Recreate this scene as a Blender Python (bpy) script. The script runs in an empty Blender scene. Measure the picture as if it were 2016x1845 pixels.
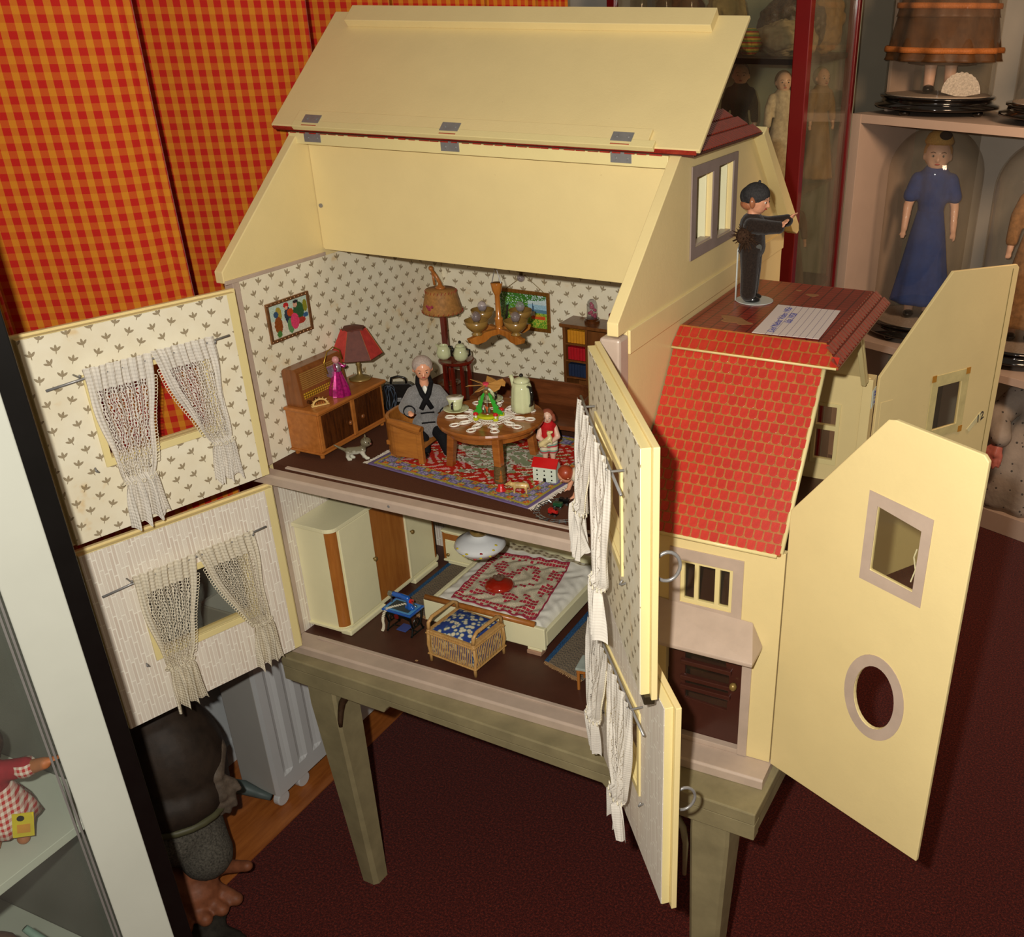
import bpy, math, random
from math import sin, cos, pi, radians, sqrt, floor
from mathutils import Vector, Matrix
from mathutils.geometry import tessellate_polygon
random.seed(7)
SC = bpy.context.scene
COL = SC.collection

# ------------------------------------------------------------------ camera
cam_d = bpy.data.cameras.new('camera')
cam = bpy.data.objects.new('camera', cam_d); COL.objects.link(cam)
cam.location = (1.4606, -1.3791, 1.2757)
cam.rotation_euler = (1.0902, -0.007, 0.403)
cam_d.sensor_width = 36.0; cam_d.sensor_fit = 'HORIZONTAL'
cam_d.lens = 1917.0/2016*36
cam_d.shift_x = -(1282.9-1008)/2016; cam_d.shift_y = (1019.9-922.5)/2016
cam_d.clip_start = 0.02
SC.camera = cam

# ------------------------------------------------------------------ light
wd = bpy.data.worlds.new('room_dusk'); SC.world = wd; wd.use_nodes = True
bg = wd.node_tree.nodes['Background']
bg.inputs[0].default_value = (1.0, 0.80, 0.60, 1); bg.inputs[1].default_value = 0.20

def lamp(name, kind, loc, energy, color, size=0.05, target=None, size_y=None):
    l = bpy.data.lights.new(name, kind); l.energy = energy; l.color = color
    if kind == 'AREA':
        l.size = size
        if size_y: l.shape = 'RECTANGLE'; l.size_y = size_y
    else: l.shadow_soft_size = size
    o = bpy.data.objects.new(name, l); COL.objects.link(o); o.location = loc
    if target is not None:
        o.rotation_euler = (Vector(target)-Vector(loc)).to_track_quat('-Z', 'Y').to_euler()
    return o
# the camera's own flash, just above and left of the lens
lamp('flash', 'POINT', (1.395, -1.41, 1.335), 126.0, (1.0, 0.95, 0.86), 0.014)
# unseen warm fill, added to brighten the background beyond the house
lamp('background_fill', 'AREA', (1.8, 1.35, 1.5), 26.0, (1.0, 0.66, 0.42), 0.35, (1.0, 2.8, 0.75))
SC.view_settings.view_transform = 'Standard'
SC.view_settings.look = 'None'
SC.view_settings.gamma = 1.0
SC.view_settings.use_curve_mapping = False
SC.view_settings.exposure = 0.0

# ------------------------------------------------------------------ helpers
def hx(s):
    s = s.lstrip('#'); c = [int(s[i:i+2], 16)/255 for i in (0, 2, 4)]
    return tuple(((x/12.92) if x <= .04045 else ((x+.055)/1.055)**2.4) for x in c)

class G:
    """tiny node-graph writer"""
    def __init__(s, mat):
        s.nt = mat.node_tree; s.n = s.nt.nodes; s.l = s.nt.links
    def put(s, inp, v):
        if isinstance(v, (int, float)):
            inp.default_value = v
        elif isinstance(v, (tuple, list)):
            inp.default_value = tuple(v)+(1,) if (len(v) == 3 and inp.type == 'RGBA') else tuple(v)
        else: s.l.new(v, inp)
    def m(s, op, a, b=0.0, c=0.0):
        n = s.n.new('ShaderNodeMath'); n.operation = op
        s.put(n.inputs[0], a); s.put(n.inputs[1], b); s.put(n.inputs[2], c)
        return n.outputs[0]
    def mix(s, f, a, b, mode='MIX'):
        n = s.n.new('ShaderNodeMix'); n.data_type = 'RGBA'; n.blend_type = mode
        s.put(n.inputs[0], f); s.put(n.inputs[6], a); s.put(n.inputs[7], b)
        return n.outputs[2]
    def uv(s):
        return s.n.new('ShaderNodeTexCoord').outputs['UV']
    def obj(s):
        return s.n.new('ShaderNodeTexCoord').outputs['Object']
    def sep(s, v):
        n = s.n.new('ShaderNodeSeparateXYZ'); s.l.new(v, n.inputs[0]); return n.outputs
    def comb(s, x, y, z=0.0):
        n = s.n.new('ShaderNodeCombineXYZ'); s.put(n.inputs[0], x); s.put(n.inputs[1], y); s.put(n.inputs[2], z)
        return n.outputs[0]
    def noise(s, v, scale, detail=3, rough=.5, out=0):
        n = s.n.new('ShaderNodeTexNoise'); s.l.new(v, n.inputs['Vector'])
        n.inputs['Scale'].default_value = scale; n.inputs['Detail'].default_value = detail
        n.inputs['Roughness'].default_value = rough
        return n.outputs[out]
    def white(s, v, out=0):
        n = s.n.new('ShaderNodeTexWhiteNoise'); n.noise_dimensions = '3D'; s.l.new(v, n.inputs['Vector']); return n.outputs[out]
    def ramp(s, f, stops):
        n = s.n.new('ShaderNodeValToRGB'); s.l.new(f, n.inputs[0]); e = n.color_ramp.elements
        while len(e) < len(stops): e.new(.5)
        for k, (p, c) in enumerate(stops): e[k].position = p; e[k].color = tuple(c)+(1,)
        return n.outputs[0]
    def bump(s, h, strength, dist):
        n = s.n.new('ShaderNodeBump'); n.inputs['Strength'].default_value = strength
        n.inputs['Distance'].default_value = dist; s.l.new(h, n.inputs['Height']); return n.outputs[0]
    def scale(s, v, x, y, z=1.0):
        n = s.n.new('ShaderNodeMapping'); s.l.new(v, n.inputs[0]); n.inputs['Scale'].default_value = (x, y, z); return n.outputs[0]

def newmat(name, rough=.5, spec=.4, metal=0.0):
    m = bpy.data.materials.new(name); m.use_nodes = True
    b = m.node_tree.nodes['Principled BSDF']
    b.inputs['Roughness'].default_value = rough; b.inputs['Metallic'].default_value = metal
    b.inputs['Specular IOR Level'].default_value = spec
    return m, G(m), b

MATS = {}
def mat(name, color, rough=.5, spec=.35, var=.12, vs=30, bump=0.0, bs=200, metal=0.0, coat=0.0, sheen=0.0):
    """plain surface with a little procedural tone variation and relief"""
    if name in MATS: return MATS[name]
    c = hx(color) if isinstance(color, str) else color
    m, g, b = newmat(name, rough, spec, metal)
    co = g.obj()
    n = g.noise(co, vs, 4, .6)
    dark = tuple(x*(1-var) for x in c); lite = tuple(min(1, x*(1+var)) for x in c)
    g.l.new(g.ramp(n, [(.3, dark), (.7, lite)]), b.inputs['Base Color'])
    if bump:
        g.l.new(g.bump(g.noise(co, bs, 3, .6), bump, .001), b.inputs['Normal'])
    if coat: b.inputs['Coat Weight'].default_value = coat; b.inputs['Coat Roughness'].default_value = .08
    if sheen: b.inputs['Sheen Weight'].default_value = sheen
    MATS[name] = m; return m

def wood(name, c1, c2, scale=18, axis='z', rough=.35, coat=.2, bump=.1):
    if name in MATS: return MATS[name]
    m, g, b = newmat(name, rough, .4)
    co = g.obj(); k = {'x': (.12, 1, 1), 'y': (1, .12, 1), 'z': (1, 1, .12)}[axis]
    v = g.scale(co, *k)
    n = g.noise(v, scale*6, 5, .65)
    n2 = g.noise(co, scale*.6, 2)
    f = g.m('ADD', g.m('MULTIPLY', n, .7), g.m('MULTIPLY', n2, .3))
    g.l.new(g.ramp(f, [(.35, hx(c1)), (.65, hx(c2))]), b.inputs['Base Color'])
    g.l.new(g.bump(n, bump, .0008), b.inputs['Normal'])
    b.inputs['Coat Weight'].default_value = coat; b.inputs['Coat Roughness'].default_value = .15
    MATS[name] = m; return m

def glassy(name, tint=(1, 1, 1), haze=.08, hazecol=(.8, .8, .7), rough=.03, rim=.5, base=.03):
    """thin clear glass: mostly transmitted, part mirror by angle, a little dust"""
    if name in MATS: return MATS[name]
    m = bpy.data.materials.new(name); m.use_nodes = True; nt = m.node_tree; nt.nodes.clear()
    o = nt.nodes.new('ShaderNodeOutputMaterial'); t = nt.nodes.new('ShaderNodeBsdfTransparent'); t.inputs[0].default_value = tuple(tint)+(1,)
    gl = nt.nodes.new('ShaderNodeBsdfGlossy'); gl.inputs['Roughness'].default_value = rough
    df = nt.nodes.new('ShaderNodeBsdfDiffuse'); df.inputs[0].default_value = tuple(hazecol)+(1,)
    lw = nt.nodes.new('ShaderNodeLayerWeight'); lw.inputs['Blend'].default_value = .5
    pw = nt.nodes.new('ShaderNodeMath'); pw.operation = 'POWER'; pw.inputs[1].default_value = 4.0; nt.links.new(lw.outputs['Facing'], pw.inputs[0])
    fr = nt.nodes.new('ShaderNodeMath'); fr.operation = 'MULTIPLY_ADD'; fr.inputs[1].default_value = rim; fr.inputs[2].default_value = base; nt.links.new(pw.outputs[0], fr.inputs[0])
    a = nt.nodes.new('ShaderNodeMixShader'); bb = nt.nodes.new('ShaderNodeMixShader')
    tc = nt.nodes.new('ShaderNodeTexCoord'); no = nt.nodes.new('ShaderNodeTexNoise'); no.inputs['Scale'].default_value = 9
    mu = nt.nodes.new('ShaderNodeMath'); mu.operation = 'MULTIPLY'; mu.inputs[1].default_value = haze*2
    nt.links.new(tc.outputs['Object'], no.inputs[0]); nt.links.new(no.outputs[0], mu.inputs[0])
    nt.links.new(fr.outputs[0], a.inputs[0]); nt.links.new(t.outputs[0], a.inputs[1]); nt.links.new(gl.outputs[0], a.inputs[2])
    nt.links.new(mu.outputs[0], bb.inputs[0]); nt.links.new(a.outputs[0], bb.inputs[1]); nt.links.new(df.outputs[0], bb.inputs[2])
    nt.links.new(bb.outputs[0], o.inputs[0]); MATS[name] = m; return m

def paintmat(name, rough=.6, spec=.3, bump=0.0, bs=600, coat=0.0):
    """flat print / woven picture: colours come from the sheet's own colour attribute"""
    if name in MATS: return MATS[name]
    m, g, b = newmat(name, rough, spec)
    a = g.n.new('ShaderNodeAttribute'); a.attribute_name = 'Col'
    g.l.new(a.outputs['Color'], b.inputs['Base Color'])
    if bump: g.l.new(g.bump(g.noise(g.obj(), bs, 2), bump, .001), b.inputs['Normal'])
    if coat: b.inputs['Coat Weight'].default_value = coat
    MATS[name] = m; return m

def V(*a): return Vector(a)

class MB:
    """collects shapes, then links them as ONE mesh object"""
    def __init__(s, T=None):
        s.v = []; s.l = []; s.f = []; s.T = T; s.uv = None; s.fm = []
    def add(s, vs, fs):
        k = len(s.v)
        for p in vs:
            p = Vector(p); s.l.append(p.copy()); s.v.append(s.T @ p if s.T else p)
        for f in fs: s.f.append([i+k for i in f])
        return s
    def box(s, a, b):
        x0, y0, z0 = [min(a[i], b[i]) for i in range(3)]; x1, y1, z1 = [max(a[i], b[i]) for i in range(3)]
        return s.add([(x0, y0, z0), (x1, y0, z0), (x1, y1, z0), (x0, y1, z0), (x0, y0, z1), (x1, y0, z1), (x1, y1, z1), (x0, y1, z1)],
              [(0, 3, 2, 1), (4, 5, 6, 7), (0, 1, 5, 4), (1, 2, 6, 5), (2, 3, 7, 6), (3, 0, 4, 7)])
    def cyl(s, p0, p1, r0, r1=None, n=12, caps=True):
        r1 = r0 if r1 is None else r1
        p0, p1 = Vector(p0), Vector(p1); d = (p1-p0)
        if d.length < 1e-9: return s
        q = d.to_track_quat('Z', 'Y'); vs = []
        for p, r in ((p0, r0), (p1, r1)):
            for i in range(n):
                a = 2*pi*i/n; vs.append(p+q @ Vector((r*cos(a), r*sin(a), 0)))
        fs = [(i, (i+1) % n, n+(i+1) % n, n+i) for i in range(n)]
        if caps: fs += [tuple(reversed(range(n))), tuple(range(n, 2*n))]
        return s.add(vs, fs)
    def ell(s, c, r, n=12, m=8, R=None):
        if isinstance(r, (int, float)): r = (r, r, r)
        c = Vector(c); vs = []
        for j in range(1, m):
            t = pi*j/m
            for i in range(n):
                a = 2*pi*i/n; p = Vector((r[0]*sin(t)*cos(a), r[1]*sin(t)*sin(a), r[2]*cos(t)))
                vs.append(c+(R @ p if R else p))
        p = Vector((0, 0, r[2])); vs.append(c+(R @ p if R else p)); vs.append(c-(R @ p if R else p))
        T, B = len(vs)-2, len(vs)-1; fs = []
        for i in range(n):
            fs.append((T, i, (i+1) % n)); fs.append((B, (m-2)*n+(i+1) % n, (m-2)*n+i))
            for j in range(m-2): fs.append((j*n+i, (j+1)*n+i, (j+1)*n+(i+1) % n, j*n+(i+1) % n))
        return s.add(vs, fs)
    def tube(s, pts, r, n=8, closed=False, caps=True):
        pts = [Vector(p) for p in pts]; N = len(pts)
        rs = r if isinstance(r, (list, tuple)) else [r]*N
        vs = []; up = None
        for i, p in enumerate(pts):
            if closed: d = pts[(i+1) % N]-pts[i-1]
            else: d = pts[min(i+1, N-1)]-pts[max(i-1, 0)]
            d.normalize()
            if up is None:
                up = Vector((0, 0, 1)) if abs(d.z) < .9 else Vector((1, 0, 0))
            x = d.cross(up)
            if x.length < 1e-6: x = d.orthogonal()
            x.normalize(); up = x.cross(d).normalized()
            for k in range(n):
                a = 2*pi*k/n; vs.append(p+x*(rs[i]*cos(a))+up*(rs[i]*sin(a)))
        fs = []
        for i in range(N if closed else N-1):
            j = (i+1) % N
            for k in range(n): fs.append((i*n+k, j*n+k, j*n+(k+1) % n, i*n+(k+1) % n))
        if not closed and caps: fs += [tuple(range(n)), tuple(reversed(range((N-1)*n, N*n)))]
        return s.add(vs, [tuple(reversed(f)) for f in fs])
    def limb(s, pts, rs, n=12):
        """solid chain of balls and cones for remeshed bodies"""
        if isinstance(rs, (int, float)): rs = [rs]*len(pts)
        for i, p in enumerate(pts):
            s.ell(p, rs[i]*1.0, n, 8)
            if i: s.cyl(pts[i-1], p, rs[i-1]*.985, rs[i]*.985, n)
        return s
    def lathe(s, prof, c=(0, 0, 0), n=24, sx=1, sy=1, wob=None):
        c = Vector(c); vs = []
        for (r, z) in prof:
            for i in range(n):
                a = 2*pi*i/n; rr = r*(wob(a, z) if wob else 1)
                vs.append(c+Vector((rr*cos(a)*sx, rr*sin(a)*sy, z)))
        m = len(prof); fs = []
        for j in range(m-1):
            for i in range(n): fs.append((j*n+i, j*n+(i+1) % n, (j+1)*n+(i+1) % n, (j+1)*n+i))
        if prof[0][0] > 1e-6: fs.append(tuple(reversed(range(n))))
        if prof[-1][0] > 1e-6: fs.append(tuple(range((m-1)*n, m*n)))
        return s.add(vs, fs)
    def plate(s, loops, c0, c1, mp):
        """flat plate with holes: loops of (a,b); thickness from c0 to c1; mp(a,b,c)->xyz"""
        tris = tessellate_polygon([[Vector((a, b, 0)) for a, b in lp] for lp in loops])
        flat = [p for lp in loops for p in lp]; N = len(flat)
        vs = [mp(a, b, c0) for a, b in flat]+[mp(a, b, c1) for a, b in flat]
        fs = [tuple(t) for t in tris]+[tuple(N+i for i in reversed(t)) for t in tris]
        k = 0
        for lp in loops:
            n = len(lp)
            for i in range(n):
                j = (i+1) % n; fs.append((k+i, k+j, N+k+j, N+k+i))
            k += n
        return s.add(vs, fs)
    def build(s, name, material=None, parent=None, bevel=0.0, smooth=False, seg=2, loc=None, fix=False):
        me = bpy.data.meshes.new(name)
        off = Vector((0, 0, 0))
        if parent is not None:
            off = world_of(parent)
        elif loc is not None: off = Vector(loc)
        me.from_pydata([tuple(p-off) for p in s.v], [], s.f)
        if fix or True:
            import bmesh
            bm = bmesh.new(); bm.from_mesh(me)
            if s.uv is None: bmesh.ops.recalc_face_normals(bm, faces=bm.faces)
            bm.to_mesh(me); bm.free()
        uvl = me.uv_layers.new(name='UVMap'); L = s.l
        d = uvl.data
        for p in me.polygons:
            if s.uv is None:
                a, b, c = [L[i] for i in list(p.vertices)[:3]]
                nn = (b-a).cross(c-a); ax = max(range(3), key=lambda i: abs(nn[i]))
                i0, i1 = ((1, 2), (0, 2), (0, 1))[ax]
            for li in p.loop_indices:
                vi = me.loops[li].vertex_index
                d[li].uv = s.uv[vi] if s.uv is not None else (L[vi][i0], L[vi][i1])
            if smooth: p.use_smooth = True
        o = bpy.data.objects.new(name, me); COL.objects.link(o)
        if parent is not None: o.parent = parent
        elif loc is not None: o.location = loc
        if material: me.materials.append(material)
        if bevel:
            md = o.modifiers.new('bevel', 'BEVEL'); md.width = bevel; md.segments = seg; md.limit_method = 'ANGLE'; md.angle_limit = radians(40)
        return o
def world_of(o):
    v = Vector((0, 0, 0))
    while o is not None:
        v += Vector(o.get('_w', o.location)) if o.parent is None else Vector(o.location)
        o = o.parent
    return v

def thing(name, label, cat, loc=(0, 0, 0), rz=0.0, group=None):
    o = bpy.data.objects.new(name, None); COL.objects.link(o); o.empty_display_size = .02
    o.location = loc; o.rotation_euler = (0, 0, rz); o['label'] = label; o['category'] = cat
    if group: o['group'] = group
    return o
def tag(o, label, cat, group=None):
    o['label'] = label; o['category'] = cat
    if group: o['group'] = group
    return o
def struct(o): o['kind'] = 'structure'; return o
def copy_tree(o, parent=None):
    c = o.copy(); COL.objects.link(c)
    if parent is not None: c.parent = parent
    for ch in list(o.children): copy_tree(ch, c)
    return c
def place(root, loc, rz=0.0):
    root.location = loc; root.rotation_euler = (0, 0, rz); return root

def blob(mb, name, material, parent, voxel, smooth=2, loc=None):
    """one continuous surface from overlapping solids"""
    o = mb.build(name, material, parent, smooth=True, loc=loc)
    r = o.modifiers.new('remesh', 'REMESH'); r.mode = 'VOXEL'; r.voxel_size = voxel; r.use_smooth_shade = True
    if smooth:
        k = o.modifiers.new('smooth', 'SMOOTH'); k.iterations = smooth; k.factor = .5
    return o

def sheet(name, nx, ny, pos, col, material, parent=None, uv=None, smooth=True, loc=None, thick=0.0):
    """gridded sheet with a printed / woven picture held in its colour attribute"""
    mb = MB(); vs = []; uvs = []
    for j in range(ny+1):
        for i in range(nx+1):
            u, v = i/nx, j/ny; vs.append(pos(u, v)); uvs.append(uv(u, v) if uv else (u, v))
    fs = [(j*(nx+1)+i, j*(nx+1)+i+1, (j+1)*(nx+1)+i+1, (j+1)*(nx+1)+i) for j in range(ny) for i in range(nx)]
    mb.add(vs, fs); mb.uv = uvs
    o = mb.build(name, material, parent, smooth=smooth, loc=loc); me = o.data
    if col:
        ca = me.color_attributes.new('Col', 'FLOAT_COLOR', 'CORNER')
        for p in me.polygons:
            k = p.index; i, j = k % nx, k//nx
            c = tuple(col((i+.5)/nx, (j+.5)/ny))+(1.0,)
            for li in p.loop_indices: ca.data[li].color = c
    if thick:
        s = o.modifiers.new('solid', 'SOLIDIFY'); s.thickness = thick; s.offset = 0
    return o

# ------------------------------------------------------------------ shared materials
def make_cream(name, c, rough=.38):
    m, g, b = newmat(name, rough, .4)
    co = g.obj(); n = g.noise(co, 9, 5, .6); n2 = g.noise(co, 60, 4, .7)
    base = g.ramp(n, [(.3, tuple(x*.94 for x in hx(c))), (.7, hx(c))])
    spots = g.m('GREATER_THAN', n2, .74)
    g.l.new(g.mix(g.m('MULTIPLY', spots, .25), base, hx('A08050')), b.inputs['Base Color'])
    g.l.new(g.bump(g.m('ADD', g.noise(co, 260, 3, .6), g.m('MULTIPLY', n2, 1.5)), .22, .0007), b.inputs['Normal'])
    b.inputs['Coat Weight'].default_value = .12; b.inputs['Coat Roughness'].default_value = .3
    MATS[name] = m; return m
CREAM = make_cream('cream_gloss_paint', 'E8D398')
CREAM2 = make_cream('cream_edge_paint', 'E6D598')
IVORY = make_cream('ivory_furniture_lacquer', 'ECE6BC', .3)
MAUVE = mat('mauve_grey_paint', 'B9A594', .4, .4, .08, 20, .12, 300, coat=.1)
OLIVE = mat('worn_olive_grey_paint', '8C8160', .5, .4, .18, 14, .2, 160, coat=.1)
DARKFLOOR = mat('dark_brown_floor_paint', '4A2A1E', .45, .4, .12, 25, .1, 300)
LINO = mat('brown_felt_floor', '53301F', .8, .2, .14, 420, .3, 900)
DOORBROWN = mat('chocolate_brown_lacquer', '43221A', .3, .4, .08, 30, coat=.2)
STEEL = mat('grey_steel', '8C8A88', .35, .6, .1, 60, metal=.35)
BRASS = mat('aged_brass', '8E7440', .35, .5, .2, 60, metal=.4)
WHITE = mat('white_laminate', 'C9C3B8', .4, .4, .04, 10)
BLACK = mat('black_lacquer', '0C0B0A', .25, .4, .2, 20)
BLACKG = mat('glossy_black_wood', '0E0B0A', .12, .5, .2, 20, coat=.6)
SKIN = mat('painted_doll_skin', 'D99A78', .3, .4, .06, 40, coat=.3)
SKINP = mat('pale_bisque_skin', 'D9B29A', .4, .4, .05, 30, coat=.2)
DKBR = mat('dark_hair', '2A1C14', .7, .2, .3, 300, .5, 800)
REDM = mat('glossy_red_paint', 'C01818', .3, .4, .08, 60, coat=.3)
RIMRED = mat('brick_red_edge_paint', '9C2A1C', .5, .4, .25, 200)

def leaf_paper():
    m, g, b = newmat('sprig_wallpaper', .6, .25)
    s = g.sep(g.uv()); dx, dy = .0395, .0225
    row = g.m('FLOOR', g.m('DIVIDE', s[1], dy))
    odd = g.m('MODULO', g.m('ABSOLUTE', row), 2.0)
    xs = g.m('ADD', g.m('DIVIDE', s[0], dx), g.m('MULTIPLY', odd, .5))
    colu = g.m('FLOOR', xs)
    fx = g.m('MULTIPLY', g.m('SUBTRACT', g.m('SUBTRACT', xs, colu), .5), dx)
    fy = g.m('MULTIPLY', g.m('SUBTRACT', g.m('SUBTRACT', g.m('DIVIDE', s[1], dy), row), .5), dy)
    rnd = g.sep(g.white(g.comb(colu, row, 3.0), 1))
    fx = g.m('ADD', fx, g.m('MULTIPLY', g.m('SUBTRACT', rnd[0], .5), .006))
    fy = g.m('ADD', fy, g.m('MULTIPLY', g.m('SUBTRACT', rnd[1], .5), .004))
    ang = g.m('MULTIPLY', g.m('SUBTRACT', rnd[2], .5), 1.0)
    ca, sa = g.m('COSINE', ang), g.m('SINE', ang)
    lx = g.m('ADD', g.m('MULTIPLY', fx, ca), g.m('MULTIPLY', fy, sa))
    ly = g.m('SUBTRACT', g.m('MULTIPLY', fy, ca), g.m('MULTIPLY', fx, sa))
    def leaf(cx, cy, a, rx, ry):
        px = g.m('SUBTRACT', lx, cx); py = g.m('SUBTRACT', ly, cy)
        qx = g.m('ADD', g.m('MULTIPLY', px, cos(a)), g.m('MULTIPLY', py, sin(a)))
        qy = g.m('SUBTRACT', g.m('MULTIPLY', py, cos(a)), g.m('MULTIPLY', px, sin(a)))
        e = g.m('ADD', g.m('POWER', g.m('ABSOLUTE', g.m('DIVIDE', qx, rx)), 1.7), g.m('POWER', g.m('ABSOLUTE', g.m('DIVIDE', qy, ry)), 1.7))
        return g.m('LESS_THAN', e, 1.0)
    L = leaf(0, .0026, 0, .0021, .0052)
    for a in (leaf(-.0040, .0004, .85, .0021, .0054), leaf(.0040, .0004, -.85, .0021, .0054), leaf(.0, -.0050, .1, .0009, .0036)):
        L = g.m('MAXIMUM', L, a)
    L = g.m('MULTIPLY', L, g.m('ADD', .55, g.m('MULTIPLY', g.noise(g.uv(), 700, 2), .5)))
    st = g.noise(g.uv(), 9, 4, .65)
    base = g.ramp(st, [(.35, hx('EDE6CE')), (.62, hx('E6DCC0')), (.72, hx('DDBF8A'))])
    fib = g.noise(g.scale(g.uv(), 1, 3), 240, 3, .7)
    base = g.mix(g.m('MULTIPLY', g.m('GREATER_THAN', fib, .68), .35), base, hx('B8A888'))
    g.l.new(g.mix(L, base, hx('7E6A48')), b.inputs['Base Color'])
    g.l.new(g.bump(fib, .1, .0005), b.inputs['Normal'])
    return m
LEAF = leaf_paper()

def weave_paper():
    m, g, b = newmat('basket_weave_wallpaper', .7, .2)
    s = g.sep(g.uv()); w = .0074
    xs = g.m('DIVIDE', s[0], w); cu = g.m('FLOOR', xs); fx = g.m('SUBTRACT', xs, cu)
    r = g.white(g.comb(cu, 1.0, 1.0))
    ys = g.m('ADD', g.m('DIVIDE', s[1], .050), g.m('MULTIPLY', r, 7.0))
    blk = g.m('FLOOR', ys); fy = g.m('SUBTRACT', ys, blk)
    r2 = g.white(g.comb(cu, blk, 5.0))
    thr = g.m('LESS_THAN', g.m('FRACT', g.m('DIVIDE', s[1], .0021)), .38)
    gap = g.m('MAXIMUM', g.m('LESS_THAN', fx, g.m('ADD', .10, g.m('MULTIPLY', r2, .22))), g.m('LESS_THAN', fy, .05))
    fine = g.noise(g.scale(g.uv(), 1, .5), 900, 2, .6)
    body = g.mix(g.m('MULTIPLY', thr, .32), g.mix(r2, hx('E4DBCB'), hx('D0BFAE')), hx('AE9A84'))
    c = g.mix(gap, body, hx('F0EADB'))
    c = g.mix(g.m('MULTIPLY', fine, .34), c, hx('FBF6EA'))
    g.l.new(c, b.inputs['Base Color'])
    g.l.new(g.bump(g.m('ADD', gap, g.m('MULTIPLY', thr, .5)), .35, .0008), b.inputs['Normal'])
    return m
WEAVE = weave_paper()

def gingham():
    m, g, b = newmat('red_orange_check_cloth', .8, .15)
    s = g.sep(g.uv()); p = .0255
    def wave(v, k):
        f = g.m('FRACT', g.m('DIVIDE', v, k)); return f
    fx = wave(s[0], p); fy = wave(s[1], p)
    vx = g.m('LESS_THAN', fx, .54); vy = g.m('LESS_THAN', fy, .5)
    warp = g.mix(vx, hx('C87A1C'), hx('B81E14'))
    weft = g.mix(vy, hx('CC861E'), hx('B02014'))
    thr = g.noise(g.uv(), 1500, 2)
    c = g.mix(g.m('ADD', .13, g.m('MULTIPLY', thr, .30)), warp, weft)
    g.l.new(c, b.inputs['Base Color'])
    g.l.new(g.bump(thr, .15, .0006), b.inputs['Normal'])
    b.inputs['Sheen Weight'].default_value = .2
    return m
GING = gingham()

def netmat(name, col, n, mrow, hole=.52, cross=1.0):
    m = bpy.data.materials.new(name); m.use_nodes = True; g = G(m); nt = m.node_tree; nt.nodes.clear()
    o = nt.nodes.new('ShaderNodeOutputMaterial'); t = nt.nodes.new('ShaderNodeBsdfTransparent')
    d = nt.nodes.new('ShaderNodeBsdfDiffuse'); tr = nt.nodes.new('ShaderNodeBsdfTranslucent')
    s = g.sep(g.uv())
    jit = g.m('MULTIPLY', g.noise(g.scale(g.uv(), 3, 7), 3, 3), .10)
    fx = g.m('FRACT', g.m('MULTIPLY', g.m('ADD', s[0], jit), n)); fy = g.m('FRACT', g.m('ADD', g.m('MULTIPLY', s[1], mrow), jit))
    h = g.m('MULTIPLY', g.m('LESS_THAN', fx, hole), g.m('LESS_THAN', fy, .80))
    inner = g.m('MULTIPLY', g.m('LESS_THAN', s[1], .86), g.m('GREATER_THAN', s[1], .30))
    side = g.m('MULTIPLY', g.m('GREATER_THAN', s[0], .12), g.m('LESS_THAN', s[0], .86))
    h = g.m('MULTIPLY', g.m('MULTIPLY', h, inner), side)
    c = g.ramp(g.noise(g.uv(), 14, 3), [(.3, tuple(x*.9 for x in hx(col))), (.7, hx(col))])
    g.l.new(c, d.inputs[0]); g.l.new(c, tr.inputs[0])
    rib = g.m('SINE', g.m('MULTIPLY', s[0], n*6.28)); cr = g.m('ADD', rib, g.m('MULTIPLY', g.m('SINE', g.m('MULTIPLY', s[1], mrow*6.28)), cross))
    bn = g.bump(cr, .6, .0006); g.l.new(bn, d.inputs['Normal'])
    a = nt.nodes.new('ShaderNodeMixShader'); a.inputs[0].default_value = .25
    e = nt.nodes.new('ShaderNodeMixShader')
    nt.links.new(d.outputs[0], a.inputs[1]); nt.links.new(tr.outputs[0], a.inputs[2])
    g.l.new(h, e.inputs[0]); nt.links.new(a.outputs[0], e.inputs[1]); nt.links.new(t.outputs[0], e.inputs[2])
    nt.links.new(e.outputs[0], o.inputs[0]); MATS[name] = m; return m
NET1 = netmat('white_net_curtain', 'F0EADF', 34, 46, .42)
NET3 = netmat('dense_knit_curtain', 'EFE9DE', 24, 60, .14, .25)
NET2 = netmat('ivory_net_curtain', 'EDE4CE', 34, 46, .42)
LACE = mat('crochet_thread', 'E9DFC4', .8, .2, .06, 200, .3, 900)

def carpetmat():
    m, g, b = newmat('dark_red_carpet_pile', .95, .1)
    co = g.obj(); n = g.noise(co, 170, 3, .8); n2 = g.noise(co, 420, 2, .8)
    f = g.m('ADD', g.m('MULTIPLY', n, .6), g.m('MULTIPLY', n2, .4))
    g.l.new(g.ramp(f, [(.38, hx('240503')), (.5, hx('47100A')), (.64, hx('803020'))]), b.inputs['Base Color'])
    g.l.new(g.bump(f, .6, .004), b.inputs['Normal']); b.inputs['Sheen Weight'].default_value = .15
    return m
CARPET = carpetmat()
# ================================================================== SETTING
FZ = -0.7
struct(MB().box((-.9, -2.2, FZ-.05), (3.2, 3.4, FZ)).build('floor', CARPET))
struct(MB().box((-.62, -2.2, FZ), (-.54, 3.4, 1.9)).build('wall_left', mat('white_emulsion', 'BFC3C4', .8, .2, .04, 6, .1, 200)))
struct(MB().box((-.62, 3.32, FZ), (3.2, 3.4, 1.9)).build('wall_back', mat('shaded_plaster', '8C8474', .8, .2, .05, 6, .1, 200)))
struct(MB().box((-.54, -2.2, FZ), (-.21, 3.3, FZ+.004)).build('trim_1', wood('laminate_floor_strip', '8A4A1E', 'B26A30', 10, 'y', .35)))
struct(MB().box((-.54, -2.2, FZ), (-.525, 3.3, FZ+.07)).build('baseboard_left', mat('white_emulsion', 'BFC3C4')))

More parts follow.
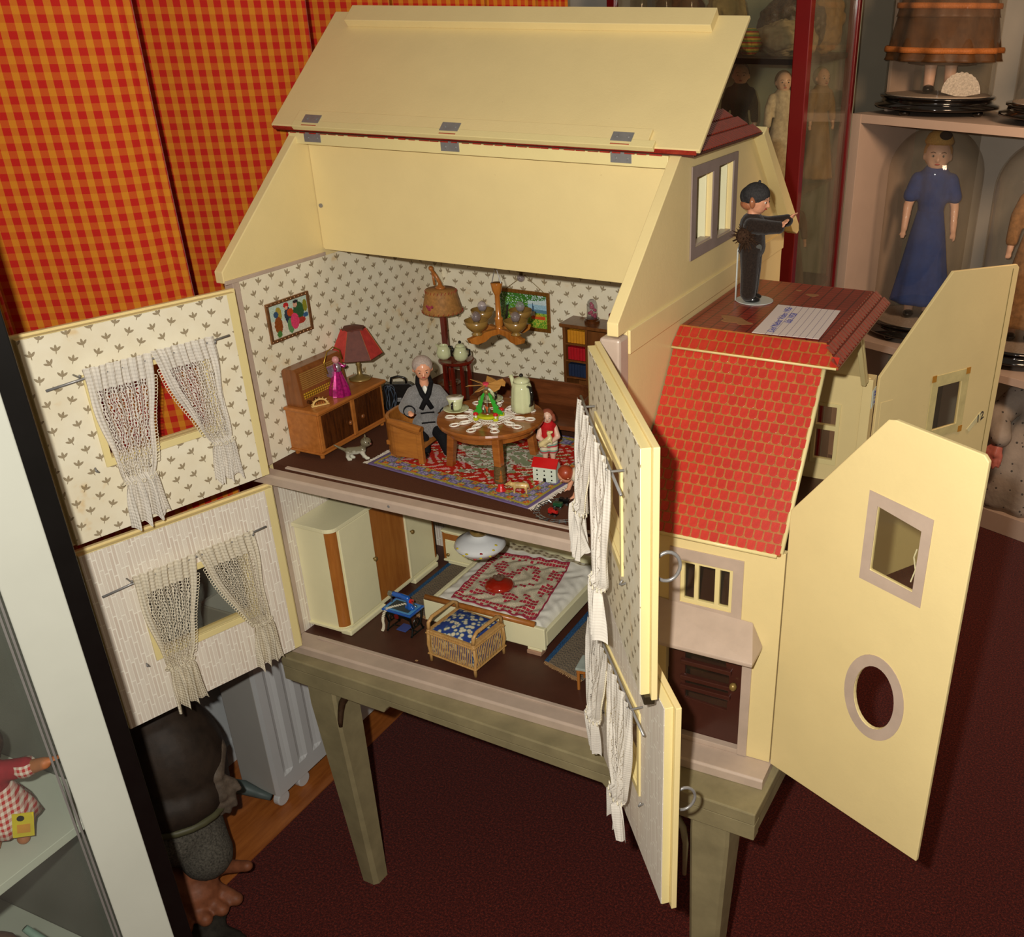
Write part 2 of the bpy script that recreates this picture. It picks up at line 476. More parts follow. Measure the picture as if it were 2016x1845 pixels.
# ================================================================== TABLE
tb = thing('display_table', 'low olive painted wooden table with tapered legs carrying the dollhouse', 'table', (.56, .42, FZ))
A = radians(-2.2)
TT = Matrix.Translation((-.012, -.043, 0)) @ Matrix.Rotation(A, 4, 'Z')
L_, D_ = 1.137, 1.0
MB(TT).box((0, 0, -.05), (L_, D_, -.0225)).build('table_top', OLIVE, tb, .003)
MB(TT).plate([[(.0, -.05), (L_, -.05), (L_, -.088), (.84, -.088), (.828, -.083), (.82, -.074), (.30, -.066), (.29, -.075), (.282, -.088), (0, -.088)]], .002, .028,
   lambda a, b, c: (a, c, b)).build('front_apron', OLIVE, tb, .002)
MB(TT).box((0, D_-.03, -.088), (L_, D_-.005, -.05)).build('rear_apron', OLIVE, tb, .002)
MB(TT).box((0.002, .028, -.088), (.028, D_-.03, -.05)).build('side_apron', OLIVE, tb, .002)
MB(TT).box((L_-.028, .028, -.088), (L_-.002, D_-.03, -.05)).build('side_apron', OLIVE, tb, .002)
def leg(cx, cy, bx, by):
    mb = MB(TT)
    def octa(x, y, h, c, z): return [(x-h+c, y-h, z), (x+h-c, y-h, z), (x+h, y-h+c, z), (x+h, y+h-c, z), (x+h-c, y+h, z), (x-h+c, y+h, z), (x-h, y+h-c, z), (x-h, y-h+c, z)]
    vs = octa(cx, cy, .04, .006, -.0885)+octa(cx, cy, .04, .006, -.14)+octa(bx, by, .026, .010, FZ+.001)
    fs = [tuple(range(8))[::-1], tuple(range(16, 24))]+[(j*8+i, j*8+(i+1) % 8, j*8+8+(i+1) % 8, j*8+8+i) for j in (0, 1) for i in range(8)]
    return mb.add(vs, fs).build('leg', OLIVE, tb)
leg(.098, .045, .128, .045); leg(1.045, .05, 1.035, .05); leg(.098, D_-.06, .11, D_-.08); leg(1.045, D_-.06, 1.035, D_-.08)
br = MB(TT)
br.tube([(.168, .02, -.09), (.158, .018, -.10), (.150, .014, -.115), (.148, .008, -.135), (.150, .0, -.155), (.151, -.003, -.17)], [.006, .008, .008, .007, .006, .004], 8)
br.build('hook_bracket', mat('rusty_iron', '4A3524', .55, .4, .3, 90, .3, 400, metal=.5), tb, smooth=True)
br = MB(TT)
br.tube([(.965, .02, -.09), (.975, .016, -.105), (.992, .01, -.125), (1.0, .006, -.16), (1.0, .004, -.24)], [.006, .007, .007, .006, .004], 8)
br.build('hook_bracket', OLIVE, tb, smooth=True)

# ================================================================== DOLLHOUSE
H1, H2, HB, HT = .425, .811, .833, 1.056
dh = thing('dollhouse', 'cream and red-roofed wooden dollhouse with all its fronts and roof flap open', 'dollhouse', (.55, .4, -.0225))
yz = lambda a, b, c: (c, a, b)
xz = lambda a, b, c: (a, c, b)
prof = [(.03, 0), (.93, 0), (.93, .81), (.66, HT), (.254, HT), (-.005, HB), (-.005, H2), (.03, H2)]
MB().plate([prof], -.02, 0, yz).build('side_wall', CREAM, dh, .0015)
whole = [(.329, .8885), (.418, .8885), (.418, 1.012), (.329, 1.012)]; whole2 = [(.447, .882), (.535, .882), (.535, 1.017), (.447, 1.017)]
rw = MB().plate([prof, whole, whole2], .8, .82, yz).build('side_wall', CREAM, dh, .0015)
# plinth, floors
def nose(x0, x1, y0, ztop, h, name='floor_trim', ext=.03):
    pr = [(y0+ext, ztop), (y0+.004, ztop), (y0, ztop-.004), (y0, ztop-h), (y0+ext, ztop-h)]
    return MB().plate([pr], x0, x1, yz).build(name, MAUVE, dh, .001)
nose(-.022, 1.116, -.02, .0, .022, ext=.05)
MB().box((-.022, .03, -.022), (1.116, .93, -.001)).build('base_board', MAUVE, dh, .001)
MB().box((.045, .018, 0), (.757, .027, .0035)).build('door_stop', MAUVE, dh, .0008)
MB().box((.0, .0295, -.001), (.8, .5, .0008)).build('lower_floor', DARKFLOOR, dh)
nose(-.022, .822, -.02, H1, .022)
MB().box((.043, .018, H1), (.757, .027, H1+.0035)).build('door_stop', MAUVE, dh, .0008)
MB().box((.0, .0295, .403), (.8, .70, H1+.0008)).build('upper_floor', LINO, dh)
MB().cyl((.33, -.0205, .414), (.33, -.0185, .414), .003, n=12).build('latch_screw', STEEL, dh)
# posts between doors and walls
for x0, x1 in ((-.021, .001), (.799, .8215)):
    MB().box((x0, .014, .001), (x1, .031, .402)).build('front_post', MAUVE, dh, .001)
MB().box((-.021, .014, H1), (.001, .031, H2)).build('front_post', MAUVE, dh, .001)
MB().plate([[(.786, -.006), (.823, -.006), (.823, .031), (.786, .031)]], H1, H2-.004, lambda a, b, c: (a, b, c)).build('front_post', MAUVE, dh, .005)
# wallpapers and inner walls
MB().box((0, .031, .0008), (.0012, .5, .402)).build('wallpaper', WEAVE, dh)
MB().box((0, .498, .0008), (.8, .506, .402)).build('inner_wall', WEAVE, dh)
MB().box((.7985, .031, .0008), (.8, .498, .402)).build('wallpaper', WEAVE, dh)
MB().box((0, .031, H1+.0008), (.0012, .699, H2-.003)).build('wallpaper', LEAF, dh)
MB().box((.7985, .031, H1+.0008), (.8, .699, H2-.003)).build('wallpaper', LEAF, dh)
MB().box((0, .698, H1), (.8, .706, .822)).build('inner_wall', LEAF, dh)
MB().box((-.0005, -.004, H2-.003), (.003, .28, H2+.0045)).build('cornice', MAUVE, dh, .001)
MB().box((0, .28, .8225), (.8, .93, .830)).build('ceiling_board', CREAM, dh)
pn = [(.001, .826), (.006, .8215), (.794, .8215), (.799, .826), (.799, 1.050), (.001, 1.050)]
MB().plate([pn], .277, .285, xz).build('attic_panel', CREAM, dh, .001)
MB().cyl((.012, .2765, .912), (.012, .274, .912), .0042, n=12).build('panel_nail', STEEL, dh)
MB().box((-.02, .92, 0), (.8, .929, .81)).build('rear_wall', CREAM, dh)
MB().box((-.018, .246, 1.035), (.8, .277, 1.056)).build('hinge_rail', CREAM2, dh, .001)
# exterior details of the right gable
MB().box((.8195, .034, .772), (.824, .93, .812)).build('string_course', CREAM, dh, .001)
fr = [(.305, .868), (.56, .862), (.56, 1.036), (.305, 1.028)]
fr = [(.306, .868), (.558, .868), (.558, 1.032), (.306, 1.032)]
MB().plate([fr, whole, whole2], .8205, .823, yz).build('window_frame', mat('grey_violet_paint', '8F7F78', .5, .3, .08, 30), dh)
for (y0, y1, z0, z1) in ((.329, .418, .8885, 1.012), (.447, .535, .882, 1.017)):
    MB().box((.745, y1-.006, z0), (.81, y1+.004, z1)).build('window_casement', IVORY, dh, .001)
    MB().box((.802, y0, z0-.002), (.8195, y1, z0+.004)).build('window_sill', MAUVE, dh)
MB().box((.70, .32, .87), (.706, .42, 1.03)).build('attic_partition', mat('orange_board', 'B4683C', .6), dh)
# rear slope and barge board
n_ = Vector((0, .813-.66+.0, 0))
def slab(name, p, x0, x1, m, b=.001): return MB().plate([p], x0, x1, yz).build(name, m, dh, b)
slab('rear_roof_board', [(.652, 1.062), (.66, 1.070), (.985, .808), (.977, .80)], -.04, .80, CREAM)
slab('barge_board', [(.648, 1.056), (.668, 1.068), (.978, .822), (.982, .806), (.968, .800), (.925, .813)], .82, .8455, CREAM2, .002)
slab('barge_board', [(.648, 1.056), (.668, 1.068), (.978, .822), (.982, .806), (.968, .800), (.925, .813)], -.045, -.02, CREAM2, .002)
# hipped crown of the roof
cb = [(-.03, .262, 1.058), (.838, .262, 1.058), (.838, .662, 1.058), (-.03, .662, 1.058), (.23, .46, 1.222), (.55, .46, 1.222)]
TILEDK = mat('printed_dull_red_tile', '8C2A18', .35, .5, .25, 120, coat=.3)
GROUT = mat('printed_tile_outline', '6A2413', .5, .3, .2, 120)
crown = MB().add(cb, [(0, 3, 2, 1), (0, 1, 5, 4), (1, 2, 5), (2, 3, 4, 5), (3, 0, 4)]).build('roof_crown', GROUT, dh)
MB().box((-.032, .258, 1.0545), (.842, .666, 1.0585)).build('crown_edge', mat('dark_tile_edge', '4A2016', .5), dh, .001)
def tile_piece(mb, o, ux, uv_, nn, w, h, t, rnd=.22):
    """one roof tile: o lower-left corner, ux across, uv_ up the slope, rounded lower corners"""
    r = w*rnd; pts = [(r, 0), (w-r, 0), (w, r), (w, h), (0, h), (0, r)]
    vs = [o+ux*a+uv_*b+nn*(t) for a, b in pts]+[o+ux*a+uv_*b-nn*(.0006) for a, b in pts]
    fs = [tuple(range(6)), tuple(range(11, 5, -1))]+[(i, 6+i, 6+(i+1) % 6, (i+1) % 6) for i in range(6)]
    mb.add(vs, fs)
def tile_field(mb, P, tw, th, inside, t=.0016, rows=None):
    """tiles on plane with origin o and unit axes"""
    o, ux, uy, nn, W, H = P; j = 0; y = 0
    while y < H-.002:
        x = -(tw/2 if j % 2 else 0)
        while x < W-.002:
            x0 = max(0, x); x1 = min(W, x+tw)
            if x1-x0 > tw*.35 and inside((x0+x1)/2, y+th/2):
                yield x0, y, (x1-x0)*.82, min(th, H-y)*.86
            x += tw
        y += th; j += 1
# tiles on the right hip end
a, b, c = Vector(cb[1]), Vector(cb[2]), Vector(cb[5])
ux = (b-a).normalized(); up = (c-a)-ux*((c-a).dot(ux)); H = up.length; up.normalize(); nn = ux.cross(up)
cxm = (c-a).dot(ux); W = (b-a).length
def in_tri(x, y): return x > cxm*y/H-.01 and x < W-(W-cxm)*y/H+.01
mb = MB()
for x0, y0, w, h in tile_field(mb, (a, ux, up, nn, W, H), .0125, .030, in_tri):
    tile_piece(mb, a+ux*x0+up*y0, ux, up, nn, w, h, .0018)
o = mb.build('roof_tiles', TILEDK, dh); o['kind'] = 'stuff'
# front slope of the crown (behind the flap)
a, b = Vector(cb[0]), Vector(cb[1]); ux = (b-a).normalized(); up = (Vector(cb[4])-a); up -= ux*up.dot(ux); Hh = up.length; up.normalize(); nn = ux.cross(up)
# ---- roof flap, folded back on the crown
flap = MB()
F0 = Vector((0, .25, 1.062)); fd = Vector((0, .245, .205)).normalized(); fn = Vector((0, -fd.z, fd.y))   # fn: outwards/up of board front
def FL(s_, x, n): return Vector((x, 0, 0))+F0+fd*s_+fn*n
def fbox(mb, x0, x1, s0, s1, n0, n1):
    vs = [FL(s_, x, n) for n in (n0, n1) for (x, s_) in ((x0, s0), (x1, s0), (x1, s1), (x0, s1))]
    return mb.add(vs, [(0, 3, 2, 1), (4, 5, 6, 7), (0, 1, 5, 4), (1, 2, 6, 5), (2, 3, 7, 6), (3, 0, 4, 7)])
CREAMF = CREAM
fbox(MB(), -.058, .857, .0, .314, .0, .008).build('roof_flap', CREAMF, dh, .002)
FLAP = [c for c in dh.children if c.name.startswith('roof_flap')][0]
fbox(MB(), -.054, .85, -.003, .0012, -.001, .006).build('worn_red_edge', RIMRED, FLAP)
fbox(MB(), -.004, .798, .270, .313, .008, .024).build('rim_batten', CREAMF, FLAP, .001)
fbox(MB(), .0, .762, .008, .036, .008, .014).build('hinge_batten', CREAMF, FLAP, .001)
fbox(MB(), .0, .775, -.006, .010, .004, .0145).build('edge_strip', CREAM2, FLAP, .001)
for k in range(34):
    xa = -.01+.8*k/34; hh_ = random.uniform(.001, .0026)
    MB().box((xa, .2425, 1.0555), (xa+random.uniform(.012, .0235), .2445, 1.0555+hh_)).build('red_paint_chip', RIMRED, FLAP)
for hx_ in (.042, .362, .712):
    h = fbox(MB(), hx_-.02, hx_+.02, .004, .024, .0144, .0156)
    h = h.build('hinge', STEEL, FLAP, .0004)
    for dx in (-.011, .011):
        p = FL(.015, hx_+dx, .0155); MB().cyl(p, p+fn*.0012, .0035, n=10).build('screw', STEEL, FLAP)
    MB().cyl(FL(-.002, hx_-.018, .012), FL(-.002, hx_+.018, .012), .003, n=8).build('hinge_pin', mat('painted_hinge_pin', 'B0543A', .5), FLAP)
    q = MB().box((hx_-.02, .2443, 1.040), (hx_+.02, .2462, 1.0575)); q.build('hinge_leaf', STEEL, dh, .0004)
    for dx in (-.011, .011): MB().cyl((hx_+dx, .2445, 1.047), (hx_+dx, .2425, 1.047), .003, n=10).build('hinge_screw', STEEL, dh)

# ---------------------------------------------------------------- annex
XA = 1.112
dhole = [(.8955, .0), (1.0475, .0), (1.0475, .247), (.8955, .247)]
wh = [(.9215, .3165), (1.0205, .3165), (1.0205, .4045), (.9215, .4045)]
front = [(.82, 0), (XA, 0), (XA, .458), (.82, .458)]
MB().plate([front, dhole, wh], .035, .049, xz).build('annex_front_wall', CREAM, dh, .001)
wfr = [(.90, .296), (1.040, .296), (1.040, .428), (.90, .428)]
win = MB().plate([wfr, wh], .0325, .035, xz).build('annex_window', MAUVE, dh, .0006)
mm = MB()
mm.plate([[(.9215, .3165), (1.0205, .3165), (1.0205, .4045), (.9215, .4045)], [(.9285, .3245), (.9475, .3245), (.9475, .3985), (.9285, .3985)],
          [(.9555, .3245), (.9865, .3245), (.9865, .3985), (.9555, .3985)], [(.9955, .3245), (1.0135, .3245), (1.0135, .3985), (.9955, .3985)]], .036, .044, xz)
mm.build('window_bars', CREAM2, win, .0008)
MB().box((.9225, .0405, .318), (1.0195, .0415, .403)).build('window_pane', glassy('window_glass', (.95, .95, .9), .015, (.4, .38, .3)), win)
MB().plate([[(1.0475, .0), (1.066, .0), (1.066, .262), (1.0475, .262)]], .0315, .035, xz).build('door_surround', MAUVE, dh, .0008)
# canopy: hipped grey board over the door
cv = [(.86, .034, .318), (1.062, .034, .308), (1.062, .034, .268), (.86, .034, .268), (.86, -.028, .262), (1.083, -.028, .262), (1.083, -.028, .254), (.86, -.028, .254), (1.083, .034, .262), (1.083, .034, .254)]
MB().add(cv, [(0, 4, 5, 1), (1, 5, 8), (4, 7, 6, 5), (5, 6, 9, 8), (7, 3, 2, 9, 6), (0, 3, 7, 4), (0, 1, 2, 3), (1, 8, 9, 2)]).build('door_canopy', MAUVE, dh, .002)
MB().box((.8955, .0335, -.001), (1.0475, .0488, .010)).build('door_threshold', MAUVE, dh, .001)
# front door: shaped window with three slats
ho = [(.931, .090), (1.017, .084), (1.019, .160), (1.012, .185), (1.008, .205), (.992, .217), (.965, .222), (.940, .221), (.934, .208), (.929, .196)]
dr = MB().plate([[(.896, .001), (1.047, .001), (1.047, .2465), (.896, .2465)], ho[::-1]], .049, .056, xz).build('annex_door', DOORBROWN, dh, .0008)
for zz in (.176, .140, .118): 
    MB().box((.922, .042, zz-.005), (1.024, .053, zz+.005)).build('door_slat', DOORBROWN, dr, .0015)
MB().box((.930, .0535, .086), (1.02, .0545, .222)).build('door_pane', MATS['window_glass'], dr)
mb = MB(); mb.ell((1.030, .040, .150), (.0075, .0075, .0085), 14, 10); mb.cyl((1.03, .044, .15), (1.03, .05, .15), .004); mb.build('door_knob', BRASS, dr, smooth=True)
MB().box((.895, .30, .3), (1.00, .31, .47)).build('annex_partition', CREAM, dh)
MB().box((.82, .049, .292), (1.108, .69, .2995)).build('annex_upper_floor', DARKFLOOR, dh)
MB().box((.82, .049, .0), (1.108, .69, .0015)).build('annex_lower_floor', DARKFLOOR, dh)
# rear wall with two-light window
w1 = [(.996, .352), (1.041, .352), (1.041, .425), (.996, .425)]; w2 = [(.996, .436), (1.041, .436), (1.041, .482), (.996, .482)]
MB().plate([[(.82, .0), (1.108, 0), (1.108, .562), (.82, .562)], w1, w2], .690, .700, xz).build('annex_rear_wall', CREAM, dh)
MB().plate([[(.988, .340), (1.050, .340), (1.050, .490), (.988, .490)], w1, w2], .687, .6895, xz).build('window_frame', CREAM2, dh, .0006)
MB().box((.99, .694, .345), (1.046, .695, .486)).build('window_pane', MATS['window_glass'], dh)
slab('annex_rear_slope', [(.688, .562), (.70, .562), (.540, .738), (.528, .738)], .82, 1.098, CREAM)
for y_ in (0, .018): slab('rear_rib', [(.655-y_, .560), (.668-y_, .560), (.520-y_, .735), (.508-y_, .735)], 1.098, 1.108, CREAM2)
MB().box((1.094, .682, .0), (1.116, .722, .560)).build('annex_corner_post', CREAM, dh, .001)
# steep printed-tile slope
s0 = Vector((.822, .026, .456)); s1 = Vector((.822, .238, .738)); up = (s1-s0); SH = up.length; up.normalize(); ux = Vector((1, 0, 0)); nn = ux.cross(up)
SW = 1.104-.822
RED = newmat('printed_red_tile', .35, .45)
m_, g_, b_ = RED; co = g_.obj(); rr = g_.n.new('ShaderNodeObjectInfo').outputs['Random']
cc = g_.mix(g_.noise(co, 70, 4, .7), hx('A8231A'), hx('D8412C')); cc = g_.mix(g_.m('MULTIPLY', rr, .35), cc, hx('9E1A16'))
g_.l.new(cc, b_.inputs['Base Color']); b_.inputs['Coat Weight'].default_value = .35; b_.inputs['Coat Roughness'].default_value = .2
g_.l.new(g_.bump(g_.noise(co, 500, 3), .12, .0008), b_.inputs['Normal'])
RED = m_
ORL = mat('printed_orange_outline', 'A8642E', .45, .4, .25, 160, coat=.2)
vs = [s0+ux*a+nn*b+up*c for b in (-.012, 0) for a, c in ((0, 0), (SW, 0), (SW, SH), (0, SH))]
slope = MB().add(vs, [(0, 3, 2, 1), (4, 5, 6, 7), (0, 1, 5, 4), (1, 2, 6, 5), (2, 3, 7, 6), (3, 0, 4, 7)]).build('annex_roof_slope', ORL, dh, .003)
def edge(p, q, r, nm, par, m=CREAM2): MB().tube([p, q], r, 6).build(nm, m, par, smooth=True)
e = .0022
edge(s0+ux*SW-nn*.004+up*.006, s0+ux*SW+up*SH-nn*.004, .0045, 'bare_edge', slope)
edge(s0+ux*.0-nn*.003, s0+ux*(SW-.006)-nn*.003, .0042, 'bare_edge', slope)
cnt = 0; over = MB(); tri = None; pm = {}
tw, th = SW/16.6, SH/18.6
for x0, y0, w, h in tile_field(None, (s0, ux, up, nn, SW, SH), tw, th, lambda x, y: True):
    key = (round(w, 4), round(h, 4))
    o_ = s0+ux*(x0+.0008)+up*(y0+.002)
    if cnt < 300:
        if key not in pm:
            mb = MB(); tile_piece(mb, Vector((0, 0, 0)), ux, up, nn, w, h, .0011)
            t_ = mb.build('roof_tile', RED, None); pm[key] = t_
        else: t_ = pm[key].copy(); COL.objects.link(t_)
        t_.parent = slope; t_.location = o_-world_of(slope); cnt += 1
    else: tile_piece(over, o_, ux, up, nn, w, h, .0011)
if over.v: o = over.build('roof_tiles', RED, slope); o['kind'] = 'stuff'
# flat cap with bevelled tiled edges
x0, x1, y0, y1, zb, zt = .8215, 1.131, .222, .690, .732, .760
cap_v = [(x0, y0, zb-.004), (x1, y0, zb-.004), (x1, y1, zb-.004), (x0, y1, zb-.004), (x0, y0, zb), (x1, y0, zb), (x1, y1, zb), (x0, y1, zb), (x0, y0+.045, zt), (x1-.035, y0+.045, zt), (x1-.035, y1-.03, zt), (x0, y1-.03, zt)]
m_, g_, b_ = newmat('printed_shingle_deck', .35, .5)
s_ = g_.sep(g_.uv()); u_ = g_.m('DIVIDE', s_[0], .0225); v_ = g_.m('DIVIDE', s_[1], .0165)
l1 = g_.m('LESS_THAN', g_.m('FRACT', u_), .12); l2 = g_.m('LESS_THAN', g_.m('FRACT', v_), .13)
base = g_.mix(g_.noise(g_.obj(), 24, 5, .65), hx('7A2216'), hx('A83A24'))
sc = g_.ramp(g_.noise(g_.scale(g_.obj(), 1, 8), 30, 5, .8), [(.66, (0, 0, 0)), (.76, (1, 1, 1))])
base = g_.mix(g_.m('MULTIPLY', g_.m('MAXIMUM', l1, l2), .8), base, hx('3E120C'))
base = g_.mix(g_.m('MULTIPLY', sc, .3), base, hx('A87A50'))
g_.l.new(base, b_.inputs['Base Color']); b_.inputs['Coat Weight'].default_value = .3; b_.inputs['Coat Roughness'].default_value = .3
DECK = m_
cap = MB().add(cap_v, [(0, 3, 2, 1), (0, 1, 5, 4), (1, 2, 6, 5), (2, 3, 7, 6), (3, 0, 4, 7), (4, 5, 9, 8), (5, 6, 10, 9), (6, 7, 11, 10), (7, 4, 8, 11), (8, 9, 10, 11)]).build('annex_roof_cap', DECK, dh, .0015)
edge((x0, y0+.002, zb-.002), (x1-.004, y0+.002, zb-.002), .003, 'bare_edge', cap)
for (wx_, wy_, wr) in ((.905, .335, .024), (.925, .325, .015), (.885, .35, .014), (.99, .575, .013), (.955, .60, .006)):
    MB().lathe([(wr, 0), (wr*.97, .0003), (0, .0004)], (wx_, wy_, zt), 14, sy=.8, wob=lambda a, z: 1+.2*sin(3*a+wr*900)+.1*sin(7*a)).build('worn_patch', mat('bare_tan_patch', '9E7048', .5, .3, .1, 60), cap)
for nm, (pa, pb, pc, pd), m_t, tw_, th_ in (('front_tiles', (4, 5, 9, 8), RED, .0172, .0255), ('side_tiles', (5, 6, 10, 9), TILEDK, .0172, .021)):
    a, b, c, d = [Vector(cap_v[i]) for i in (pa, pb, pc, pd)]; ux_ = (b-a).normalized(); up_ = (d-a)-ux_*((d-a).dot(ux_)); hh = up_.length; up_.normalize(); nn_ = ux_.cross(up_)
    i0 = (d-a).dot(ux_); i1 = (c-a).dot(ux_); ww = (b-a).length; mb = MB()
    under = MB().add([a+nn_*.0004, b+nn_*.0004, c+nn_*.0004, d+nn_*.0004, a-nn_*.001, b-nn_*.001, c-nn_*.001, d-nn_*.001], [(0, 1, 2, 3), (7, 6, 5, 4), (0, 4, 5, 1), (1, 5, 6, 2), (2, 6, 7, 3), (3, 7, 4, 0)]).build('tile_backing', ORL if nm == 'front_tiles' else GROUT, cap)
    for xx, yy, w, h in tile_field(None, (a, ux_, up_, nn_, ww, hh), tw_, th_, lambda x, y: i0*y/hh-.004 < x < ww-(ww-i1)*y/hh+.004):
        tile_piece(mb, a+ux_*xx+up_*(yy+.001)+nn_*.0006, ux_, up_, nn_, w, h, .0009)
    o = mb.build('roof_tiles', m_t, cap); o['kind'] = 'stuff'

# ---------------------------------------------------------------- hinged side panels of the annex
def frame(h, o):
    d = (Vector(o)-Vector(h)); d = Vector((d.x, d.y, 0)).normalized()
    n = Vector((-d.y, d.x, 0))       # to the left of d
    return Matrix(((d.x, n.x, 0, h[0]), (d.y, n.y, 0, h[1]), (0, 0, 1, 0), (0, 0, 0, 1)))
sz = lambda a, b, c: (a, c, b)
T1 = frame((XA+.003, .030), (1.409, -.1015))
# local n points to +y side; the camera sees the -n side (outside face)
ow = [(.164, .503), (.243, .498), (.243, .603), (.164, .615)]
cir = [(.202+.039*cos(a), .275+.061*sin(a)) for a in [2*pi*k/32 for k in range(32)]]
pan = [(0, .002), (.326, .001), (.326, .741), (.318, .749), (.176, .757), (.163, .754), (.0, .545)]
p1 = MB(T1).plate([pan, ow, cir], 0, .008, sz).build('side_panel', CREAM, dh, .0015)
ofr = [(.147, .482), (.260, .478), (.260, .628), (.147, .636)]
MB(T1).plate([ofr, ow], -.0012, 0, sz).build('window_frame', MAUVE, p1)
cir2 = [(.202+.058*cos(a), .275+.082*sin(a)) for a in [2*pi*k/40 for k in range(40)]]
cir1 = [(.202+.0395*cos(a), .275+.0615*sin(a)) for a in [2*pi*k/32 for k in range(32)]]
MB(T1).plate([cir2, cir1], -.0012, 0, sz).build('round_window_frame', MAUVE, p1)
MB(T1).box((.158, .003, .49), (.249, .004, .618)).build('window_pane', MATS['window_glass'], p1)
MB(T1).tube([(.232, .009, .508), (.236, .011, .53), (.231, .010, .55), (.234, .010, .565)], .0012, 5).build('window_cord', LACE, p1)
T2 = frame((XA+.003, .735), (1.345, 1.082))
p2 = MB(T2).plate([[(0, .002), (.425, .002), (.425, .745), (.416, .753), (.195, .764), (.0, .552)], [(.199, .380), (.287, .380), (.284, .492), (.199, .492)]], -.008, 0, sz).build('side_panel', CREAM, dh, .0015)
MB(T2).plate([[(.178, .358), (.308, .358), (.306, .520), (.178, .520)], [(.199, .380), (.287, .380), (.284, .492), (.199, .492)]], -.0092, -.008, sz).build('paper_window_frame', mat('yellowed_tape', 'CDBF86', .6), p2)
for a, b in ((.182, .364), (.302, .364), (.300, .514), (.182, .514)):
    MB(T2).box((a-.007, -.0098, b-.008), (a+.007, -.0091, b+.008)).build('tape_patch', mat('amber_tape', 'B8802A', .4), p2)
MB(T2).box((.195, -.005, .376), (.292, -.004, .496)).build('window_pane', MATS['window_glass'], p2)
MB(T2).box((.402, -.0086, .004), (.404, -.0079, .745)).build('edge_groove', mat('groove_shadow_paint', '8F7F4E', .6), p2)
MB(T2).box((.012, -.0088, .30), (.05, -.0078, .49)).build('hinge_plate', CREAM, p2, .0005)
MB(T2).plate([[(.330, .355), (.372, .392), (.380, .384), (.340, .346)]], -.0092, -.0078, sz).build('tape_patch', mat('clear_tape', 'D8CFA0', .2), p2)
def text(name, body, size, M, material, parent, ext=.0003, shear=0.0):
    """lettering as a real mesh"""
    cu = bpy.data.curves.new(name, 'FONT'); cu.body = body; cu.size = size; cu.extrude = ext; cu.shear = shear; cu.resolution_u = 2
    t = bpy.data.objects.new(name, cu); COL.objects.link(t); bpy.context.view_layer.update()
    me = bpy.data.meshes.new_from_object(t.evaluated_get(bpy.context.evaluated_depsgraph_get()))
    bpy.data.objects.remove(t); bpy.data.curves.remove(cu)
    o = bpy.data.objects.new(name, me); COL.objects.link(o); me.materials.clear(); me.materials.append(material)
    M = M.copy()
    if parent is not None:
        M.translation = M.translation-world_of(parent); o.parent = parent
    o.matrix_local = M; return o
INK = mat('dark_ink', '22242E', .6)
BLUEINK = mat('blue_ink', '4A50A8', .6)
def facing(d, up, at):
    d = Vector(d).normalized(); up = Vector(up).normalized(); n = d.cross(up)
    return Matrix(((d.x, up.x, n.x, at[0]), (d.y, up.y, n.y, at[1]), (d.z, up.z, n.z, at[2]), (0, 0, 0, 1)))
dd = Vector((T2[0][0], T2[1][0], 0))
pt = T2 @ Vector((.362, -.0095, .362)); text('handwritten_number', '12', .03, facing((dd+Vector((0, 0, .5))), (-dd*.5+Vector((0, 0, 1))), pt), INK, p2, shear=.3)
pt = Vector((1.1166, .705, .505)); text('sticker_print', 'a 138', .014, facing((0, .0, 1), (0, -1, 0), (1.1185, .712, .498)), BLUEINK, dh)
MB().box((1.1162, .688, .492), (1.1172, .722, .534)).build('price_sticker', mat('pale_sticker', 'CFE0DC', .4), dh)

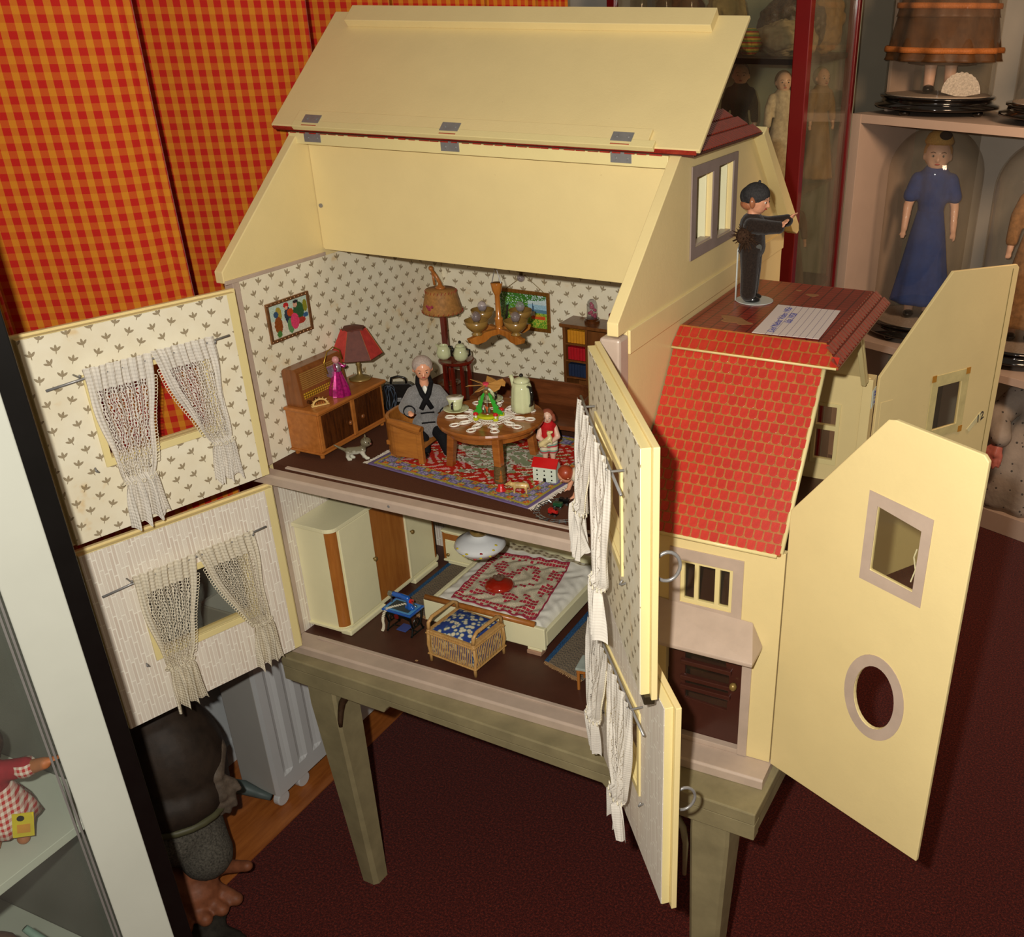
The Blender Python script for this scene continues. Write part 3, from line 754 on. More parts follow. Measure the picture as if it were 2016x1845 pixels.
# ---------------------------------------------------------------- four front doors with net curtains
NT = netmat
def circ_loops(mb, pts, r, tr, nrm):
    """row of little crochet rings"""
    for p in pts:
        q = [Vector(p)+Vector((0, 0, 1))*(r*cos(a))+nrm[0]*(r*sin(a)) for a in [2*pi*k/8 for k in range(8)]]
        mb.tube(q, tr, 4, closed=True)
def curtain(T, s, n0, top, bot, tie_s, tie_z, w0, w1, label, grp, m, side, seed, zbot=None, hang=.018, side_k=0):
    """s: (left,right) at the rod; tie: gathering point; bottom flares again. T door frame, n0 inward distance"""
    rnd = random.Random(seed); ph = rnd.uniform(0, 6)
    sl, sr = s; c0 = (sl+sr)/2
    def pos(u, v):
        # v: 0 bottom .. 1 top
        z = bot+(top-bot)*v
        tv = (tie_z-bot)/(top-bot)
        if v >= tv:
            t = (v-tv)/(1-tv); e = t**.75
            L = tie_s-w0/2+(sl-(tie_s-w0/2))*e; R = tie_s+w0/2+(sr-(tie_s+w0/2))*e
            if side > 0: L = tie_s-w0/2+(sl-(tie_s-w0/2))*(t**.5)
            else: R = tie_s+w0/2+(sr-(tie_s+w0/2))*(t**.5)
        else:
            t = 1-v/tv; e = t**.6; L = tie_s-w0/2-(w1-w0)/2*e; R = tie_s+w0/2+(w1-w0)/2*e
        amp = .0022+.0022*(1-abs(v-tv))*(.5 if v > .85 else 1)
        k = 9 if side_k == 0 else 6
        low = max(0.0, (tv-v)/tv)
        f = amp*(1-.5*low)*sin(u*k*2*pi+ph+1.2*sin(v*4+ph))+.0018*sin(u*23+v*9)
        f += low**.7*(.010+.004*sin(seed))*sin(u*3.1*2*pi+seed)+side_k*.006*sin(pi*min(1, v*1.3))*sin(u*2*pi*1.5+.8)
        dz = (.0055*sin(u*17+ph)+.003*sin(u*41))*(1-v)**4
        nb = n0+.006+hang*.5+.003*sin(pi*v)+(.008 if v < tv else .0)
        return T @ Vector((L+(R-L)*u+.002*sin(v*13+u*5), nb+f, z+dz))
    root = sheet('net_curtain', 60, 44, pos, None, m, None, uv=lambda u, v: (u, v), loc=tuple(T @ Vector((tie_s, n0, tie_z))))
    tag(root, label, 'curtain', grp)
    nd = Vector((T[0][0], T[1][0], 0))
    # scalloped lace along the inner edge
    mb = MB(); ue = 1.0 if side > 0 else 0.0
    sg = 1 if ue > .5 else -1
    pts = [pos(ue, v)+nd*(sg*.002) for v in [.36+.5*k/26 for k in range(27)]]
    circ_loops(mb, pts, .0032, .0007, (nd,)); o = mb.build('lace_edging', LACE, root, smooth=True); o['kind'] = 'stuff'
    mb = MB(); w = w0*.62
    for k in range(12):
        a = 2*pi*k/12; c = T @ Vector((tie_s+w*cos(a), n0+hang*.5+.012+.012*sin(a), tie_z+.001*sin(3*a)))
        q = [c+Vector((0, 0, 1))*(.0034*cos(b))+nd*(.0034*sin(b)) for b in [2*pi*j/8 for j in range(8)]]
        mb.tube(q, .0008, 4, closed=True)
    mb.build('crochet_tieback', LACE, root, smooth=True)
    return root
def house_door(h, o, z0, z1, flip, paper, L, name_l, glass=False):
    T = frame(h, o)
    if flip: T = T @ Matrix.Scale(-1, 4, (0, 1, 0))      # local +n is the inner (papered) face
    zm = z0+(z1-z0)*.32; zt = z0+(z1-z0)*.73
    hole = [(.100, z0+.142), (.298, z0+.142), (.298, z0+.285), (.100, z0+.285)]
    out = [(0, z0), (L, z0), (L, z1), (0, z1)]
    d = MB(T).plate([out, hole], -.012, -.003, sz).build('front_door', CREAM, dh, .0012)
    inn = [(.008, z0+.004), (L-.010, z0+.004), (L-.010, z1-.004), (.008, z1-.004)]
    MB(T).plate([inn, hole], -.003, .010, sz).build('door_lining', CREAM2, d, .001)
    hp = [(.088, z0+.128), (.310, z0+.128), (.310, z0+.298), (.088, z0+.298)]
    pin = [(.026, z0+.005), (L-.011, z0+.005), (L-.011, z1-.005), (.026, z1-.005)]
    MB(T).plate([pin, hp], .0101, .0112, sz).build('door_wallpaper', paper, d)
    MB(T).plate([hp, hole], .0101, .0145, sz).build('window_frame', CREAM2, d, .001)
    if glass: MB(T).box((.099, -.002, z0+.141), (.299, -.001, z0+.286)).build('window_pane', MATS['window_glass'], d)
    zr = z1-.080
    rod = MB(T).tube([(.045, .028, zr+.006), (.10, .028, zr+.002), (.3, .028, zr-.004), (.375, .026, zr-.010)], .0022, 8)
    rod.build('curtain_rod', STEEL, d, smooth=True)
    for sx in (.078, .322): MB(T).tube([(sx, .010, zr), (sx, .034, zr), (sx, .036, zr+.005)], .0018, 6).build('rod_hook', STEEL, d, smooth=True)
    for sx in (.082, .327): MB(T).tube([(sx, .010, z0+.128), (sx, .018, z0+.126), (sx+.005, .021, z0+.130), (sx+.004, .017, z0+.136)], .0016, 6).build('tieback_hook', STEEL, d, smooth=True)
    return T, d, zr
hl = (.031, -.010)
TU, dU, zr = house_door(hl, (-.069, -.398), H1, H2-.004, False, LEAF, .402, 'upper left')
GU = None
curtain(TU, (.197, .318), .018, zr+.012, H1+.016, .270, H1+.100, .050, .075, 'sheer net curtain drawn aside, left half on the sprig papered upper left door', None, NET1, -1, 3)
curtain(TU, (.078, .199), .018, zr+.014, H1+.040, .106, H1+.118, .036, .062, 'sheer net curtain drawn aside, right half on the sprig papered upper left door', None, NET1, 1, 5)
TL_, dL, zr2 = house_door(hl, (-.088, -.389), .001, .403, False, WEAVE, .400, 'lower left', True)
curtain(TL_, (.198, .322), .018, zr2+.010, .018, .278, .118, .044, .064, 'ivory net curtain, left half on the cream basket-weave papered lower left door', None, NET2, -1, 8)
curtain(TL_, (.076, .200), .018, zr2+.012, .022, .100, .128, .034, .060, 'ivory net curtain, right half on the cream basket-weave papered lower left door', None, NET2, 1, 9)
hr = (.786, -.028)
TR, dR, zr3 = house_door(hr, (1.040, -.385), H1, H2-.004, True, LEAF, .436, 'upper right')
curtain(TR, (.058, .195), .016, zr3+.010, H1+.055, .095, H1+.135, .048, .056, 'bright knitted net curtain, hinge-side half on the open upper right door', None, NET3, 1, 21, hang=.026, side_k=1)
curtain(TR, (.195, .345), .016, zr3+.008, H1+.010, .262, H1+.095, .046, .080, 'bright knitted net curtain, outer half on the open upper right door', None, NET3, -1, 22, hang=.026, side_k=1)
TS, dS, zr4 = house_door(hr, (1.075, -.370), .001, .403, True, WEAVE, .436, 'lower right')
curtain(TS, (.058, .195), .016, zr4+.010, .075, .110, .150, .044, .056, 'cream knitted net curtain, hinge-side half on the open lower right door', None, NET3, 1, 23, hang=.026, side_k=1)
curtain(TS, (.195, .345), .016, zr4+.008, .030, .270, .110, .048, .090, 'cream knitted net curtain, outer half on the open lower right door', None, NET3, -1, 24, hang=.026, side_k=1)
for T, z in ((TR, .62), (TS, .20)):
    par = dR if T is TR else dS
    q = [T @ Vector((.405+.0*k, -.012-.018-.018*cos(a), z+.022*sin(a))) for k, a in enumerate([2*pi*j/20 for j in range(20)])]
    MB().tube(q, .0026, 8, closed=True).build('ring_pull', STEEL, par, smooth=True)
MB(TR).box((.40, -.010, H1-.012), (.43, .006, H1+.004)).build('turn_latch', mat('bronze_latch', '4E4430', .4, .4, .2, 80, metal=.7), dR, .002)
# ================================================================== UPPER ROOM FURNITURE
F1 = H1+.0009
WAL = wood('orange_walnut_veneer', '9A5A24', 'B87234', 14, 'y', .35, .25)
WALV = wood('orange_walnut_upright', '9A5A24', 'BC7638', 14, 'z', .35, .25)
WALD = wood('figured_dark_walnut', '2E150A', '5E3214', 26, 'z', .2, .5)
WALM = wood('mid_walnut', '6E3E1C', '8A5228', 16, 'z', .3, .3)
# sideboard
r = thing('sideboard', 'low walnut sideboard with two dark sliding doors against the sprig-papered left wall', 'sideboard', (.045, .21, F1))
MB().box((.004, .086, F1+.014), (.084, .306, F1+.100)).build('cabinet_body', WAL, r, .001)
MB().box((.003, .082, F1+.100), (.094, .312, F1+.108)).build('top', WAL, r, .0025)
MB().box((.003, .083, F1+.010), (.090, .310, F1+.0145)).build('base_board', WAL, r, .001)
for k, (a, b) in enumerate(((.100, .192), (.206, .297))):
    d = MB().box((.0845, a, F1+.020), (.0862, b, F1+.094)).build('door', WALD, r, .0006)
    MB().ell((.090, (b-.010 if k == 0 else a+.018), F1+.050), (.004, .0055, .0055), 12, 8).build('knob', WALM, d, smooth=True)
MB().box((.0842, .193, F1+.016), (.0888, .204, F1+.099)).build('door_stile', WAL, r, .001)
MB().box((.0842, .088, F1+.016), (.0872, .098, F1+.099)).build('door_stile', WAL, r, .001)
for x, y in ((.012, .094), (.078, .094), (.012, .298), (.078, .298)):
    MB().cyl((x, y, F1+.011), (x, y, F1), .006, .0045, 8).build('foot', WAL, r)
ZS = F1+.1085
# radio
r = thing('radio', 'brown wooden table radio with a yellow dial standing on the sideboard', 'radio', (.025, .17, ZS))
MB().plate([[(.004, 0), (.048, 0), (.048, .012), (.042, .074), (.036, .080), (.010, .080), (.004, .074)]], .094, .236, lambda a, b, c: (a, c, ZS+b)).build('case', WALM, r, .001)
m_, g_, b_ = newmat('radio_dial', .35, .4); s_ = g_.sep(g_.uv())
ln = g_.m('LESS_THAN', g_.m('FRACT', g_.m('MULTIPLY', s_[1], 190.0)), .35); cn = g_.m('LESS_THAN', g_.m('FRACT', g_.m('MULTIPLY', s_[0], 160.0)), .35)
g_.l.new(g_.mix(g_.m('MAXIMUM', ln, cn), hx('C79A2C'), hx('6E4A14')), b_.inputs['Base Color'])
def rface(z0, z1, y0, y1, t, m, nm, par):
    f = lambda z: .048-(max(0, z-.012))/.062*.006
    return MB().add([(f(z)+dx, y, ZS+z) for dx in (.0002, t) for (y, z) in ((y0, z0), (y1, z0), (y1, z1), (y0, z1))],
        [(0, 1, 2, 3), (7, 6, 5, 4), (0, 4, 5, 1), (1, 5, 6, 2), (2, 6, 7, 3), (3, 7, 4, 0)]).build(nm, m, par)
rface(.016, .028, (.102), .228, .001, m_, 'dial', r)
for k in range(9): rface(.036+k*.0040, .0382+k*.0040, .102, .228, .0012, mat('speaker_slat', '9A7238', .5), 'speaker_slat', r)
for y in (.110, .130, .200, .220): MB().cyl((.048, y, ZS+.008), (.0545, y, ZS+.008), .0042, n=12).build('knob', WALD, r, smooth=False)
# table lamp
lx, ly = .040, .290
r = thing('table_lamp', 'brass table lamp with a red and brown stitched six-panel shade on the sideboard', 'lamp', (lx, ly, ZS))
MB().lathe([(.024, 0), (.0245, .002), (.019, .005), (.010, .008), (.005, .012), (.0045, .03), (.006, .034), (.0045, .038), (.004, .085), (.0, .086)], (lx, ly, ZS), 24).build('brass_base', BRASS, r, smooth=True)
zb, zt_ = ZS+.056, ZS+.116
for k in range(6):
    a0, a1 = [pi/3*(k+j)-.35 for j in (0, 1)]
    pb0, pb1 = [(lx+.056*cos(a), ly+.056*sin(a), zb) for a in (a0, a1)]; pt0, pt1 = [(lx+.026*cos(a), ly+.026*sin(a), zt_) for a in (a0, a1)]
    o = MB().add([pb0, pb1, pt1, pt0], [(0, 1, 2, 3)]).build('shade_panel', mat('red_parchment', 'B83A34', .6, .3, .2, 90) if k % 2 == 0 else mat('brown_parchment', '5E2E22', .6, .3, .2, 90), r)
    q = o.modifiers.new('s', 'SOLIDIFY'); q.thickness = .0012
    MB().tube([pb0, pt0], .0009, 5).build('shade_seam', mat('lacing_cord', 'A8602C', .7), r)
MB().lathe([(.026, -.001), (.025, .003), (.0, .006)], (lx, ly, zt_), 6).build('shade_cap', MATS['brown_parchment'], r)
MB().tube([(lx+.056*cos(a), ly+.056*sin(a), zb) for a in [pi/3*k-.35 for k in range(6)]], .0011, 5, closed=True).build('shade_rim', MATS['brown_parchment'], r)
# angel ornament
ax, ay = .066, .190
PINKG = mat('magenta_metallic_plastic', 'B81E78', .15, .7, .4, 200, metal=.4, coat=1)
CLR = mat('silver_tinsel', 'C9B8C8', .15, .6, .2, 200, metal=.8)
r = thing('angel_ornament', 'shiny magenta plastic angel ornament standing before the table lamp', 'ornament', (ax, ay, ZS))
MB().lathe([(.022, 0), (.019, .018), (.010, .046), (.0065, .058)], (ax, ay, ZS), 20, wob=lambda a, z: 1+.12*sin(7*a)).build('skirt', PINKG, r, smooth=False)
MB().ell((ax, ay, ZS+.060), (.010,.009,.013)).build('torso', CLR, r, smooth=True)
MB().ell((ax, ay, ZS+.078), .0078, 14, 10).build('head', mat('rosy_plastic', 'C98A8A', .3), r, smooth=True)
for s in (-1, 1):
    MB().add([(ax-.004, ay+s*.004, ZS+.068), (ax-.010, ay+s*.022, ZS+.066), (ax-.010, ay+s*.021, ZS+.046), (ax-.008, ay+s*.012, ZS+.040), (ax-.004, ay+s*.006, ZS+.046)], [(0, 1, 2, 3, 4)]).build('wing', CLR, r).modifiers.new('s', 'SOLIDIFY').thickness = .001
    MB().tube([(ax, ay+s*.006, ZS+.068), (ax+.008, ay+s*.014, ZS+.060), (ax+.012, ay+s*.016+.0, ZS+.064)], [.004, .0035, .002], 8).build('arm', PINKG, r, smooth=True)
MB().tube([(ax+.004, ay-.034+.0, ZS+.058), (ax, ay-.036, ZS+.082), (ax, ay-.022, ZS+.102), (ax, ay-.002, ZS+.107), (ax, ay+.016, ZS+.096), (ax, ay+.021, ZS+.074)], .0014, 6).build('hanging_cord', mat('gold_cord', 'B08A2E', .3, .5, .2, 90, metal=.7), r, smooth=True)
# little candle arch
r = thing('candle_arch', 'tiny fretwork nativity arch in pale wood at the near end of the sideboard', 'ornament', (.070, .120, ZS))
TA = Matrix.Translation((.070, .120, ZS)) @ Matrix.Rotation(radians(62), 4, 'Z')
PALE = wood('pale_lime_wood', 'C9A25A', 'E2C27E', 30, 'x', .5, .1)
outer = [(.017*cos(a), .002+.014*sin(a)) for a in [pi*k/14 for k in range(15)]]; inner = [(.0135*cos(a), .002+.0105*sin(a)) for a in [pi*k/14 for k in range(15)]]
MB(TA).plate([outer+inner[::-1]], -.0012, .0012, sz).build('arch', PALE, r)
MB(TA).box((-.019, -.003, 0), (.019, .003, .0025)).build('foot_rail', PALE, r)
for k in range(7): a = pi*(k+.5)/7; MB(TA).cyl((.0155*cos(a), 0, .002+.013*sin(a)), (.019*cos(a), 0, .002+.017*sin(a)), .0009, n=6).build('candle', PALE, r)
for x in (-.007, -.002, .003, .008): MB(TA).cyl((x, 0, .0025), (x, 0, .009-.2*abs(x)), .0016, .0008, 6).build('carved_figure', WAL, r)
# wall pictures
def pic_frame(nm, label, T, w, h, fw, m, painter, cat='picture', nx=64, ny=48):
    r = thing(nm, label, cat, tuple(T.translation))
    MB(T).plate([[(0, 0), (w, 0), (w, h), (0, h)], [(fw, fw), (w-fw, fw), (w-fw, h-fw), (fw, h-fw)]], 0, .005, sz).build('frame', m, r, .0012)
    for k in range(22):
        for (x, y) in ((fw*.5+(w-fw)*k/21, fw*.5), (fw*.5+(w-fw)*k/21, h-fw*.5)):
            if k % 2 == 0: MB(T).ell((x, .005, y), (.0014, .001, .0014), 6, 4).build('frame_bead', m, r)
    sheet('print', nx, ny, lambda u, v: T @ Vector((fw*.9+(w-1.8*fw)*u, .0022, fw*.9+(h-1.8*fw)*v)), painter, paintmat('glossy_print', .25, .5, coat=.4), r)
    return r
def inel(u, v, cx, cy, rx, ry): return ((u-cx)/rx)**2+((v-cy)/ry)**2 < 1
rp = random.Random(2); NZ = [[rp.random() for _ in range(130)] for _ in range(130)]
def nz(u, v, k=1): return NZ[int(u*97*k) % 130][int(v*89*k) % 130]
def kids(u, v):
    c = hx('B9CDBE') if v > .55-.25*u else hx('D5D0BC')
    if inel(u, v, .24, .70, .08, .2) : c = hx('A8943C')
    if inel(u, v, .20, .38, .10, .26): c = hx('8A4A20')
    if inel(u, v, .19, .12, .06, .10): c = hx('4E7A3C')
    if inel(u, v, .17, .70, .06, .09): c = hx('34506E')
    if inel(u, v, .47, .58, .09, .25): c = hx('2E3A4A')
    if inel(u, v, .50, .25, .08, .22): c = hx('5E8A5A')
    if inel(u, v, .53, .64, .08, .12): c = hx('B8481E')
    if inel(u, v, .45, .88, .07, .08): c = hx('B82A2E')
    if inel(u, v, .45, .80, .04, .05): c = hx('D9A68A')
    if inel(u, v, .75, .60, .14, .27): c = hx('2E5A38')
    if inel(u, v, .68, .82, .06, .09): c = hx('CFA088')
    if inel(u, v, .70, .90, .07, .05): c = hx('2A2A2E')
    if inel(u, v, .78, .30, .12, .10): c = hx('A83A2E')
    if inel(u, v, .62, .34, .11, .24): c = hx('D8426A')
    if inel(u, v, .93, .70, .06, .18): c = hx('8A8A2A')
    if inel(u, v, .92, .42, .07, .07): c = hx('34608A')
    return tuple(x*(.85+.3*nz(u, v)) for x in c)
Tp = Matrix(((0, 1, 0, .0015), (1, 0, 0, .082), (0, 0, 1, .668), (0, 0, 0, 1)))
pic_frame('wall_picture', 'small gilt-framed print of children in snow on the left wall', Tp, .125, .082, .007, mat('copper_gilt_frame', '8E6440', .3, .5, .3, 150, metal=.6), kids)
def land(u, v):
    c = hx('9CC4D8') if v > .55 else hx('7FA83C')
    if v > .7: c = hx('C9DDE0')
    if .45 < v < .56 and u > .5: c = hx('5E8AA0')
    if v < .45: c = hx('A8C850') if nz(u, v) > .4 else hx('6E9A30')
    if v < .25 and u > .45: c = hx('5E9A2E') if nz(u, v, 2) > .35 else hx('C9C84A')
    if abs(u-.70) < .035*(1-(v-.35)/.45) and .35 < v < .80: c = hx('3E5A78')
    if .66 < u < .74 and .32 < v < .5: c = hx('D8D8C8')
    if .66 < u < .95 and .28 < v < .36+.05*(u-.6): c = hx('D85A2A')
    if .74 < u < .86 and .36 < v < .42: c = hx('C8A02E')
    if inel(u, v, .15, .70, .45, .42) and nz(u, v, 2) > .15: c = hx('2E6A22') if nz(u, v, 3) > .45 else hx('6EB03A')
    if u < .42 and v < .5 and nz(u, v) > .2: c = hx('8AB836') if nz(u, v, 2) > .5 else hx('28521E')
    if abs(u-.10-.1*v) < .025 and v < .6: c = hx('2A2418')
    if inel(u, v, .6, .97, .5, .16) and nz(u, v, 2) > .3: c = hx('3E7A2A')
    return tuple(x*(.85+.3*nz(u, v, 3)) for x in c)
Tq = Matrix(((1, 0, 0, .160), (0, -1, 0, .697), (0, 0, 1, .562), (0, 0, 0, 1)))
r = pic_frame('wall_picture', 'ornate gilt-framed landscape with a church spire on the back wall', Tq, .150, .100, .009, mat('carved_gilt_frame', '8E5E24', .35, .5, .4, 220, .4, 300, metal=.5), land)
MB().tube([(.180, .693, .655), (.243, .694, .700), (.305, .693, .655)], .0009, 5).build('hanging_wire', BRASS, r)
# ceiling bulb of the room, on the back wall
r = thing('wall_bulb', 'small glass bulb in a brass socket above the landscape picture', 'lamp', (.243, .672, .708))
MB().lathe([(.013, .010), (.0135, .006), (.006, .004), (.005, -.004), (0, -.004)], (.243, .680, .706), 16).build('socket', BRASS, r, smooth=True)
MB().ell((.243, .676, .697), (.0095, .0095, .0095), 16, 12).build('bulb', glassy('bulb_glass', (.80, .76, .80), .10, (.9, .85, .9), .05, .9, .16), r, smooth=True)
# floor lamp
fx_, fy_ = .060, .600
r = thing('floor_lamp', 'floor lamp with a tan parchment drum shade and a carved lamp finial in the corner', 'lamp', (fx_, fy_, F1))
MB().lathe([(.030, 0), (.030, .004), (.012, .007), (0, .008)], (fx_, fy_, F1), 20).build('base', WALD, r, smooth=True)
MB().box((fx_-.007, fy_-.005, F1+.006), (fx_+.007, fy_+.005, .655)).build('pole', wood('red_mahogany', '4E120A', '7A2414', 18, 'z', .15, .6), r, .001)
PAR = mat('tan_parchment', 'A8763E', .6, .3, .25, 120, .2, 300)
MB().lathe([(.048, .612), (.049, .616), (.037, .664), (.036, .668), (0, .671)], (fx_, fy_, 0), 28).build('shade', PAR, r, smooth=True)
for z, R_ in ((.615, .0495), (.664, .0376)):
    mb = MB()
    for k in range(26):
        a = 2*pi*k/26; mb.tube([(fx_+R_*cos(a), fy_+R_*sin(a), z-.003), (fx_+(R_+.0006)*cos(a+.08), fy_+(R_+.0006)*sin(a+.08), z+.003)], .0007, 4)
    mb.build('red_lacing', mat('red_lacing_thread', 'A02A20', .7), r)
mb = MB()
for dx, dz, rr_, in ((0, 0, .006), (.008, .004, .004), (-.006, .004, .004), (.003, -.005, .004)):
    mb.ell((fx_-.006+dx, fy_-.0455+abs(dx)*.1, .630+dz), (rr_, .0015, rr_), 10, 6)
mb.build('painted_rose', mat('painted_rose', 'A03A4A', .5, .3, .5, 300), r, smooth=True)
MB().lathe([(.013, .670), (.012, .674), (.006, .677), (.004, .683), (0, .684)], (fx_, fy_, 0), 16).build('finial_base', WAL, r, smooth=True)
mb = MB(); mb.tube([(fx_+.002, fy_, .680), (fx_-.010, fy_, .700), (fx_-.020, fy_, .712)], [.0045, .004, .004], 8); mb.tube([(fx_-.016, fy_, .676), (fx_-.019, fy_, .708)], .003, 8); mb.ell((fx_-.022, fy_, .716), .0062, 12, 8)
mb.build('finial_figure', WAL, r, smooth=True)
# side table with jug and sugar bowl
MAH = MATS['red_mahogany']
sx_, sy_ = .142, .522; zt = F1+.1
r = thing('side_table', 'small round mahogany side table behind the old man', 'table', (sx_, sy_, F1))
MB().lathe([(.040, 0), (.043, .002), (.043, .006), (.040, .008), (0, .008)], (sx_, sy_, zt-.008), 32).build('tabletop', MAH, r, smooth=False)
for a in (-.6, .97, 2.54, 4.1):
    MB().box((sx_+.031*cos(a)-.004, sy_+.031*sin(a)-.004, F1), (sx_+.031*cos(a)+.004, sy_+.031*sin(a)+.004, zt-.008)).build('leg', MAH, r, .001)
CHINA = mat('pale_green_lustre_china', 'CBCFA2', .12, .5, .06, 30, coat=.6)
CHW = mat('white_china', 'E8E6DA', .12, .5, .03, 30, coat=.6)
CHB = mat('black_china', '14120F', .12, .5, .1, 30, coat=.6)
def fluted(k, e=.05): return lambda a, z: 1+e*cos(k*a)
def jug(name, label, cat, c, s=1.0, lid=False, rz=0):
    r = thing(name, label, cat, (0, 0, 0), 0, 'green tea service')
    MB().lathe([(.010, 0), (.0145, .006), (.0155, .014), (.012, .024), (.0095, .029), (.0088, .029), (.011, .023), (.012, .010), (0, .004)], (0, 0, 0), 24, wob=fluted(8, .03)).build('body', CHINA, r, smooth=True)
    mb = MB()
    if lid:
        MB().lathe([(.0105, .029), (.009, .033), (.003, .036), (0, .036)], (0, 0, 0), 20).build('lid', CHINA, r, smooth=True)
        MB().ell((0, 0, .039), .0035, 12, 8).build('lid_knob', CHB, r, smooth=True)
        for sg in (-1, 1): MB().tube([(sg*.012, 0, .024), (sg*.019, 0, .022), (sg*.019, 0, .012), (sg*.015, 0, .009)], .0022, 8).build('handle', CHB, r, smooth=True)
    else:
        MB().add([(-.006, -.005, .026), (-.017, 0, .033), (-.006, .005, .026), (-.011, 0, .020)], [(0, 1, 3), (1, 2, 3), (2, 1, 0)]).build('spout', CHINA, r)
        MB().tube([(.009, 0, .026), (.018, 0, .026), (.020, 0, .018), (.014, 0, .009)], [.002, .0025, .0025, .002], 8).build('handle', CHB, r, smooth=True)
    place(r, c, rz); r.scale = (s, s, s); return r
jug('milk_jug', 'pale green china milk jug with a black handle on the small side table', 'jug', (sx_-.026, sy_-.012, zt), 1.15, False, .4)
jug('sugar_bowl', 'pale green lidded china sugar bowl with black knob on the small side table', 'bowl', (sx_+.018, sy_-.006, zt), 1.15, True, .5)
# satchel on the floor
bx, by = .058, .400
r = thing('satchel', 'black leather doll satchel with a carrying handle on the floor by the left wall', 'bag', (bx, by, F1))
TB = Matrix.Translation((bx, by, F1)) @ Matrix.Rotation(radians(28), 4, 'Z')
LTH = mat('black_leather', '15120F', .3, .5, .3, 60, .3, 200, coat=.2)
MB(TB).plate([[(-.038, 0), (.038, 0), (.036, .06), (.028, .066), (-.028, .066), (-.036, .06)]], -.012, .012, sz).build('bag_body', LTH, r, .004)
MB(TB).plate([[(-.034, .028), (.034, .028), (.036, .062), (.028, .068), (-.028, .068), (-.036, .062)]], -.0145, -.0125, sz).build('flap', LTH, r, .0015)
MB(TB).tube([(-.018, 0, .066), (-.016, 0, .078), (.0, 0, .082), (.016, 0, .078), (.018, 0, .066)], .0026, 8).build('handle', LTH, r, smooth=True)
MB(TB).box((-.006, -.0165, .024), (.006, -.0145, .034)).build('clasp', STEEL, r, .001)
r = thing('cable_coil', 'coil of thin blue-grey cable hanging behind the sideboard end', 'cable', (.06, .352, F1))
mb = MB()
for k in range(4): mb.tube([(.068+.010*cos(a)+.004*sin(k*2+a), .352+.006*sin(k+2*a), F1+.045+.032*sin(a)) for a in [2*pi*j/16 for j in range(17)]], .0011, 5)
mb.build('cable', mat('blue_grey_cable', '3E4652', .4), r, smooth=True)
# armchair
def tub_seat(r, cx, cy, w, d, h, zs, m, rot=0.0):
    """carved wooden armchair/sofa opening towards local +x"""
    T = Matrix.Translation((cx, cy, F1)) @ Matrix.Rotation(rot, 4, 'Z')
    t = .008
    R_ = min(w/2, d*.45)
    pts = [(d/2, -w/2)]+[(-d/2+R_-R_*sin(a), -w/2+R_-R_*cos(a)) for a in [pi/2*j/8 for j in range(9)]]+[(-d/2+R_-R_*cos(a), w/2-R_+R_*sin(a)) for a in [pi/2*j/8 for j in range(9)]]+[(d/2, w/2)]
    def topz(p): return h*(.86+.20*max(0, min(1, (d/2-p[0])/d)))
    vs = []; n = len(pts)
    c = Vector((0, 0))
    for p in pts:
        q = Vector(p); k = 1-t/max(.001, q.length); i_ = q*k
        if abs(p[0]-d/2) < 1e-6: i_ = Vector((d/2, p[1]-math.copysign(t, p[1])))
        zt = topz(p); vs += [(p[0], p[1], .012), (i_.x, i_.y, .012), (i_.x, i_.y, zt), (p[0], p[1], zt)]
    fs = []
    for i in range(n-1):
        for k in range(4): fs.append((i*4+k, (i+1)*4+k, (i+1)*4+(k+1) % 4, i*4+(k+1) % 4))
    fs += [(0, 1, 2, 3), tuple(range((n-1)*4+3, (n-1)*4-1, -1))]
    MB(T).add(vs, fs).build('curved_back', m, r, .001)
    for s in (-1, 1):
        mb = MB(T); y = s*(w/2-t/2)
        mb.tube([(d/2+.001, y, topz((d/2, 0))), (0, y, topz((0, 0))), (-d/4, y, topz((-d/4, 0)))], [.010, .009, .006], 12)
        mb.build('arm_roll', m, r, smooth=False)
        MB(T).box((d/2-.010, y-.006, 0), (d/2+.002, y+.006, topz((d/2, 0)))).build('front_post', m, r, .0015)
        MB(T).box((-d/2+.012, s*(w/2-.022)-.005, 0), (-d/2+.022, s*(w/2-.022)+.005, .013)).build('leg', m, r)
    MB(T).box((-d/2+.010, -w/2+t, zs-.010), (d/2, w/2-t, zs)).build('seat', m, r, .0015)
    return T
r = thing('armchair', 'honey-brown wooden tub armchair under the old man', 'armchair', (.236, .200, F1))
tub_seat(r, .240, .202, .116, .098, .088, .042, wood('honey_oak', '8E5420', 'B0702E', 16, 'x', .35, .25), radians(6))
r = thing('sofa', 'wide dark brown wooden sofa behind the round table, against nothing but the rug edge', 'sofa', (.42, .44, F1))
r['label'] = 'wide dark brown wooden sofa behind the round table'
tub_seat(r, .415, .432, .262, .130, .088, .040, wood('dark_oak', '502A12', '754020', 16, 'x', .35, .25), radians(-86))
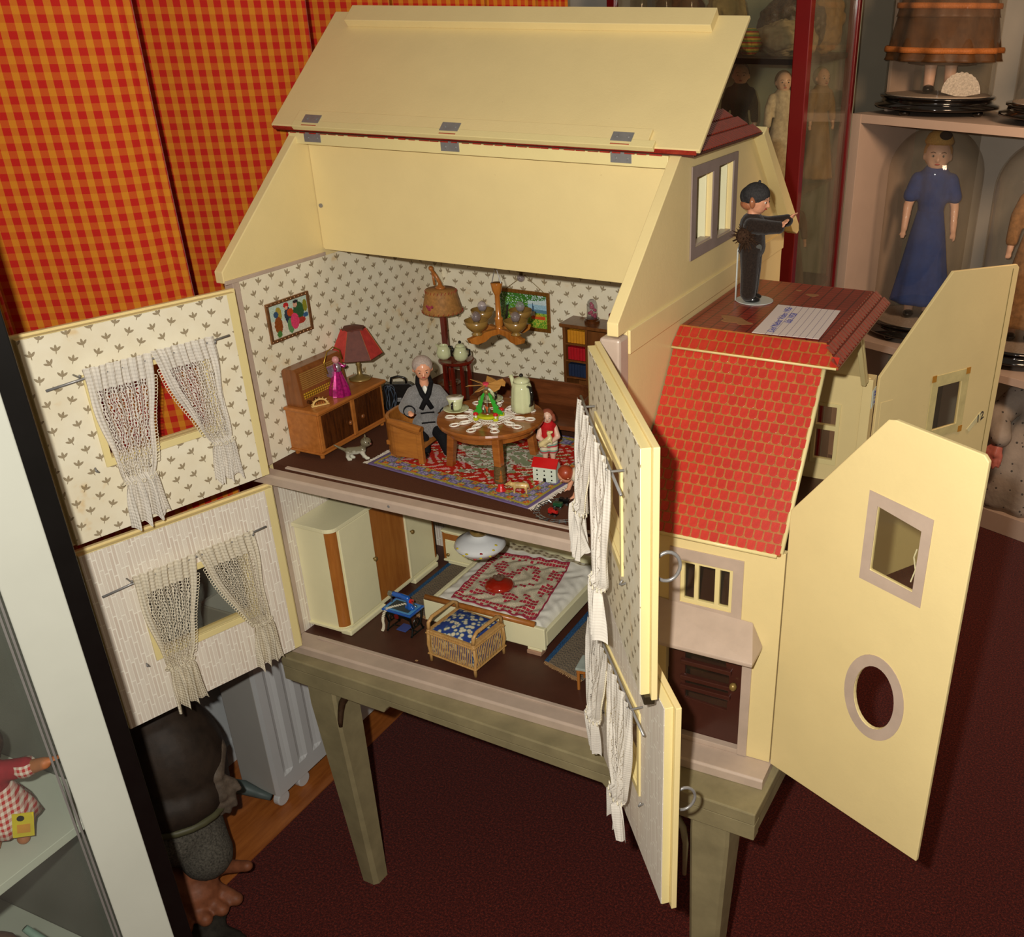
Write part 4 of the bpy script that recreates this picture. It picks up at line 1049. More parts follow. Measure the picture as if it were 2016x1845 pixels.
# round table
tx_, ty_ = .443, .191; ZT = .5455
OAK = wood('round_table_oak', '7A4218', 'A8642A', 12, 'x', .22, .5)
r = thing('round_table', 'round brown wooden table set for tea in the middle of the rug', 'table', (tx_, ty_, F1))
MB().lathe([(.101, -.012), (.107, -.009), (.1085, -.004), (.107, 0), (0, 0)], (tx_, ty_, ZT), 56).build('tabletop', OAK, r, .0)
MB().lathe([(.090, -.026), (.092, -.012), (.0, -.012)], (tx_, ty_, ZT), 48).build('apron', OAK, r)
for k, (x, y) in enumerate(((.508, .108), (.351, .168), (.482, .290))):
    ix, iy = tx_+(x-tx_)*.86, ty_+(y-ty_)*.86; hwx = .009
    mb = MB(); vs = [(px+sx*h_, py+sy*h_, z) for (px, py, z, h_) in ((ix, iy, ZT-.010, .0085), (x, y, F1+(.022 if k == 0 else 0), .0076)) for sx, sy in ((-1, -1), (1, -1), (1, 1), (-1, 1))]
    l_ = mb.add(vs, [(3, 2, 1, 0), (4, 5, 6, 7)]+[(i, (i+1) % 4, 4+(i+1) % 4, 4+i) for i in range(4)]).build('leg', OAK, r, .002)
    if k == 0:
        mb = MB(); mb.lathe([(.0112, 0), (.0124, .004), (.0112, .008), (.0124, .012), (.0112, .016), (.0124, .020), (.0112, .024), (.0108, .036)], (x-.003, y+.004, F1+.018), 14); mb.build('cord_binding', mat('jute_cord', '5E4A2A', .8, .2, .3, 400), l_)
        MB().lathe([(.011, 0), (.011, .004), (.006, .009), (.006, .019)], (x, y, F1), 16).build('red_foot', REDM, l_, smooth=True)
# doily
r = thing('crochet_doily', 'white crochet lace doily spread on the round table', 'doily', (.443, .190, ZT+.0006))
dmb = MB(); cx, cy, z = .446, .188, ZT+.0014
for R_ in (.008, .017, .026, .035, .044): dmb.tube([(cx+R_*cos(a)*(1+.06*sin(7*a)), cy+R_*sin(a)*(1+.06*sin(7*a)), z) for a in [2*pi*k/40 for k in range(40)]], .0010, 4, closed=True)
for k in range(44):
    a = 2*pi*k/44; dmb.tube([(cx+.004*cos(a), cy+.004*sin(a), z), (cx+.047*cos(a), cy+.047*sin(a), z)], .0007, 4)
dmb.build('lace_centre', mat('white_cotton_thread', 'E8E2D4', .8, .2, .04, 200), r)
dmb = MB()
for k in range(11):
    a = 2*pi*k/11+.2
    for R_, la, lb, tt in ((.060, .013, .0085, .0014), (.060, .0095, .0055, .0012), (.060, .0065, .003, .0010), (.083, .0105, .0085, .0014), (.083, .0075, .0055, .0012)):
        px, py = cx+R_*cos(a), cy+R_*sin(a)
        dmb.tube([(px+(la*cos(b)*(1-.15*cos(b)))*cos(a)-lb*sin(b)*sin(a), py+(la*cos(b)*(1-.15*cos(b)))*sin(a)+lb*sin(b)*cos(a), z) for b in [2*pi*j/12 for j in range(12)]], tt*.8, 4, closed=True)
dmb.build('lace_petals', MATS['white_cotton_thread'], r)
# cups and saucers
def cup_set(x, y, wl, rz):
    s = thing('saucer', 'pale green saucer under the cup '+wl, 'saucer', (x, y, ZT+.0024), 0, 'green tea service')
    MB().lathe([(.010, 0), (.018, .002), (.026, .0055), (.026, .0065), (.016, .0032), (0, .002)], (x, y, ZT+.0026), 28).build('dish', CHINA, s, smooth=True)
    c = thing('teacup', 'pale green teacup with white inside and black handle '+wl, 'cup', (0, 0, 0), 0, 'green tea service')
    MB().lathe([(.009, 0), (.012, .004), (.016, .020), (.0175, .026), (.0168, .026), (.014, .016), (.0, .004)], (0, 0, 0), 26, wob=fluted(9, .03)).build('bowl', CHINA, c, smooth=True)
    MB().lathe([(.0166, .0262), (.0138, .016), (.009, .006), (0, .0045)], (0, 0, 0), 26).build('white_glaze', CHW, c, smooth=True)
    MB().tube([(.0155, 0, .021), (.023, 0, .019), (.023, 0, .010), (.017, 0, .004)], [.0018, .0026, .0026, .0018], 8).build('handle', CHB, c, smooth=True)
    place(c, (x, y, ZT+.0062), rz)
cup_set(.368, .180, 'beside the old man', -1.3)
cup_set(.402, .258, 'behind the windmill ornament', -.5)
# coffee pot
r = thing('coffee_pot', 'tall pale green fluted china coffee pot with black handle on the round table', 'coffee pot', (0, 0, 0), 0, 'green tea service')
MB().lathe([(.020, 0), (.0225, .004), (.023, .020), (.020, .050), (.0165, .062), (.0, .062)], (0, 0, 0), 30, wob=fluted(9, .05)).build('body', CHINA, r, smooth=True)
MB().lathe([(.0175, .062), (.016, .067), (.006, .072), (0, .072)], (0, 0, 0), 24).build('lid', CHINA, r, smooth=True)
MB().ell((0, 0, .0755), .0042, 12, 8).build('lid_knob', CHB, r, smooth=True)
MB().tube([(-.016, 0, .034), (-.024, 0, .046), (-.030, 0, .062), (-.034, 0, .068)], [.007, .0055, .0045, .0045], 10).build('spout', CHINA, r, smooth=True)
MB().tube([(.016, 0, .056), (.027, 0, .056), (.031, 0, .040), (.029, 0, .022), (.020, 0, .014)], [.0028, .0036, .0038, .0036, .0028], 8).build('handle', CHB, r, smooth=True)
place(r, (.492, .236, ZT+.003), -.35)
# candle windmill
GRN = mat('grass_green_paint', '2E9A2A', .35, .4, .06, 50, coat=.2); YEL = mat('lemon_green_paint', 'B8BE1E', .3, .4, .06, 50, coat=.3)
wx, wy, wz = .446, .176, ZT+.003
r = thing('candle_windmill', 'small candle windmill with two green fir trees and toadstools on the round table', 'ornament', (wx, wy, wz))
TW = Matrix.Translation((wx, wy, wz)) @ Matrix.Rotation(radians(23), 4, 'Z')
MB(TW).lathe([(.022, 0), (.023, .002), (.023, .006), (.0, .007)], (0, 0, .001), 28, sy=.75).build('base_disc', YEL, r, smooth=False)
for x, y in ((-.022, -.014), (.018, -.018), (.026, .012)):
    MB(TW).cyl((x, y, 0), (x, y, .005), .0055, n=12).build('candle_foot', YEL, r)
    st = MB(TW).cyl((x, y, .005), (x, y, .012), .0022, n=8).build('toadstool', CHW, r)
    MB(TW).lathe([(.0055, 0), (.005, .003), (.0025, .005), (0, .0055)], (x, y, .011), 14).build('toadstool_cap', REDM, st, smooth=True)
for s in (-1, 1):
    tr_ = [(s*.030, .006), (s*.010, .010), (s*.012, .020), (s*.009, .030), (s*.006, .040), (s*.003, .052), (s*.006, .052), (s*.012, .044), (s*.011, .041), (s*.018, .033), (s*.016, .030), (s*.023, .022), (s*.021, .019), (s*.029, .012)]
    MB(TW).plate([tr_], -.002, .002, sz).build('fir_tree', GRN, r, .0004)
MB(TW).lathe([(.013, .010), (.013, .012), (0, .012)], (0, 0, 0), 20).build('inner_plate', WALM, r)
for x in (-.005, .004): MB(TW).cyl((x, -.004, .012), (x, -.004, .022), .0022, .001, 8).build('carved_figure', mat('dark_green_figure', '4E6A4A', .5), r)
MB(TW).add([(0, -.006, .012), (.003, -.006, .024), (-.004, -.006, .026)], [(0, 1, 2)]).build('candle_flame_piece', mat('orange_piece', 'B85A1E', .5), r)
MB(TW).cyl((0, 0, .007), (0, 0, .070), .0009, n=6).build('spindle', STEEL, r)
MB(TW).ell((0, 0, .054), .0055, 12, 8).build('wooden_ball', BRASS, r, smooth=True)
hub = MB(TW).cyl((0, 0, .066), (0, 0, .073), .006, n=10).build('propeller_hub', mat('pink_hub', 'C83A52', .5), r)
BLD = wood('thin_birch_veneer', 'B07A38', 'CC9A54', 30, 'x', .5, .05)
for k in range(6):
    a = 2*pi*k/6+.35; ca, sa = cos(a), sin(a)
    P_ = lambda rr, tt, dz: (rr*ca-tt*sa, rr*sa+tt*ca, .0695+dz)
    MB(TW).add([P_(.004, -.002, 0), P_(.036, -.011, -.004), P_(.040, 0, 0), P_(.036, .009, .005), P_(.004, .002, 0)], [(0, 1, 2, 3, 4)]).build('blade', BLD, hub).modifiers.new('s', 'SOLIDIFY').thickness = .0008
# chandelier
chx, chy = .368, .365
r = thing('chandelier', 'four-arm honey wood chandelier with amber bowls and clear bulbs hanging over the table', 'chandelier', (chx, chy, .8215))
HON = wood('honey_maple', '9A581C', 'C07C34', 20, 'z', .25, .4)
MB().tube([(chx, chy, .822), (chx, chy, .804)], .0016, 6).build('ceiling_hook', STEEL, r)
MB().tube([(chx-.011, chy, .768), (chx, chy, .804), (chx+.011, chy, .768)], .0011, 6).build('wire_hanger', STEEL, r)
MB().lathe([(.0, .663), (.008, .664), (.0085, .672), (.006, .675), (.009, .679), (.0085, .690), (.0095, .693), (.006, .697), (.0055, .742), (.010, .752), (.0125, .766), (.0125, .768), (0, .768)], (chx, chy, 0), 20).build('turned_stem', HON, r, smooth=True)
AMB = mat('amber_resin_bowl', '8A6A34', .25, .5, .1, 60, coat=.4)
for k in range(4):
    a = radians(23+45+90*k); d_ = Vector((cos(a), sin(a), 0)); n_ = Vector((-sin(a), cos(a), 0)); c_ = Vector((chx, chy, .660))
    pr_ = [(0, .012), (.036, .012), (.070, .006), (.082, .004), (.077, -.006), (.062, -.011), (.042, -.009), (.026, -.001), (.0, .0)]
    vs = [c_+d_*p[0]+Vector((0, 0, p[1]))+n_*t for t in (-.006, .006) for p in pr_]; n = len(pr_)
    MB().add(vs, [tuple(range(n)), tuple(range(2*n-1, n-1, -1))]+[(i, n+i, n+(i+1) % n, (i+1) % n) for i in range(n)]).build('arm', HON, r, .001)
    c2 = c_+d_*.058
    b_ = MB().lathe([(.011, .009), (.011, .012), (.006, .014), (.012, .017), (.022, .027), (.0255, .040), (.024, .040), (.013, .022), (0, .018)], tuple(c2), 22).build('bowl', AMB, r, smooth=True)
    MB().cyl(tuple(c2+V(0, 0, .018)), tuple(c2+V(0, 0, .038)), .0058, n=12).build('bulb_socket', BRASS, b_)
    MB().ell(tuple(c2+V(0, 0, .047)), (.0098, .0098, .0115), 14, 10).build('bulb', MATS['bulb_glass'], b_, smooth=True)
# bookcase with rows of books
r = thing('bookcase', 'tall narrow brown bookcase against the back wall beside the sofa', 'bookcase', (.452, .655, F1))
bw = wood('bookcase_walnut', '5A3418', '7A4A22', 16, 'z', .3, .3)
x0, x1, y0, y1, zt = .378, .550, .628, .6975, .606
MB().box((x0, y0, F1), (x0+.007, y1, zt)).build('side', bw, r, .0006); MB().box((x1-.007, y0, F1), (x1, y1, zt)).build('side', bw, r, .0006)
MB().box((x0-.006, y0-.006, zt), (x1+.006, y1, zt+.008)).build('top', bw, r, .0012)
MB().box((x0+.007, y1-.003, F1), (x1-.007, y1, zt)).build('back', bw, r)
MB().box((.437, y0+.003, F1), (.443, y1-.003, zt)).build('upright', bw, r)
shz = (F1+.004, F1+.052, F1+.094, F1+.136)
for z in shz: MB().box((x0+.007, y0+.002, z), (x1-.007, y1-.003, z+.004)).build('shelf', bw, r)
MB().box((.444, y0+.002, F1+.094), (x1-.007, y0+.006, zt-.004)).build('cupboard_door', bw, r, .0006)
for nm, zz, colr, w_ in (('yellow', shz[3], 'C8861E', .046), ('red', shz[2], 'A8141E', .040), ('navy blue', shz[1], '1E2A44', .036)):
    m = mat(nm.replace(' ', '_')+'_book_cloth', colr, .5, .3, .1, 100); nb = 6
    for k in range(nb):
        bk = MB().box((.388+k*.0078, y0+.006, zz+.0042), (.388+k*.0078+.0072, y0+.045, zz+.0042+.031)).build('book', m, None, .001)
        tag(bk, '%s miniature book, %s from the left in the %s row of the bookcase' % (nm, ('first', 'second', 'third', 'fourth', 'fifth', 'sixth')[k], {'yellow': 'top', 'red': 'middle', 'navy blue': 'lower'}[nm]), 'book', '%s books in the bookcase' % nm)
# glass dome with roses
gx, gy, gz = .440, .664, zt+.0082
r = thing('bell_jar', 'tiny glass dome of pink roses on a dark base standing on the bookcase', 'ornament', (gx, gy, gz))
MB().lathe([(.019, 0), (.019, .005), (.016, .007), (.017, .010), (0, .011)], (gx, gy, gz), 22).build('base', WALD, r, smooth=False)
MB().lathe([(.0125, .010), (.0125, .040), (.010, .050), (.005, .055), (0, .056)], (gx, gy, gz), 22).build('glass_dome', glassy('dome_glass', (.88, .88, .88), .08, (.8, .8, .8), .04, .9, .10), r, smooth=True)
mb = MB()
for k in range(14): mb.ell((gx+rp.uniform(-.007, .007), gy+rp.uniform(-.006, .006), gz+.014+.0024*k), rp.uniform(.003, .0048), 8, 6)
mb.build('roses', mat('pink_roses', 'B8325A', .5, .3, .5, 200), r, smooth=True)
r = thing('mantel_clock', 'dark red wooden clock case on the bookcase, mostly hidden by the gable', 'clock', (.512, .655, gz))
MB().plate([[(.492, gz), (.538, gz), (.538, gz+.030), (.515, gz+.048), (.492, gz+.030)]], .645, .672, xz).build('case', MAH, r, .002)
MB().cyl((.515, .6448, gz+.024), (.515, .643, gz+.024), .010, n=18).build('dial', CHW, r)
# rug
RC = [Vector(p) for p in ((.187, .104, 0), (.597, .058, 0), (.640, .395, 0), (.222, .430, 0))]
def rugpos(u, v):
    a = RC[0].lerp(RC[1], u); b = RC[3].lerp(RC[2], u); p = a.lerp(b, v); p.z = F1+.0022+.0006*sin(u*30)*sin(v*20); return p
PAL = [hx(c) for c in ('C4B48A', '8A6A2A', '6A7A5A', 'B02A18', 'A84A6E', 'D8D0BC', '4A4670')]
def rugcol(u, v):
    e = min(u*1.25, (1-u)*1.25, v, 1-v); n1 = nz(u, v, 1.3); n2 = nz(u*.5+.2, v*.5+.1, 1.0); n3 = nz(v, u, 2.1)
    if e < .022: return hx('6E5E86')
    if e < .14:
        t = .5+.5*sin(u*64)*cos(v*52)
        if abs(e-.035) < .006 or abs(e-.13) < .005: return hx('A8983E')
        if t > .74: return hx('C8622A') if n1 > .4 else hx('B8A05A')
        if t > .5: return hx('7E8A50') if n1 > .5 else hx('5A4A7E')
        return tuple(x*(.8+.4*n3) for x in (hx('A098B4') if n1 > .5 else hx('7A7098')))
    du, dv = (u-.5)/.30, (v-.5)/.30; rr = sqrt(du*du+dv*dv)+.25*sin(u*38+2*sin(v*17))*.5+.18*cos(v*44)
    fl = sin(u*52+3*sin(v*23))*cos(v*46+2.5*sin(u*29))
    if rr < .78:
        return hx('8E9A78') if fl > .25-.4*n2 else (hx('D4D2C0') if n1 > .25 else hx('8A4A3A'))
    if fl > .30+.5*n2: return hx('E0C8B0') if n1 > .4 else hx('8A7A36')
    if fl < -.35-.5*n2: return hx('E0909A') if n1 > .5 else hx('C8A88A')
    return tuple(x*(.85+.3*n3) for x in hx('B8281A'))
r = thing('oriental_rug', 'red and violet flowered oriental rug with pale fringes under the round table', 'rug', (.41, .25, F1))
sheet('rug_pile', 150, 110, rugpos, rugcol, paintmat('rug_weave', .9, .1, .5, 900), r, thick=.002)
for side, nm in ((0, 'fringe'), (1, 'fringe')):
    mb = MB()
    for k in range(130):
        v = k/129; p = rugpos(float(side), v); q = rugpos(.98 if side else .02, v); d_ = (p-q).normalized()
        mb.tube([p, p+d_*.006+V(0, 0, .0005), p+d_*(.010+.005*rp.random())+V(.001*rp.uniform(-1, 1), .002*rp.uniform(-1, 1), -.001)], .0008, 4)
    o = mb.build('fringe', mat('off_white_wool', 'C9BFB0', .9, .1, .1, 300), r); o['kind'] = 'stuff'
# ================================================================== FIGURES
def hand(mb, w, d, up, s, curl=.5, spread=1.0, thumb=1):
    """palm and five fingers at wrist w, pointing along d, back of hand towards up; s = hand length"""
    w, d, up = Vector(w), Vector(d).normalized(), Vector(up); sd = d.cross(up).normalized(); up = sd.cross(d).normalized()
    P_ = lambda a, b, c: w+d*(a*s)+sd*(b*s)+up*(c*s)
    mb.limb([P_(0, 0, 0), P_(.25, 0, 0), P_(.45, 0, 0)], [.13*s, .17*s, .17*s], 8)
    mb.limb([P_(.2, -.08, 0), P_(.45, -.13, 0)], [.11*s, .11*s], 8); mb.limb([P_(.2, .08, 0), P_(.45, .13, 0)], [.11*s, .11*s], 8)
    for k, (b, L) in enumerate(((-.20, .40), (-.07, .50), (.07, .47), (.20, .34))):
        b2 = b*spread*1.15
        mb.limb([P_(.45, b, 0), P_(.45+L*.5, b2, -.06*curl), P_(.45+L*(1-.25*curl), b2*1.05, -.32*curl*L*2)], [.085*s, .075*s, .06*s], 7)
    mb.limb([P_(.15, -.14*thumb, 0), P_(.32, -.30*thumb, -.05), P_(.50, -.36*thumb, -.12*curl)], [.09*s, .08*s, .065*s], 7)
def head(mb, c, r, yaw_dir=(0, -1, 0), nose=True):
    """head solid: skull, cheeks, chin, nose, ears; c centre, r half height"""
    c = Vector(c); f = Vector(yaw_dir).normalized(); sd = Vector((-f.y, f.x, 0)).normalized(); up = sd.cross(f)*-1
    if up.z < 0: up = -up
    R = Matrix((sd, f, up)).transposed()
    mb.ell(c+up*(.10*r), (.78*r, .86*r, .90*r), 16, 12, R); mb.ell(c+f*(.16*r)-up*(.28*r), (.62*r, .64*r, .66*r), 14, 10, R)
    mb.ell(c+f*(.30*r)-up*(.72*r), (.28*r, .28*r, .24*r), 10, 8, R)
    for s in (-1, 1):
        mb.ell(c+sd*(s*.33*r)+f*(.45*r)-up*(.28*r), (.24*r, .2*r, .24*r), 10, 8, R)
        mb.ell(c+sd*(s*.80*r)-up*(.08*r), (.10*r, .16*r, .22*r), 8, 6, R)
    mb.limb([c+f*(.82*r)+up*(.05*r), c+f*(.93*r)-up*(.18*r)], [.09*r, .12*r], 8)
    return f, sd, up
def face(parent, c, r, f, sd, up, eye='2A2420', lip='A83A34', brow='5A4030'):
    if parent.parent: parent = parent.parent
    c = Vector(c); R = Matrix((sd, f, up)).transposed()
    for s in (-1, 1):
        e = MB().ell(c+f*(.74*r)+sd*(s*.30*r)+up*(.06*r), (.105*r, .07*r, .07*r), 10, 8, R).build('eye', mat('eye_white', 'E0DCD0', .2), parent, smooth=True)
        MB().ell(c+f*(.80*r)+sd*(s*.30*r)+up*(.06*r), (.06*r, .04*r, .07*r), 8, 6, R).build('pupil', mat('pupil_'+eye, eye, .2), e, smooth=True)
        MB().tube([c+f*(.80*r)+sd*(s*.16*r)+up*(.24*r), c+f*(.78*r)+sd*(s*.32*r)+up*(.29*r), c+f*(.66*r)+sd*(s*.46*r)+up*(.23*r)], .025*r, 5).build('eyebrow', mat('brow_'+brow, brow, .6), parent)
    MB().ell(c+f*(.80*r)-up*(.42*r), (.16*r, .07*r, .05*r), 10, 6, R).build('mouth', mat('lip_'+lip, lip, .3), parent, smooth=True)
def V3(l, o, s): return [Vector(o)+Vector(p)*s for p in l]

# old man: seated on the armchair
WOOL = mat('grey_felt_wool', '7A7876', .95, .1, .3, 420, .5, 900, sheen=.3); BLKC = mat('black_cloth', '111012', .85, .2, .3, 300, .3, 700)
ox, oy = .276, .206
r = thing('old_man_doll', 'grey-haired old man doll in a grey felt jacket with black collar seated on the armchair', 'doll', (ox, oy, .472))
f = Vector((.62, -.78, 0)).normalized(); sd = Vector((-f.y, f.x, 0))
def M(a, b, c): return Vector((ox, oy, 0))+sd*a+f*b+Vector((0, 0, c))
hc = M(.0, .008, .620)
mb = MB(); ff, ss, uu = head(mb, hc, .0235, (f.x, f.y, -.25)); mb.limb([M(0, .002, .594), M(0, 0, .575)], [.0095, .012])
mb.limb([M(0, 0, .575), M(0, 0, .53)], [.014, .014])
for s, wz_, wb in ((-1, .540, .045), (1, .530, .040)):
    mb.limb([M(0, 0, .564), M(s*.024, 0, .562), M(s*.042, .006, .538), M(s*.035, wb, wz_)], [.009, .009, .008, .005], 8)
    hand(mb, M(s*.034, wb-.002, wz_), f+Vector((0, 0, .15)), (0, 0, 1), .019, .8, 1, -s)
body = blob(mb, 'body', SKIN, r, .0016, 1)
face(body, hc, .0235, ff, ss, uu)
mb = MB(); mb.ell(hc+uu*.006-ff*.004, (.0212, .0215, .0205), 16, 12); mb.ell(hc-ff*.010, (.019, .015, .018), 14, 10)
blob(mb, 'grey_hair', mat('silver_hair', 'A8988E', .8, .2, .2, 300, .5, 800), r, .0018, 1)
mb = MB()
mb.limb([M(0, 0, .488), M(0, -.001, .515), M(0, 0, .545), M(0, 0, .572)], [.023, .022, .022, .016], 14)
mb.limb([M(-.014, 0, .568), M(.014, 0, .568)], [.016, .016], 12); mb.limb([M(-.012, 0, .497), M(.012, 0, .497)], [.021, .021]); mb.limb([M(-.013, .002, .54), M(.013, .002, .54)], [.022, .022])
for s, wz_ in ((-1, .540), (1, .530)):
    mb.limb([M(s*.024, 0, .566), M(s*.043, .006, .538), M(s*.036, .036, wz_)], [.0145, .0145, .0105], 12)
jk = blob(mb, 'jacket', WOOL, r, .0022, 2)
for a, b in (((-.014, .018, .592), (.010, .0285, .540)), ((.014, .018, .592), (-.012, .0285, .540))):
    q = [M(*a), M(a[0]*.7+b[0]*.3, .026, .572), M(*b)]; MB().tube(q, [.0042, .0055, .005], 8).build('lapel', BLKC, jk, smooth=True)
MB().tube([M(-.014, .018, .592), M(-.012, -.012, .596), M(.012, -.012, .596), M(.014, .018, .592)], .0045, 8).build('collar', BLKC, jk, smooth=True)
for z in (.530, .508): MB().tube([M(-.014, .0265, z), M(0, .0275, z+.001), M(.014, .026, z)], .0016, 6).build('frog_fastener', BLKC, jk, smooth=True)
for s, wz_ in ((-1, .540), (1, .530)): MB().tube([M(s*.0365+.0108*cos(a), .0345, wz_+.0115*sin(a)) for a in [2*pi*k/12 for k in range(12)]], .002, 6, closed=True).build('cuff', BLKC, jk, smooth=True)
mb = MB(); mb.ell(M(0, .020, .578), (.006, .004, .010)); mb.build('shirt_front', CHW, jk, smooth=True)
mb = MB(); mb.limb([M(-.014, 0, .488), M(-.016, .016, .470), M(-.013, .026, .448)], [.0165, .0145, .0120], 12)
mb.limb([M(.014, 0, .488), M(.026, .030, .476), M(.034, .040, .445)], [.0175, .015, .011], 12)
blob(mb, 'trousers', BLKC, r, .0022, 2)
MB().ell(M(-.014, .034, .4395), (.009, .015, .0075), 14, 8, Matrix.Rotation(math.atan2(f.y, f.x)-pi/2, 3, 'Z')).build('shoe', mat('black_patent', '0C0A0A', .1, .5, .1, 30, coat=.8), r, smooth=True)
mb = MB(); mb.limb([M(.034, .040, .447), M(.036, .042, .4335), M(.036, .058, .431)], [.0065, .006, .0045], 10)
for k in range(5): mb.limb([M(.033+.0016*k, .056, .4305), M(.032+.0019*k, .063-.001*k, .4292)], [.0018, .0014], 6)
blob(mb, 'bare_foot', SKIN, r, .0011, 1)

# girl with the lamb
gx, gy = .530, .268
r = thing('girl_doll', 'small girl doll in a red top and striped shorts holding a cream lamb', 'doll', (gx, gy, F1))
f = Vector((.45, -.89, 0)).normalized(); sd = Vector((-f.y, f.x, 0))
def M(a, b, c): return Vector((gx, gy, F1))+sd*a+f*b+Vector((0, 0, c))
hc = M(0, .002, .105); mb = MB(); ff, ss, uu = head(mb, hc, .0145, tuple(f))
mb.limb([M(0, 0, .092), M(0, 0, .080)], [.006, .008]); mb.limb([M(0, 0, .078), M(0, 0, .055)], [.013, .013])
for s in (-1, 1):
    mb.limb([M(s*.014, 0, .080), M(s*.020, .006, .062), M(s*.008, .016, .055)], [.0065, .0058, .0042], 10)
    hand(mb, M(s*.008, .016, .055), sd*(-s)+f*.4, f, .009, .7, 1, s)
    mb.limb([M(s*.008, 0, .045), M(s*.008, .001, .022), M(s*.008, .0, .006)], [.009, .0068, .0048], 10); mb.limb([M(s*.008, 0, .005), M(s*.009, .010, .004)], [.0048, .0042], 8)
body = blob(mb, 'body', SKINP, r, .0013, 1); face(body, hc, .0145, ff, ss, uu, brow='8A5A34')
mb = MB(); mb.ell(hc+uu*.004-ff*.003, (.0135, .0132, .0125), 14, 10)
for s in (-1, 1): mb.limb([hc+ss*(s*.0115)+uu*.002, hc+ss*(s*.0135)-uu*.007], [.0048, .0042], 8)
blob(mb, 'auburn_hair', mat('auburn_hair', '8E4A34', .6, .3, .2, 200, .3, 600), r, .0014, 1)
mb = MB(); mb.limb([M(0, 0, .083), M(0, 0, .055)], [.0155, .0155], 14); mb.limb([M(-.010, 0, .083), M(.010, 0, .083)], [.008, .008]); blob(mb, 'red_top', mat('red_cotton', 'B81A1E', .8, .2, .15, 200), r, .0015, 1)
m_, g_, b_ = newmat('striped_shorts_cloth', .8, .2); z_ = g_.sep(g_.obj())[2]
fz = g_.m('FRACT', g_.m('MULTIPLY', z_, 70.0))
g_.l.new(g_.mix(g_.m('LESS_THAN', fz, .25), g_.mix(g_.m('GREATER_THAN', fz, .75), hx('D8CDB0'), hx('C0404A')), hx('7EA08E')), b_.inputs['Base Color'])
mb = MB(); mb.limb([M(0, 0, .054), M(0, 0, .048)], [.015, .015], 12)
for s in (-1, 1): mb.limb([M(s*.008, 0, .048), M(s*.009, 0, .030)], [.0115, .0105], 12)
blob(mb, 'striped_shorts', m_, r, .0014, 1)
CRP = mat('cream_painted_animal', 'D8C58E', .35, .4, .15, 90, coat=.2)
def animal(name, label, M, L, hgt, legs, headp, m, mm_tail, vox, ear=True, hr=.16):
    """four legged figure: M maps (along, side, up) in units of L"""
    r = thing(name, label, 'toy animal', tuple(M(0, 0, 0)))
    mb = MB(); mb.limb([M(-.34, 0, hgt), M(-.1, 0, hgt*1.02), M(.16, 0, hgt*1.04), M(.30, 0, hgt*1.08)], [.15*L, .165*L, .17*L, .14*L], 12)
    hx_, hz_ = headp
    mb.limb([M(.30, 0, hgt*1.08), M(hx_-.06, 0, hz_)], [.12*L, .095*L], 10); mb.limb([M(hx_-.06, 0, hz_+.01), M(hx_+.12, 0, hz_-.05)], [.12*L*hr/.16, .07*L*hr/.16], 10)
    for (lx_, ly_, kx, fx2) in legs:
        mb.limb([M(lx_, ly_, hgt*.9), M(lx_+kx, ly_, hgt*.48), M(lx_+fx2, ly_, .035)], [.085*L, .05*L, .042*L], 8)
    mb.limb(mm_tail, .035*L, 6)
    if ear:
        for s in (-1, 1): mb.limb([M(hx_-.06, s*.08, hz_+.06), M(hx_-.09, s*.13, hz_+.15)], [.045*L, .02*L], 6)
    b = blob(mb, 'body', m, r, vox, 1)
    for s in (-1, 1): MB().ell(M(hx_+.03, s*.085*hr/.16, hz_+.02), .018*L, 8, 6).build('eye', BLACK, b)
    MB().ell(M(hx_+.16, 0, hz_-.04), .026*L, 8, 6).build('nose', mat('nose_brown', '5A3028', .4), b)
    return r
def mapper(o, ang, L, pitch=0):
    c, s = cos(ang), sin(ang); R = Matrix.Rotation(ang, 3, 'Z') @ Matrix.Rotation(-pitch, 3, 'Y')
    return lambda a, b, z: Vector(o)+R @ (Vector((a, b, z))*L)
std = [(-.28, -.10, -.06, .0), (-.30, .10, -.04, -.04), (.24, -.09, .01, .02), (.22, .09, .03, .05)]
La = mapper(tuple(M(.002, .024, .050)), .45, .036, .60)
animal('toy_lamb', 'cream toy lamb held in the arms of the girl doll', La, .040, .30, [(-.28, -.08, .02, .12), (-.26, .08, .05, .14), (.24, -.08, .02, -.02), (.22, .08, .05, .02)], (.50, .62), CRP, [La(-.45, 0, .30), La(-.55, 0, .2)], .0013)
Mc = mapper((.548, .112, F1), radians(203), .040)
animal('toy_cow', 'little cream and tan painted toy cow standing on the rug corner', Mc, .040, .46, std, (.52, .56), mat('tan_cream_cow_paint', 'C9A86A', .35, .4, .35, 60, coat=.2), [Mc(-.45, 0, .5), Mc(-.52, 0, .2)], .0013)
Mk = mapper((.148, .120, F1), radians(35), .052)
r = thing('cat_figurine', 'glazed grey and white china kitten walking near the shelf edge', 'figurine', (.148, .120, F1))
mb = MB(); mb.limb([Mk(-.30, 0, .38), Mk(0, 0, .37), Mk(.24, 0, .40)], [.16*.052, .17*.052, .16*.052], 14)
mb.limb([Mk(.24, 0, .42), Mk(.38, -.02, .66)], [.13*.052, .13*.052]); mb.ell(Mk(.42, -.03, .72), (.0115, .0120, .0105), 14, 10); mb.ell(Mk(.50, -.09, .66), (.006, .006, .005))
for s in (-1, 1): mb.limb([Mk(.40, -.03+s*.12, .84), Mk(.40, -.03+s*.17, .99)], [.0036, .0012], 8)
